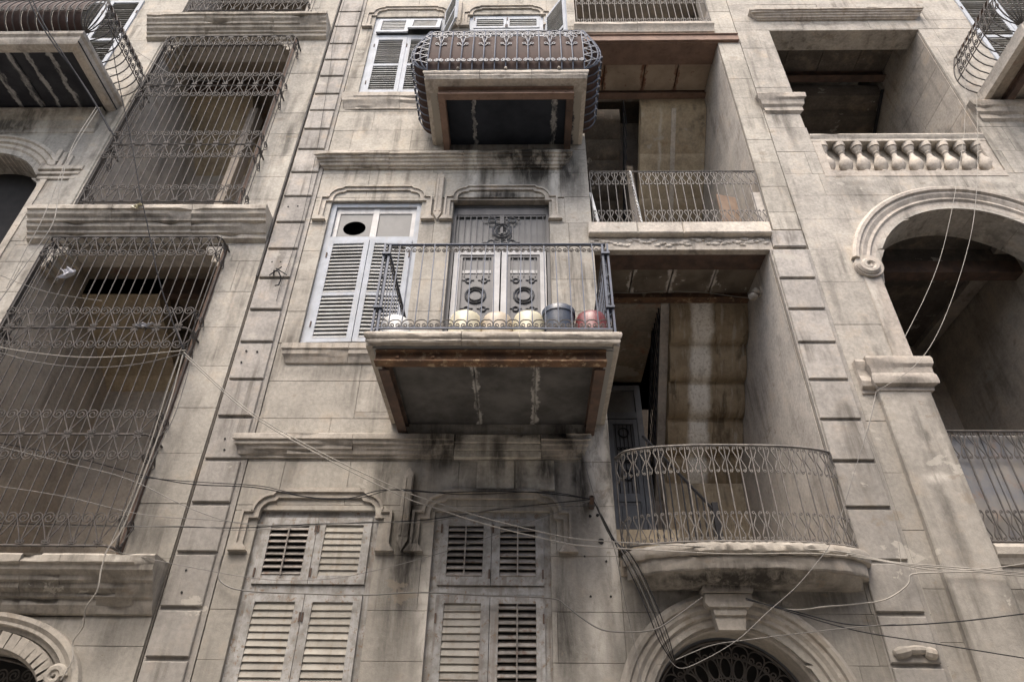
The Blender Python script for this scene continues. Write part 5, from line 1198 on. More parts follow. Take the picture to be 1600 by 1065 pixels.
# ------------------------------------------------------------------ cables (points in metres)
CABLES = [
  ('cable', 'upper dirty white cable of the pair slanting from the large cage across the facade', 'cablew', 0.0063, [(-4.033,-0.45,6.143),(-3.906,-0.45,6.036),(-3.727,-0.45,5.882),(-3.518,-0.45,5.705),(-3.301,-0.45,5.53),(-3.101,-0.45,5.38),(-2.916,-0.45,5.257),(-2.73,-0.45,5.145),(-2.545,-0.45,5.041),(-2.362,-0.45,4.943),(-2.182,-0.45,4.849),(-1.997,-0.45,4.756),(-1.806,-0.45,4.665),(-1.62,-0.45,4.58),(-1.453,-0.45,4.506),(-1.315,-0.45,4.445),(-1.219,-0.45,4.403),(-1.157,-0.45,4.379),(-1.111,-0.45,4.362),(-1.061,-0.45,4.346),(-0.988,-0.45,4.322),(-0.889,-0.45,4.288),(-0.775,-0.45,4.25),(-0.654,-0.45,4.21),(-0.531,-0.45,4.171),(-0.413,-0.45,4.136),(-0.297,-0.45,4.104),(-0.178,-0.45,4.073),(-0.061,-0.45,4.044),(0.049,-0.45,4.018),(0.148,-0.45,3.995),(0.231,-0.45,3.976),(0.302,-0.45,3.96),(0.367,-0.45,3.947),(0.43,-0.45,3.936),(0.499,-0.45,3.926),(0.57,-0.45,3.917),(0.639,-0.45,3.911),(0.711,-0.45,3.906),(0.79,-0.45,3.901),(0.878,-0.45,3.896),(0.98,-0.45,3.89),(1.093,-0.45,3.884),(1.212,-0.45,3.879),(1.332,-0.45,3.873),(1.447,-0.45,3.868),(1.554,-0.45,3.863),(1.656,-0.45,3.858),(1.759,-0.45,3.854),(1.868,-0.45,3.85),(1.988,-0.45,3.846),(2.129,-0.45,3.843),(2.287,-0.45,3.84),(2.448,-0.45,3.838),(2.598,-0.45,3.835),(2.724,-0.45,3.832),(2.818,-0.45,3.829),(2.888,-0.45,3.827),(2.947,-0.45,3.825),(3.007,-0.45,3.819),(3.079,-0.45,3.81),(3.163,-0.45,3.795),(3.251,-0.45,3.774),(3.343,-0.45,3.752),(3.441,-0.45,3.731),(3.543,-0.45,3.714),(3.653,-0.45,3.702),(3.769,-0.45,3.693),(3.89,-0.45,3.686),(4.011,-0.45,3.678),(4.13,-0.45,3.67),(4.255,-0.45,3.66),(4.39,-0.45,3.648),(4.519,-0.45,3.637),(4.63,-0.45,3.627),(4.708,-0.45,3.62)]),
  ('cable', 'lower dirty white cable of the pair slanting from the large cage across the facade', 'cablew', 0.0063, [(-3.995,-0.46,6.081),(-3.869,-0.46,5.975),(-3.691,-0.46,5.822),(-3.484,-0.46,5.647),(-3.269,-0.46,5.474),(-3.07,-0.46,5.325),(-2.886,-0.46,5.204),(-2.702,-0.46,5.093),(-2.518,-0.46,4.991),(-2.336,-0.46,4.894),(-2.157,-0.46,4.799),(-1.972,-0.46,4.702),(-1.782,-0.46,4.606),(-1.597,-0.46,4.515),(-1.43,-0.46,4.435),(-1.292,-0.46,4.371),(-1.196,-0.46,4.328),(-1.135,-0.46,4.304),(-1.089,-0.46,4.288),(-1.039,-0.46,4.273),(-0.967,-0.46,4.25),(-0.869,-0.46,4.217),(-0.756,-0.46,4.179),(-0.637,-0.46,4.139),(-0.515,-0.46,4.101),(-0.398,-0.46,4.066),(-0.282,-0.46,4.034),(-0.164,-0.46,4.004),(-0.048,-0.46,3.975),(0.062,-0.46,3.95),(0.16,-0.46,3.927),(0.243,-0.46,3.908),(0.313,-0.46,3.893),(0.377,-0.46,3.88),(0.44,-0.46,3.869),(0.508,-0.46,3.859),(0.578,-0.46,3.851),(0.647,-0.46,3.845),(0.719,-0.46,3.84),(0.796,-0.46,3.835),(0.884,-0.46,3.83),(0.985,-0.46,3.824),(1.098,-0.46,3.818),(1.216,-0.46,3.813),(1.335,-0.46,3.807),(1.449,-0.46,3.802),(1.555,-0.46,3.797),(1.657,-0.46,3.792),(1.759,-0.46,3.787),(1.867,-0.46,3.783),(1.987,-0.46,3.781),(2.128,-0.46,3.782),(2.285,-0.46,3.785),(2.447,-0.46,3.789),(2.597,-0.46,3.791),(2.723,-0.46,3.792),(2.823,-0.46,3.789),(2.906,-0.46,3.784),(2.975,-0.46,3.777),(3.031,-0.46,3.772),(3.077,-0.46,3.769),(3.1,-0.46,3.771),(3.1,-0.46,3.777),(3.093,-0.46,3.783),(3.099,-0.46,3.786),(3.135,-0.46,3.782),(3.2,-0.46,3.77),(3.283,-0.46,3.752),(3.385,-0.46,3.73),(3.507,-0.46,3.708),(3.651,-0.46,3.688),(3.843,-0.46,3.669),(4.081,-0.46,3.65),(4.328,-0.46,3.632),(4.545,-0.46,3.616),(4.696,-0.46,3.605)]),
  ('cable', 'thick cream cable drooping across the cage bars to the knot', 'cablew', 0.0067, [(-6.439,-0.36,6.288),(-6.358,-0.36,6.273),(-6.243,-0.36,6.252),(-6.109,-0.36,6.228),(-5.972,-0.36,6.204),(-5.845,-0.36,6.185),(-5.73,-0.36,6.17),(-5.615,-0.36,6.156),(-5.502,-0.36,6.144),(-5.39,-0.36,6.135),(-5.279,-0.36,6.13),(-5.167,-0.36,6.129),(-5.055,-0.36,6.131),(-4.945,-0.36,6.136),(-4.84,-0.36,6.142),(-4.744,-0.36,6.149),(-4.658,-0.36,6.157),(-4.58,-0.36,6.166),(-4.508,-0.36,6.177),(-4.439,-0.36,6.187),(-4.372,-0.36,6.196),(-4.303,-0.36,6.205),(-4.233,-0.36,6.214),(-4.168,-0.36,6.222),(-4.112,-0.36,6.229),(-4.073,-0.36,6.234)]),
  ('cable', 'grey cable sagging just below the cream one across the cage', 'cableg', 0.0059, [(-6.399,-0.37,6.215),(-6.315,-0.37,6.191),(-6.197,-0.37,6.156),(-6.06,-0.37,6.117),(-5.916,-0.37,6.079),(-5.781,-0.37,6.049),(-5.653,-0.37,6.027),(-5.523,-0.37,6.007),(-5.393,-0.37,5.992),(-5.264,-0.37,5.982),(-5.138,-0.37,5.977),(-5.014,-0.37,5.978),(-4.891,-0.37,5.985),(-4.771,-0.37,5.996),(-4.655,-0.37,6.012),(-4.545,-0.37,6.032),(-4.435,-0.37,6.06),(-4.324,-0.37,6.095),(-4.221,-0.37,6.133),(-4.134,-0.37,6.167),(-4.072,-0.37,6.19)]),
  ('cable', 'white cable running down the cage edge and over the lowest ledge in a wavy line', 'cablew', 0.0074, [(-4.09,-0.36,6.187),(-4.083,-0.36,6.104),(-4.073,-0.36,5.987),(-4.062,-0.36,5.85),(-4.051,-0.36,5.71),(-4.044,-0.36,5.581),(-4.04,-0.36,5.464),(-4.038,-0.36,5.348),(-4.038,-0.36,5.233),(-4.038,-0.36,5.121),(-4.039,-0.36,5.01),(-4.04,-0.36,4.901),(-4.041,-0.36,4.794),(-4.043,-0.36,4.689),(-4.045,-0.36,4.586),(-4.048,-0.36,4.485),(-4.052,-0.36,4.383),(-4.056,-0.359,4.281),(-4.06,-0.359,4.182),(-4.066,-0.359,4.092),(-4.074,-0.36,4.016),(-4.085,-0.363,3.958),(-4.099,-0.368,3.915),(-4.113,-0.372,3.881),(-4.126,-0.377,3.848),(-4.134,-0.38,3.812),(-4.137,-0.382,3.771),(-4.136,-0.382,3.731),(-4.132,-0.382,3.69),(-4.128,-0.382,3.65),(-4.124,-0.38,3.611),(-4.119,-0.378,3.572),(-4.111,-0.375,3.533),(-4.104,-0.372,3.494),(-4.1,-0.367,3.457),(-4.102,-0.36,3.422),(-4.113,-0.351,3.389),(-4.132,-0.341,3.359),(-4.153,-0.329,3.329),(-4.173,-0.315,3.301),(-4.188,-0.3,3.272),(-4.196,-0.282,3.243),(-4.199,-0.262,3.215),(-4.201,-0.24,3.187),(-4.204,-0.219,3.16),(-4.213,-0.2,3.133),(-4.23,-0.181,3.108),(-4.253,-0.163,3.085),(-4.278,-0.145,3.062),(-4.298,-0.131,3.037),(-4.308,-0.12,3.011),(-4.305,-0.115,2.982),(-4.292,-0.114,2.952),(-4.275,-0.116,2.92),(-4.259,-0.119,2.887),(-4.252,-0.12,2.854),(-4.254,-0.12,2.817),(-4.263,-0.12,2.777),(-4.274,-0.12,2.737),(-4.285,-0.12,2.703),(-4.292,-0.12,2.679)]),
  ('cable', 'brownish cable down the cage edge, ending at the lowest ledge', 'cableg', 0.0059, [(-3.979,-0.33,6.134),(-3.973,-0.332,6.033),(-3.964,-0.334,5.887),(-3.955,-0.336,5.721),(-3.948,-0.338,5.559),(-3.946,-0.34,5.425),(-3.95,-0.341,5.325),(-3.959,-0.341,5.243),(-3.971,-0.34,5.17),(-3.983,-0.34,5.098),(-3.994,-0.34,5.02),(-4.003,-0.34,4.933),(-4.012,-0.34,4.843),(-4.021,-0.34,4.753),(-4.03,-0.34,4.665),(-4.041,-0.34,4.581),(-4.054,-0.34,4.502),(-4.07,-0.34,4.427),(-4.085,-0.34,4.354),(-4.098,-0.34,4.282),(-4.106,-0.34,4.212),(-4.107,-0.34,4.138),(-4.104,-0.34,4.06),(-4.097,-0.34,3.986),(-4.091,-0.34,3.923),(-4.087,-0.34,3.878)]),
  ('cable', 'thin white cable beside the brownish one down the cage edge', 'cablew', 0.0052, [(-4.132,-0.35,6.157),(-4.131,-0.35,6.08),(-4.13,-0.35,5.97),(-4.129,-0.35,5.843),(-4.127,-0.35,5.71),(-4.124,-0.35,5.587),(-4.12,-0.35,5.474),(-4.115,-0.35,5.361),(-4.11,-0.35,5.248),(-4.105,-0.35,5.133),(-4.102,-0.35,5.015),(-4.099,-0.35,4.891),(-4.097,-0.35,4.761),(-4.096,-0.35,4.631),(-4.096,-0.35,4.503),(-4.099,-0.35,4.383),(-4.105,-0.35,4.263),(-4.115,-0.35,4.141),(-4.125,-0.35,4.027),(-4.135,-0.35,3.93),(-4.141,-0.35,3.861)]),
  ('cable', 'black cable crossing above the hood moulds to the pipe stub', 'cablek', 0.0059, [(-5.941,-0.25,5.059),(-5.798,-0.25,5.033),(-5.595,-0.25,4.996),(-5.361,-0.25,4.953),(-5.127,-0.25,4.909),(-4.924,-0.25,4.867),(-4.754,-0.25,4.827),(-4.596,-0.25,4.785),(-4.448,-0.25,4.745),(-4.307,-0.25,4.706),(-4.169,-0.25,4.673),(-4.039,-0.25,4.645),(-3.917,-0.25,4.62),(-3.8,-0.25,4.599),(-3.682,-0.25,4.58),(-3.558,-0.25,4.565),(-3.425,-0.25,4.555),(-3.288,-0.25,4.55),(-3.149,-0.25,4.547),(-3.012,-0.25,4.542),(-2.881,-0.25,4.532),(-2.755,-0.25,4.514),(-2.632,-0.25,4.491),(-2.513,-0.25,4.466),(-2.399,-0.25,4.443),(-2.292,-0.25,4.427),(-2.193,-0.25,4.417),(-2.1,-0.25,4.41),(-2.013,-0.25,4.408),(-1.93,-0.25,4.409),(-1.849,-0.25,4.415),(-1.775,-0.25,4.429),(-1.709,-0.25,4.451),(-1.644,-0.25,4.476),(-1.573,-0.25,4.497),(-1.489,-0.25,4.51),(-1.388,-0.25,4.512),(-1.275,-0.25,4.506),(-1.156,-0.25,4.497),(-1.037,-0.25,4.488),(-0.923,-0.25,4.484),(-0.814,-0.25,4.485),(-0.705,-0.25,4.489),(-0.598,-0.25,4.494),(-0.497,-0.25,4.498),(-0.403,-0.25,4.501),(-0.319,-0.25,4.502),(-0.243,-0.25,4.502),(-0.173,-0.25,4.501),(-0.103,-0.25,4.499),(-0.031,-0.25,4.496),(0.043,-0.25,4.492),(0.118,-0.25,4.488),(0.193,-0.25,4.482),(0.267,-0.25,4.476),(0.339,-0.25,4.469),(0.415,-0.25,4.46),(0.496,-0.25,4.449),(0.573,-0.25,4.438),(0.639,-0.25,4.428),(0.686,-0.25,4.421)]),
  ('cable', 'dark cable dipping over the first lower window to the pipe stub', 'cablek', 0.0044, [(-4.14,-0.28,4.63),(-4.062,-0.28,4.623),(-3.952,-0.28,4.613),(-3.823,-0.28,4.602),(-3.685,-0.28,4.591),(-3.551,-0.28,4.581),(-3.412,-0.28,4.573),(-3.26,-0.28,4.565),(-3.108,-0.28,4.558),(-2.968,-0.28,4.55),(-2.853,-0.28,4.541),(-2.771,-0.28,4.531),(-2.712,-0.28,4.521),(-2.667,-0.28,4.51),(-2.622,-0.28,4.497),(-2.567,-0.28,4.484),(-2.502,-0.28,4.468),(-2.436,-0.28,4.448),(-2.366,-0.28,4.429),(-2.292,-0.28,4.412),(-2.212,-0.28,4.4),(-2.124,-0.28,4.393),(-2.028,-0.28,4.39),(-1.929,-0.28,4.39),(-1.831,-0.28,4.395),(-1.74,-0.28,4.403),(-1.661,-0.28,4.42),(-1.591,-0.28,4.444),(-1.522,-0.28,4.471),(-1.444,-0.28,4.493),(-1.348,-0.28,4.505),(-1.234,-0.28,4.503),(-1.106,-0.28,4.49),(-0.968,-0.28,4.474),(-0.821,-0.28,4.459),(-0.668,-0.28,4.451),(-0.5,-0.28,4.454),(-0.314,-0.28,4.463),(-0.126,-0.28,4.474),(0.052,-0.28,4.483),(0.204,-0.28,4.484),(0.333,-0.28,4.475),(0.447,-0.28,4.458),(0.545,-0.28,4.438),(0.624,-0.28,4.42),(0.683,-0.28,4.408)]),
  ('cable', 'black cable crossing the shuttered windows at louvre height', 'cablek', 0.0055, [(-5.532,-0.22,4.134),(-5.349,-0.22,4.131),(-5.086,-0.22,4.127),(-4.786,-0.22,4.122),(-4.491,-0.22,4.118),(-4.243,-0.22,4.114),(-4.046,-0.22,4.111),(-3.872,-0.22,4.109),(-3.716,-0.22,4.108),(-3.572,-0.22,4.106),(-3.437,-0.22,4.105),(-3.319,-0.22,4.103),(-3.222,-0.22,4.101),(-3.131,-0.22,4.099),(-3.034,-0.22,4.099),(-2.916,-0.22,4.101),(-2.769,-0.22,4.107),(-2.602,-0.22,4.117),(-2.429,-0.22,4.128),(-2.261,-0.22,4.139),(-2.114,-0.22,4.147),(-1.991,-0.22,4.152),(-1.883,-0.22,4.155),(-1.783,-0.22,4.157),(-1.686,-0.22,4.159),(-1.585,-0.22,4.163),(-1.477,-0.22,4.168),(-1.367,-0.22,4.173),(-1.259,-0.22,4.179),(-1.154,-0.22,4.186),(-1.057,-0.22,4.194),(-0.97,-0.22,4.204),(-0.89,-0.22,4.215),(-0.814,-0.22,4.226),(-0.739,-0.22,4.239),(-0.662,-0.22,4.251),(-0.584,-0.22,4.264),(-0.506,-0.22,4.277),(-0.428,-0.22,4.29),(-0.348,-0.22,4.303),(-0.264,-0.22,4.316),(-0.175,-0.22,4.328),(-0.083,-0.22,4.34),(0.012,-0.22,4.352),(0.108,-0.22,4.363),(0.204,-0.22,4.374),(0.308,-0.22,4.386),(0.42,-0.22,4.398),(0.528,-0.22,4.409),(0.622,-0.22,4.419),(0.688,-0.22,4.426)]),
  ('cable', 'grey cable twisted along the black one over the shutters', 'cableg', 0.0044, [(-5.503,-0.24,4.099),(-5.322,-0.24,4.099),(-5.062,-0.24,4.098),(-4.765,-0.24,4.097),(-4.473,-0.24,4.097),(-4.228,-0.24,4.097),(-4.034,-0.24,4.099),(-3.862,-0.24,4.102),(-3.707,-0.24,4.105),(-3.565,-0.24,4.107),(-3.43,-0.24,4.106),(-3.311,-0.24,4.1),(-3.212,-0.24,4.089),(-3.119,-0.24,4.078),(-3.02,-0.24,4.069),(-2.901,-0.24,4.067),(-2.755,-0.24,4.074),(-2.589,-0.24,4.086),(-2.417,-0.24,4.102),(-2.252,-0.24,4.118),(-2.106,-0.24,4.13),(-1.984,-0.24,4.139),(-1.877,-0.24,4.148),(-1.778,-0.24,4.155),(-1.682,-0.24,4.161),(-1.581,-0.24,4.165),(-1.473,-0.24,4.165),(-1.363,-0.24,4.162),(-1.253,-0.24,4.158),(-1.148,-0.24,4.156),(-1.051,-0.24,4.159),(-0.964,-0.24,4.169),(-0.884,-0.24,4.183),(-0.809,-0.24,4.2),(-0.735,-0.24,4.217),(-0.659,-0.24,4.234),(-0.581,-0.24,4.251),(-0.504,-0.24,4.27),(-0.427,-0.24,4.288),(-0.347,-0.24,4.304),(-0.263,-0.24,4.317),(-0.175,-0.24,4.324),(-0.082,-0.24,4.327),(0.012,-0.24,4.329),(0.108,-0.24,4.332),(0.203,-0.24,4.338),(0.306,-0.24,4.35),(0.418,-0.24,4.366),(0.527,-0.24,4.383),(0.62,-0.24,4.399),(0.686,-0.24,4.409)]),
  ('cable', 'thin grey wire slanting over the large cage to the lowest windows', 'cableg', 0.0037, [(-5.791,-0.4,4.944),(-5.673,-0.4,4.916),(-5.505,-0.4,4.877),(-5.31,-0.4,4.831),(-5.112,-0.4,4.785),(-4.933,-0.4,4.742),(-4.775,-0.4,4.706),(-4.623,-0.4,4.672),(-4.475,-0.4,4.639),(-4.326,-0.4,4.6),(-4.175,-0.4,4.554),(-4.018,-0.4,4.495),(-3.855,-0.4,4.425),(-3.695,-0.4,4.352),(-3.541,-0.4,4.283),(-3.4,-0.4,4.227),(-3.276,-0.4,4.183),(-3.166,-0.4,4.147),(-3.062,-0.4,4.117),(-2.959,-0.4,4.093),(-2.849,-0.4,4.074),(-2.722,-0.4,4.061),(-2.583,-0.4,4.054),(-2.447,-0.4,4.052),(-2.33,-0.4,4.052),(-2.247,-0.4,4.051)]),
  ('cable', 'thin grey wire over the cage, beneath the other slanting one', 'cableg', 0.0037, [(-5.574,-0.4,4.475),(-5.467,-0.4,4.46),(-5.317,-0.4,4.44),(-5.14,-0.4,4.416),(-4.955,-0.4,4.388),(-4.779,-0.4,4.358),(-4.608,-0.4,4.323),(-4.43,-0.4,4.281),(-4.252,-0.4,4.238),(-4.077,-0.4,4.199),(-3.91,-0.4,4.169),(-3.754,-0.4,4.149),(-3.605,-0.4,4.137),(-3.46,-0.4,4.13),(-3.316,-0.4,4.123),(-3.171,-0.4,4.113),(-3.013,-0.4,4.1),(-2.843,-0.4,4.085),(-2.68,-0.4,4.071),(-2.54,-0.4,4.059),(-2.441,-0.4,4.05)]),
  ('cable', 'grey cable fixed along the windows at transom height', 'cableg', 0.0074, [(-3.118,-0.06,3.861),(-3.118,-0.06,3.841),(-3.119,-0.06,3.812),(-3.118,-0.06,3.779),(-3.117,-0.06,3.746),(-3.113,-0.06,3.717),(-3.109,-0.06,3.692),(-3.106,-0.059,3.668),(-3.1,-0.059,3.645),(-3.087,-0.059,3.623),(-3.063,-0.06,3.602),(-3.031,-0.063,3.581),(-2.994,-0.068,3.56),(-2.947,-0.072,3.541),(-2.886,-0.077,3.524),(-2.806,-0.08,3.51),(-2.7,-0.081,3.5),(-2.572,-0.081,3.494),(-2.431,-0.081,3.489),(-2.29,-0.08,3.486),(-2.159,-0.08,3.483),(-2.039,-0.08,3.48),(-1.923,-0.08,3.477),(-1.81,-0.08,3.475),(-1.697,-0.08,3.474),(-1.583,-0.08,3.475),(-1.47,-0.08,3.479),(-1.358,-0.08,3.487),(-1.246,-0.08,3.495),(-1.131,-0.08,3.501),(-1.013,-0.08,3.504),(-0.89,-0.08,3.502),(-0.763,-0.08,3.497),(-0.634,-0.08,3.491),(-0.504,-0.08,3.484),(-0.376,-0.08,3.478),(-0.242,-0.08,3.475),(-0.1,-0.079,3.472),(0.038,-0.079,3.47),(0.16,-0.079,3.466),(0.256,-0.08,3.458),(0.318,-0.082,3.447),(0.353,-0.085,3.433),(0.373,-0.089,3.417),(0.388,-0.094,3.399),(0.409,-0.1,3.381),(0.433,-0.108,3.362),(0.454,-0.118,3.342),(0.475,-0.129,3.321),(0.498,-0.14,3.298),(0.526,-0.15,3.275),(0.56,-0.161,3.248),(0.597,-0.172,3.219),(0.638,-0.184,3.189),(0.681,-0.193,3.163),(0.727,-0.2,3.143),(0.777,-0.203,3.131),(0.831,-0.204,3.125),(0.887,-0.202,3.122),(0.943,-0.201,3.122),(0.996,-0.2,3.123),(1.047,-0.2,3.124),(1.096,-0.2,3.127),(1.144,-0.2,3.132),(1.192,-0.2,3.14),(1.239,-0.2,3.153),(1.285,-0.199,3.172),(1.33,-0.198,3.196),(1.375,-0.197,3.223),(1.42,-0.197,3.252),(1.466,-0.2,3.281),(1.518,-0.206,3.313),(1.574,-0.215,3.349),(1.63,-0.225,3.385),(1.677,-0.234,3.416),(1.711,-0.24,3.438)]),
  ('cable', 'hair-thin wire from the lowest ledge rising over the window to the balcony', 'cableg', 0.0033, [(-4.204,-0.3,3.839),(-4.131,-0.3,3.825),(-4.031,-0.3,3.805),(-3.91,-0.3,3.781),(-3.77,-0.3,3.754),(-3.617,-0.3,3.727),(-3.438,-0.3,3.695),(-3.23,-0.3,3.658),(-3.011,-0.3,3.621),(-2.802,-0.3,3.588),(-2.619,-0.3,3.565),(-2.467,-0.3,3.552),(-2.334,-0.3,3.547),(-2.214,-0.3,3.547),(-2.101,-0.3,3.551),(-1.99,-0.3,3.558),(-1.885,-0.3,3.567),(-1.79,-0.3,3.581),(-1.699,-0.3,3.597),(-1.605,-0.3,3.618),(-1.501,-0.3,3.641),(-1.384,-0.3,3.669),(-1.259,-0.3,3.702),(-1.13,-0.3,3.738),(-1.004,-0.3,3.774),(-0.886,-0.3,3.809),(-0.778,-0.3,3.843),(-0.676,-0.3,3.876),(-0.577,-0.3,3.91),(-0.481,-0.3,3.945),(-0.383,-0.3,3.98),(-0.287,-0.3,4.016),(-0.193,-0.3,4.054),(-0.099,-0.3,4.092),(-0.002,-0.3,4.13),(0.101,-0.3,4.17),(0.22,-0.3,4.214),(0.354,-0.3,4.262),(0.486,-0.3,4.31),(0.6,-0.3,4.35),(0.68,-0.3,4.379)]),
  ('cable', 'outermost cable of the dark bundle hanging from the pipe stub to the entrance fanlight', 'cablek', 0.0055, [(0.738,-0.12,4.447),(0.753,-0.132,4.408),(0.774,-0.149,4.352),(0.798,-0.168,4.287),(0.823,-0.187,4.22),(0.846,-0.2,4.158),(0.867,-0.208,4.101),(0.888,-0.213,4.043),(0.909,-0.216,3.986),(0.93,-0.218,3.929),(0.952,-0.22,3.873),(0.975,-0.222,3.818),(0.998,-0.222,3.765),(1.022,-0.222,3.711),(1.045,-0.222,3.657),(1.068,-0.22,3.602),(1.09,-0.219,3.544),(1.113,-0.217,3.483),(1.134,-0.215,3.422),(1.156,-0.209,3.363),(1.177,-0.2,3.308),(1.197,-0.186,3.256),(1.216,-0.168,3.206),(1.235,-0.147,3.158),(1.255,-0.124,3.114),(1.276,-0.1,3.073),(1.302,-0.071,3.035),(1.331,-0.036,3.0),(1.361,-0.002,2.968),(1.386,0.029,2.942),(1.404,0.05,2.923)]),
  ('cable', 'second cable of the dark bundle hanging from the pipe stub to the entrance fanlight', 'cableg', 0.0055, [(0.738,-0.12,4.447),(0.754,-0.132,4.402),(0.777,-0.149,4.338),(0.804,-0.168,4.264),(0.831,-0.187,4.189),(0.857,-0.2,4.124),(0.881,-0.208,4.069),(0.905,-0.213,4.019),(0.93,-0.216,3.971),(0.954,-0.218,3.923),(0.978,-0.22,3.873),(1.002,-0.222,3.821),(1.027,-0.222,3.768),(1.051,-0.222,3.714),(1.076,-0.222,3.659),(1.099,-0.22,3.603),(1.122,-0.219,3.545),(1.144,-0.217,3.484),(1.166,-0.215,3.424),(1.187,-0.209,3.364),(1.208,-0.2,3.309),(1.228,-0.186,3.257),(1.246,-0.168,3.206),(1.265,-0.147,3.158),(1.283,-0.124,3.114),(1.303,-0.1,3.073),(1.325,-0.071,3.035),(1.35,-0.036,3.0),(1.374,-0.002,2.969),(1.395,0.029,2.943),(1.41,0.05,2.924)]),
  ('cable', 'third cable of the dark bundle hanging from the pipe stub to the entrance fanlight', 'cablek', 0.0055, [(0.738,-0.12,4.447),(0.755,-0.132,4.396),(0.779,-0.149,4.323),(0.808,-0.168,4.24),(0.837,-0.187,4.158),(0.865,-0.2,4.09),(0.891,-0.208,4.038),(0.918,-0.213,3.996),(0.945,-0.216,3.957),(0.972,-0.218,3.918),(0.998,-0.22,3.873),(1.024,-0.222,3.823),(1.05,-0.222,3.77),(1.075,-0.222,3.715),(1.1,-0.222,3.659),(1.124,-0.22,3.603),(1.147,-0.219,3.545),(1.169,-0.217,3.484),(1.191,-0.215,3.424),(1.212,-0.209,3.364),(1.232,-0.2,3.309),(1.252,-0.186,3.257),(1.27,-0.168,3.206),(1.289,-0.147,3.158),(1.307,-0.124,3.114),(1.325,-0.1,3.073),(1.345,-0.071,3.035),(1.366,-0.036,3.0),(1.386,-0.002,2.969),(1.403,0.029,2.943),(1.415,0.05,2.924)]),
  ('cable', 'fourth cable of the dark bundle hanging from the pipe stub to the entrance fanlight', 'cableg', 0.0055, [(0.738,-0.12,4.447),(0.756,-0.132,4.391),(0.782,-0.149,4.309),(0.813,-0.168,4.217),(0.845,-0.187,4.128),(0.875,-0.2,4.057),(0.904,-0.208,4.008),(0.935,-0.213,3.973),(0.965,-0.216,3.943),(0.995,-0.218,3.912),(1.024,-0.22,3.873),(1.052,-0.222,3.825),(1.079,-0.222,3.772),(1.105,-0.222,3.717),(1.131,-0.222,3.66),(1.155,-0.22,3.603),(1.178,-0.219,3.545),(1.2,-0.217,3.484),(1.222,-0.215,3.424),(1.242,-0.209,3.364),(1.262,-0.2,3.309),(1.281,-0.186,3.257),(1.3,-0.168,3.207),(1.318,-0.147,3.159),(1.336,-0.124,3.115),(1.352,-0.1,3.074),(1.368,-0.071,3.036),(1.384,-0.036,3.001),(1.399,-0.002,2.969),(1.412,0.029,2.943),(1.421,0.05,2.924)]),
  ('cable', 'innermost cable of the dark bundle hanging from the pipe stub to the entrance fanlight', 'cablek', 0.0055, [(0.738,-0.12,4.447),(0.757,-0.132,4.385),(0.785,-0.149,4.295),(0.817,-0.168,4.193),(0.851,-0.187,4.097),(0.883,-0.2,4.023),(0.915,-0.208,3.978),(0.947,-0.213,3.949),(0.981,-0.216,3.929),(1.013,-0.218,3.907),(1.044,-0.22,3.874),(1.073,-0.222,3.828),(1.102,-0.222,3.775),(1.129,-0.222,3.719),(1.155,-0.222,3.661),(1.18,-0.22,3.603),(1.204,-0.219,3.545),(1.226,-0.217,3.484),(1.247,-0.215,3.423),(1.267,-0.209,3.364),(1.287,-0.2,3.309),(1.306,-0.186,3.257),(1.325,-0.168,3.207),(1.343,-0.147,3.159),(1.359,-0.124,3.115),(1.374,-0.1,3.074),(1.387,-0.071,3.036),(1.4,-0.036,3.001),(1.411,-0.002,2.969),(1.419,0.029,2.943),(1.426,0.05,2.924)]),
  ('cable', 'thin line dropping straight from the corner of the wall past the arch', 'cableg', 0.0041, [(0.621,-0.05,5.187),(0.638,-0.064,5.084),(0.662,-0.085,4.936),(0.691,-0.109,4.767),(0.721,-0.132,4.599),(0.75,-0.15,4.456),(0.78,-0.164,4.342),(0.811,-0.176,4.24),(0.843,-0.186,4.146),(0.872,-0.194,4.054),(0.897,-0.2,3.958),(0.916,-0.203,3.856),(0.93,-0.204,3.752),(0.942,-0.202,3.649),(0.953,-0.201,3.549),(0.964,-0.2,3.455),(0.976,-0.2,3.367),(0.988,-0.2,3.285),(0.999,-0.2,3.205),(1.009,-0.2,3.128),(1.019,-0.2,3.05),(1.029,-0.2,2.967),(1.038,-0.2,2.879),(1.047,-0.2,2.795),(1.054,-0.2,2.723),(1.059,-0.2,2.672)]),
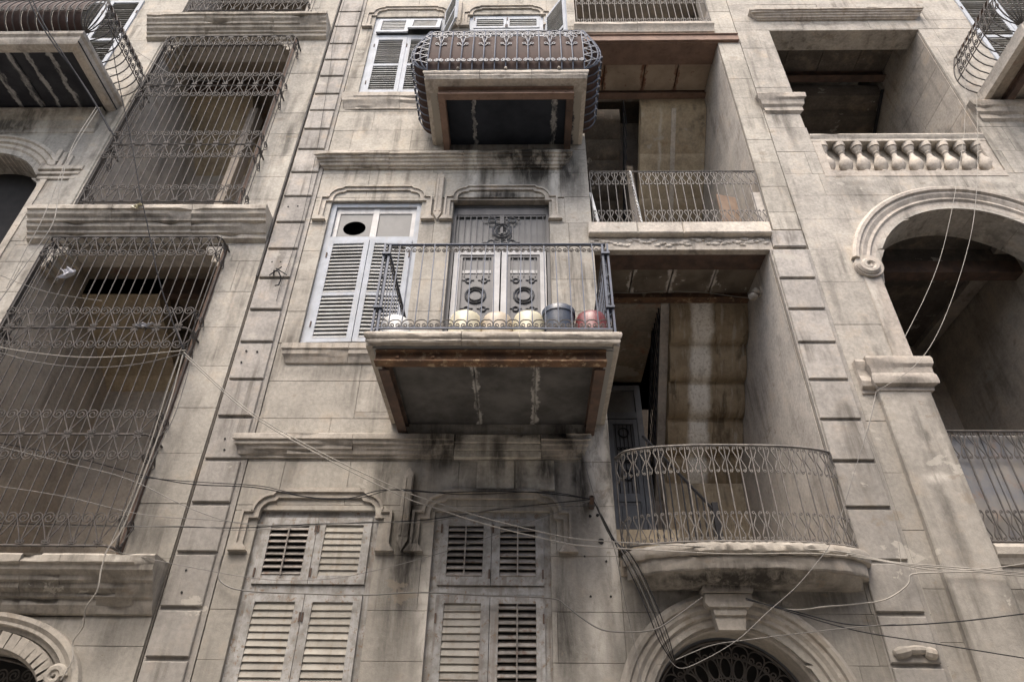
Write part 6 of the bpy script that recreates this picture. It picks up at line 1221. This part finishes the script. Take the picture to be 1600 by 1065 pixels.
  ('cable', 'light wire rising diagonally in front of the bowed balcony to the capital', 'cableg', 0.0033, [(1.254,-0.6,2.811),(1.263,-0.6,2.8),(1.276,-0.6,2.785),(1.292,-0.6,2.767),(1.311,-0.6,2.753),(1.333,-0.6,2.746),(1.357,-0.6,2.745),(1.381,-0.6,2.748),(1.41,-0.6,2.756),(1.446,-0.6,2.769),(1.493,-0.6,2.788),(1.554,-0.6,2.815),(1.627,-0.6,2.848),(1.706,-0.6,2.887),(1.786,-0.6,2.929),(1.86,-0.6,2.972),(1.928,-0.6,3.017),(1.994,-0.6,3.067),(2.059,-0.6,3.118),(2.122,-0.6,3.168),(2.184,-0.6,3.216),(2.246,-0.6,3.261),(2.307,-0.6,3.304),(2.366,-0.6,3.346),(2.424,-0.6,3.388),(2.479,-0.6,3.431),(2.531,-0.6,3.475),(2.581,-0.6,3.519),(2.628,-0.6,3.562),(2.674,-0.6,3.606),(2.718,-0.6,3.649),(2.76,-0.6,3.689),(2.799,-0.6,3.725),(2.837,-0.6,3.763),(2.875,-0.6,3.805),(2.915,-0.6,3.856),(2.957,-0.6,3.917),(2.999,-0.6,3.984),(3.042,-0.6,4.057),(3.086,-0.6,4.135),(3.132,-0.6,4.215),(3.18,-0.6,4.299),(3.23,-0.6,4.388),(3.28,-0.6,4.48),(3.332,-0.6,4.574),(3.384,-0.6,4.667),(3.438,-0.6,4.762),(3.494,-0.6,4.86),(3.55,-0.6,4.957),(3.604,-0.6,5.052),(3.652,-0.6,5.141),(3.697,-0.6,5.229),(3.739,-0.6,5.318),(3.778,-0.6,5.401),(3.81,-0.6,5.471),(3.833,-0.6,5.521)]),
  ('cable', 'pale wire hanging in the wide arch, nearer its scroll', 'cablew', 0.0037, [(7.375,-0.35,12.098),(7.285,-0.35,11.856),(7.156,-0.35,11.508),(7.008,-0.35,11.112),(6.86,-0.35,10.723),(6.732,-0.35,10.399),(6.625,-0.35,10.147),(6.526,-0.35,9.93),(6.433,-0.35,9.735),(6.344,-0.35,9.554),(6.258,-0.35,9.375),(6.177,-0.35,9.203),(6.103,-0.35,9.044),(6.032,-0.35,8.893),(5.959,-0.35,8.742),(5.881,-0.35,8.585),(5.796,-0.35,8.418),(5.707,-0.35,8.246),(5.617,-0.35,8.073),(5.527,-0.35,7.907),(5.439,-0.35,7.751),(5.356,-0.35,7.61),(5.276,-0.35,7.48),(5.197,-0.35,7.355),(5.115,-0.35,7.231),(5.027,-0.35,7.101),(4.925,-0.35,6.954),(4.809,-0.35,6.794),(4.695,-0.35,6.637),(4.596,-0.35,6.503),(4.527,-0.35,6.408)]),
  ('cable', 'pale wire hanging in the wide arch, bending to the capital', 'cablew', 0.0037, [(7.225,-0.35,11.209),(7.153,-0.35,11.012),(7.051,-0.35,10.731),(6.933,-0.35,10.407),(6.812,-0.35,10.082),(6.704,-0.35,9.798),(6.608,-0.35,9.554),(6.514,-0.35,9.322),(6.422,-0.35,9.104),(6.335,-0.35,8.9),(6.251,-0.35,8.71),(6.175,-0.35,8.543),(6.107,-0.35,8.399),(6.041,-0.35,8.265),(5.97,-0.35,8.129),(5.889,-0.35,7.979),(5.794,-0.35,7.81),(5.69,-0.35,7.629),(5.581,-0.35,7.446),(5.472,-0.35,7.267),(5.368,-0.35,7.101),(5.268,-0.35,6.946),(5.17,-0.35,6.797),(5.074,-0.35,6.657),(4.98,-0.35,6.527),(4.89,-0.35,6.409),(4.807,-0.35,6.307),(4.729,-0.35,6.219),(4.653,-0.35,6.141),(4.575,-0.35,6.068),(4.49,-0.35,5.996),(4.389,-0.35,5.922),(4.274,-0.35,5.849),(4.16,-0.35,5.781),(4.061,-0.35,5.724),(3.992,-0.35,5.683)]),
  ('cable', 'thin wire falling from the capital along the grooved quoins', 'cablew', 0.0037, [(4.072,-0.2,5.766),(4.043,-0.2,5.707),(4.001,-0.2,5.622),(3.954,-0.2,5.525),(3.909,-0.2,5.434),(3.873,-0.2,5.362),(3.846,-0.2,5.314),(3.824,-0.2,5.28),(3.806,-0.2,5.253),(3.793,-0.2,5.229),(3.784,-0.2,5.201),(3.782,-0.2,5.175),(3.787,-0.2,5.155),(3.795,-0.2,5.133),(3.803,-0.2,5.099),(3.808,-0.2,5.044),(3.81,-0.2,4.96),(3.81,-0.2,4.853),(3.81,-0.2,4.736),(3.809,-0.2,4.621),(3.808,-0.2,4.522),(3.808,-0.2,4.442),(3.808,-0.2,4.373),(3.807,-0.2,4.309),(3.804,-0.2,4.244),(3.798,-0.2,4.175),(3.786,-0.2,4.093),(3.77,-0.2,4.003),(3.752,-0.2,3.914),(3.736,-0.2,3.837),(3.725,-0.2,3.783)]),
  ('cable', 'thick pale cable curling from the bowed balcony onto the pier', 'cablew', 0.0074, [(2.123,-0.22,3.422),(2.18,-0.217,3.408),(2.262,-0.212,3.388),(2.357,-0.208,3.366),(2.452,-0.203,3.347),(2.537,-0.2,3.336),(2.61,-0.2,3.335),(2.678,-0.202,3.34),(2.745,-0.205,3.348),(2.811,-0.205,3.359),(2.878,-0.2,3.368),(2.949,-0.188,3.377),(3.021,-0.17,3.386),(3.093,-0.15,3.396),(3.162,-0.132,3.406),(3.226,-0.12,3.415),(3.284,-0.115,3.423),(3.339,-0.114,3.429),(3.39,-0.116,3.435),(3.438,-0.119,3.443),(3.483,-0.12,3.453),(3.525,-0.12,3.466),(3.563,-0.12,3.482),(3.598,-0.12,3.498),(3.631,-0.12,3.516),(3.662,-0.12,3.533),(3.691,-0.12,3.55),(3.718,-0.12,3.568),(3.742,-0.12,3.585),(3.764,-0.12,3.603),(3.783,-0.12,3.62),(3.795,-0.12,3.638),(3.8,-0.12,3.656),(3.804,-0.12,3.673),(3.814,-0.12,3.689),(3.835,-0.12,3.701),(3.868,-0.12,3.709),(3.908,-0.12,3.714),(3.956,-0.12,3.717),(4.009,-0.12,3.72),(4.068,-0.12,3.722),(4.137,-0.12,3.725),(4.216,-0.12,3.728),(4.299,-0.12,3.73),(4.378,-0.12,3.731),(4.448,-0.12,3.731),(4.505,-0.12,3.729),(4.553,-0.12,3.726),(4.597,-0.12,3.722),(4.642,-0.12,3.717),(4.692,-0.12,3.713),(4.754,-0.12,3.708),(4.823,-0.12,3.703),(4.892,-0.12,3.698),(4.952,-0.12,3.693),(4.994,-0.12,3.69)]),
  ('cable', 'black cable crossing the lower quoin and rising to the photo edge', 'cablek', 0.0059, [(2.114,-0.25,3.414),(2.172,-0.25,3.4),(2.255,-0.25,3.381),(2.351,-0.25,3.358),(2.452,-0.25,3.335),(2.546,-0.25,3.312),(2.635,-0.25,3.289),(2.724,-0.25,3.263),(2.814,-0.25,3.238),(2.904,-0.25,3.217),(2.996,-0.25,3.201),(3.087,-0.25,3.192),(3.176,-0.25,3.188),(3.268,-0.25,3.188),(3.364,-0.25,3.19),(3.467,-0.25,3.193),(3.578,-0.25,3.197),(3.696,-0.25,3.203),(3.818,-0.25,3.211),(3.944,-0.25,3.221),(4.072,-0.25,3.232),(4.215,-0.25,3.247),(4.372,-0.25,3.265),(4.527,-0.25,3.284),(4.661,-0.25,3.3),(4.755,-0.25,3.312)]),
  ('cable', 'black cable from the keystone sloping down across the pier', 'cablek', 0.0055, [(2.11,-0.27,3.421),(2.166,-0.27,3.404),(2.243,-0.27,3.379),(2.335,-0.27,3.35),(2.434,-0.27,3.32),(2.534,-0.27,3.29),(2.636,-0.27,3.26),(2.743,-0.27,3.227),(2.856,-0.27,3.194),(2.971,-0.27,3.163),(3.088,-0.27,3.135),(3.21,-0.27,3.112),(3.337,-0.27,3.091),(3.466,-0.27,3.073),(3.589,-0.27,3.056),(3.701,-0.27,3.04),(3.8,-0.27,3.025),(3.889,-0.27,3.011),(3.972,-0.27,2.998),(4.054,-0.27,2.986),(4.138,-0.27,2.973),(4.232,-0.27,2.959),(4.332,-0.27,2.943),(4.429,-0.27,2.929),(4.511,-0.27,2.916),(4.57,-0.27,2.907)]),
  ('cable', 'faint wire from the fanlight to the lower quoin', 'cableg', 0.0044, [(1.37,-0.3,2.869),(1.416,-0.3,2.887),(1.48,-0.3,2.912),(1.555,-0.3,2.941),(1.632,-0.3,2.969),(1.701,-0.3,2.99),(1.76,-0.3,3.004),(1.814,-0.3,3.014),(1.869,-0.3,3.021),(1.929,-0.3,3.028),(2.0,-0.3,3.037),(2.083,-0.3,3.048),(2.176,-0.3,3.06),(2.275,-0.3,3.072),(2.377,-0.3,3.084),(2.48,-0.3,3.096),(2.587,-0.3,3.108),(2.698,-0.3,3.121),(2.811,-0.3,3.134),(2.921,-0.3,3.145),(3.023,-0.3,3.156),(3.122,-0.3,3.165),(3.221,-0.3,3.174),(3.312,-0.3,3.182),(3.39,-0.3,3.188),(3.445,-0.3,3.193)]),
  ('cable', 'white cable slanting behind the pale ones to the photo edge', 'cablew', 0.0059, [(3.112,-0.5,3.756),(3.168,-0.5,3.746),(3.247,-0.5,3.732),(3.338,-0.5,3.716),(3.43,-0.5,3.7),(3.513,-0.5,3.686),(3.583,-0.5,3.673),(3.649,-0.5,3.659),(3.714,-0.5,3.646),(3.78,-0.5,3.635),(3.852,-0.5,3.628),(3.929,-0.5,3.625),(4.01,-0.5,3.624),(4.094,-0.5,3.626),(4.181,-0.5,3.631),(4.271,-0.5,3.637),(4.374,-0.5,3.647),(4.49,-0.5,3.661),(4.604,-0.5,3.677),(4.703,-0.5,3.691),(4.772,-0.5,3.7)]),
  ('cable', 'first heavy black cable slanting over the veined balcony', 'cablek', 0.0104, [(-7.734,-1.7,12.031),(-7.656,-1.7,11.915),(-7.545,-1.7,11.751),(-7.416,-1.7,11.561),(-7.283,-1.7,11.368),(-7.159,-1.7,11.194),(-7.043,-1.7,11.038),(-6.926,-1.7,10.883),(-6.81,-1.7,10.735),(-6.698,-1.7,10.594),(-6.594,-1.7,10.464),(-6.501,-1.7,10.351),(-6.418,-1.7,10.253),(-6.338,-1.7,10.162),(-6.256,-1.7,10.067),(-6.168,-1.7,9.96),(-6.068,-1.7,9.836),(-5.961,-1.7,9.7),(-5.853,-1.7,9.561),(-5.749,-1.7,9.426),(-5.656,-1.7,9.304),(-5.575,-1.7,9.194),(-5.501,-1.7,9.092),(-5.433,-1.7,8.997),(-5.371,-1.7,8.91),(-5.314,-1.7,8.83),(-5.26,-1.7,8.757),(-5.211,-1.7,8.69),(-5.168,-1.7,8.631),(-5.132,-1.7,8.583),(-5.106,-1.7,8.548)]),
  ('cable', 'second heavy black cable slanting over the veined balcony', 'cablek', 0.0089, [(-7.644,-1.72,11.99),(-7.557,-1.72,11.861),(-7.434,-1.72,11.676),(-7.291,-1.72,11.464),(-7.147,-1.72,11.252),(-7.019,-1.72,11.069),(-6.909,-1.72,10.919),(-6.805,-1.72,10.783),(-6.705,-1.72,10.655),(-6.605,-1.72,10.529),(-6.502,-1.72,10.397),(-6.395,-1.72,10.258),(-6.285,-1.72,10.115),(-6.176,-1.72,9.973),(-6.07,-1.72,9.835),(-5.97,-1.72,9.704),(-5.877,-1.72,9.582),(-5.788,-1.72,9.466),(-5.704,-1.72,9.355),(-5.622,-1.72,9.246),(-5.541,-1.72,9.137),(-5.457,-1.72,9.021),(-5.369,-1.72,8.898),(-5.287,-1.72,8.781),(-5.217,-1.72,8.681),(-5.167,-1.72,8.61)]),
  ('cable', 'white cable slanting past the moulded ledge, brightest of the pair', 'cablew', 0.0059, [(-6.382,-0.9,10.307),(-6.386,-0.9,10.201),(-6.391,-0.9,10.048),(-6.397,-0.9,9.874),(-6.401,-0.9,9.702),(-6.4,-0.9,9.557),(-6.395,-0.9,9.445),(-6.387,-0.9,9.351),(-6.376,-0.9,9.264),(-6.362,-0.9,9.174),(-6.344,-0.9,9.07),(-6.321,-0.9,8.949),(-6.292,-0.9,8.817),(-6.261,-0.9,8.68),(-6.229,-0.9,8.546),(-6.198,-0.9,8.42),(-6.165,-0.9,8.303),(-6.129,-0.9,8.191),(-6.095,-0.9,8.084),(-6.065,-0.9,7.98),(-6.045,-0.9,7.879),(-6.036,-0.9,7.782),(-6.036,-0.9,7.689),(-6.041,-0.9,7.599),(-6.049,-0.9,7.512),(-6.055,-0.9,7.429),(-6.061,-0.9,7.351),(-6.068,-0.9,7.277),(-6.077,-0.9,7.206),(-6.085,-0.9,7.134),(-6.094,-0.9,7.058),(-6.103,-0.9,6.973),(-6.112,-0.9,6.881),(-6.121,-0.9,6.789),(-6.13,-0.9,6.705),(-6.138,-0.9,6.636),(-6.146,-0.9,6.583),(-6.154,-0.9,6.541),(-6.162,-0.9,6.508),(-6.168,-0.9,6.483),(-6.173,-0.9,6.463)]),
  ('cable', 'thinner white cable slanting past the moulded ledge', 'cablew', 0.0052, [(-6.284,-0.95,10.189),(-6.287,-0.95,10.093),(-6.291,-0.95,9.957),(-6.296,-0.95,9.798),(-6.3,-0.95,9.637),(-6.301,-0.95,9.492),(-6.301,-0.95,9.364),(-6.3,-0.95,9.24),(-6.297,-0.95,9.119),(-6.292,-0.95,8.998),(-6.284,-0.95,8.875),(-6.271,-0.95,8.748),(-6.253,-0.95,8.618),(-6.234,-0.95,8.488),(-6.215,-0.95,8.362),(-6.199,-0.95,8.242),(-6.186,-0.95,8.127),(-6.173,-0.95,8.016),(-6.162,-0.95,7.91),(-6.153,-0.95,7.809),(-6.146,-0.95,7.714),(-6.143,-0.95,7.631),(-6.143,-0.95,7.56),(-6.144,-0.95,7.492),(-6.144,-0.95,7.418),(-6.142,-0.95,7.328),(-6.136,-0.95,7.21),(-6.127,-0.95,7.068),(-6.117,-0.95,6.924),(-6.109,-0.95,6.799),(-6.103,-0.95,6.711)]),
  ('cable', 'dark grey cable falling over two ledges and the cage to the knot', 'cablek', 0.0074, [(-7.876,-0.6,14.17),(-7.801,-0.6,14.02),(-7.696,-0.6,13.81),(-7.573,-0.6,13.563),(-7.447,-0.6,13.305),(-7.331,-0.6,13.06),(-7.226,-0.6,12.825),(-7.122,-0.6,12.584),(-7.02,-0.6,12.341),(-6.918,-0.6,12.102),(-6.817,-0.6,11.871),(-6.716,-0.6,11.649),(-6.614,-0.6,11.433),(-6.514,-0.6,11.223),(-6.415,-0.6,11.016),(-6.318,-0.6,10.814),(-6.224,-0.6,10.618),(-6.132,-0.6,10.429),(-6.042,-0.6,10.243),(-5.952,-0.6,10.057),(-5.862,-0.6,9.867),(-5.771,-0.6,9.669),(-5.679,-0.6,9.465),(-5.588,-0.6,9.262),(-5.5,-0.6,9.065),(-5.416,-0.6,8.882),(-5.339,-0.6,8.718),(-5.267,-0.6,8.569),(-5.197,-0.6,8.426),(-5.125,-0.6,8.281),(-5.049,-0.6,8.123),(-4.965,-0.6,7.946),(-4.875,-0.6,7.756),(-4.784,-0.6,7.564),(-4.696,-0.6,7.38),(-4.614,-0.6,7.215),(-4.54,-0.6,7.072),(-4.472,-0.6,6.944),(-4.407,-0.6,6.826),(-4.343,-0.6,6.714),(-4.278,-0.6,6.602),(-4.207,-0.6,6.484),(-4.132,-0.6,6.363),(-4.06,-0.6,6.249),(-3.998,-0.6,6.153),(-3.954,-0.6,6.084)]),
  ('cable', 'thin dark wire hanging in front of the grooved quoins', 'cablek', 0.0033, [(-3.567,-0.06,15.021),(-3.566,-0.06,14.808),(-3.565,-0.06,14.502),(-3.563,-0.06,14.153),(-3.558,-0.06,13.809),(-3.55,-0.06,13.522),(-3.538,-0.06,13.305),(-3.522,-0.06,13.126),(-3.503,-0.06,12.962),(-3.484,-0.06,12.792),(-3.465,-0.06,12.591),(-3.446,-0.06,12.351),(-3.425,-0.06,12.088),(-3.404,-0.06,11.814),(-3.384,-0.06,11.545),(-3.365,-0.06,11.294),(-3.348,-0.06,11.069),(-3.333,-0.06,10.861),(-3.318,-0.06,10.659),(-3.304,-0.06,10.451),(-3.291,-0.06,10.226),(-3.278,-0.06,9.975),(-3.265,-0.06,9.704),(-3.252,-0.06,9.429),(-3.243,-0.06,9.166),(-3.236,-0.06,8.929),(-3.233,-0.06,8.718),(-3.234,-0.06,8.524),(-3.236,-0.06,8.346),(-3.24,-0.06,8.184),(-3.245,-0.06,8.04),(-3.251,-0.06,7.917),(-3.259,-0.06,7.816),(-3.268,-0.06,7.729),(-3.276,-0.06,7.65),(-3.281,-0.06,7.572),(-3.283,-0.06,7.491),(-3.283,-0.06,7.413),(-3.281,-0.06,7.342),(-3.28,-0.06,7.282),(-3.279,-0.06,7.239)]),
  ('cable', 'rusty barbed wire between veined balcony and upper cage', 'cableg', 0.0044, [(-6.599,-0.6,12.247),(-6.541,-0.6,12.199),(-6.459,-0.6,12.132),(-6.364,-0.6,12.054),(-6.267,-0.6,11.974),(-6.18,-0.6,11.901),(-6.104,-0.6,11.834),(-6.033,-0.6,11.766),(-5.962,-0.6,11.701),(-5.89,-0.6,11.64),(-5.814,-0.6,11.586),(-5.733,-0.6,11.539),(-5.649,-0.6,11.497),(-5.564,-0.6,11.461),(-5.477,-0.6,11.429),(-5.391,-0.6,11.403),(-5.298,-0.6,11.382),(-5.198,-0.6,11.368),(-5.101,-0.6,11.358),(-5.017,-0.6,11.351),(-4.958,-0.6,11.345)]),
  ('cable', 'rusty barbed wire from the railing end to the large cage', 'cableg', 0.0044, [(-6.634,-0.6,7.219),(-6.594,-0.6,7.202),(-6.538,-0.6,7.177),(-6.472,-0.6,7.149),(-6.401,-0.6,7.119),(-6.331,-0.6,7.091),(-6.259,-0.6,7.063),(-6.183,-0.6,7.035),(-6.104,-0.6,7.006),(-6.026,-0.6,6.979),(-5.95,-0.6,6.955),(-5.879,-0.6,6.935),(-5.81,-0.6,6.918),(-5.741,-0.6,6.902),(-5.671,-0.6,6.888),(-5.596,-0.6,6.873),(-5.509,-0.6,6.857),(-5.411,-0.6,6.84),(-5.314,-0.6,6.824),(-5.23,-0.6,6.811),(-5.171,-0.6,6.801)]),
  ('cable', 'grey cable clipped under the beam of the lower loggia', 'cablew', 0.0052, [(1.315,0.98,8.243),(1.375,0.98,8.24),(1.459,0.98,8.236),(1.557,0.98,8.232),(1.658,0.98,8.23),(1.75,0.98,8.23),(1.831,0.98,8.235),(1.909,0.98,8.245),(1.987,0.98,8.255),(2.07,0.98,8.264),(2.161,0.98,8.268),(2.266,0.98,8.267),(2.382,0.98,8.264),(2.501,0.98,8.258),(2.616,0.98,8.251),(2.718,0.98,8.242),(2.805,0.98,8.232),(2.883,0.98,8.219),(2.955,0.98,8.205),(3.024,0.98,8.191),(3.093,0.98,8.179),(3.167,0.98,8.167),(3.243,0.98,8.156),(3.314,0.98,8.145),(3.375,0.98,8.136),(3.419,0.98,8.129)]),
]
for nm, lab, mt, r_, pts in CABLES:
    solo(nm, MB().tube(pts, r_, 5), M[mt], lab, 'cable', 'cables strung across the facade', True)
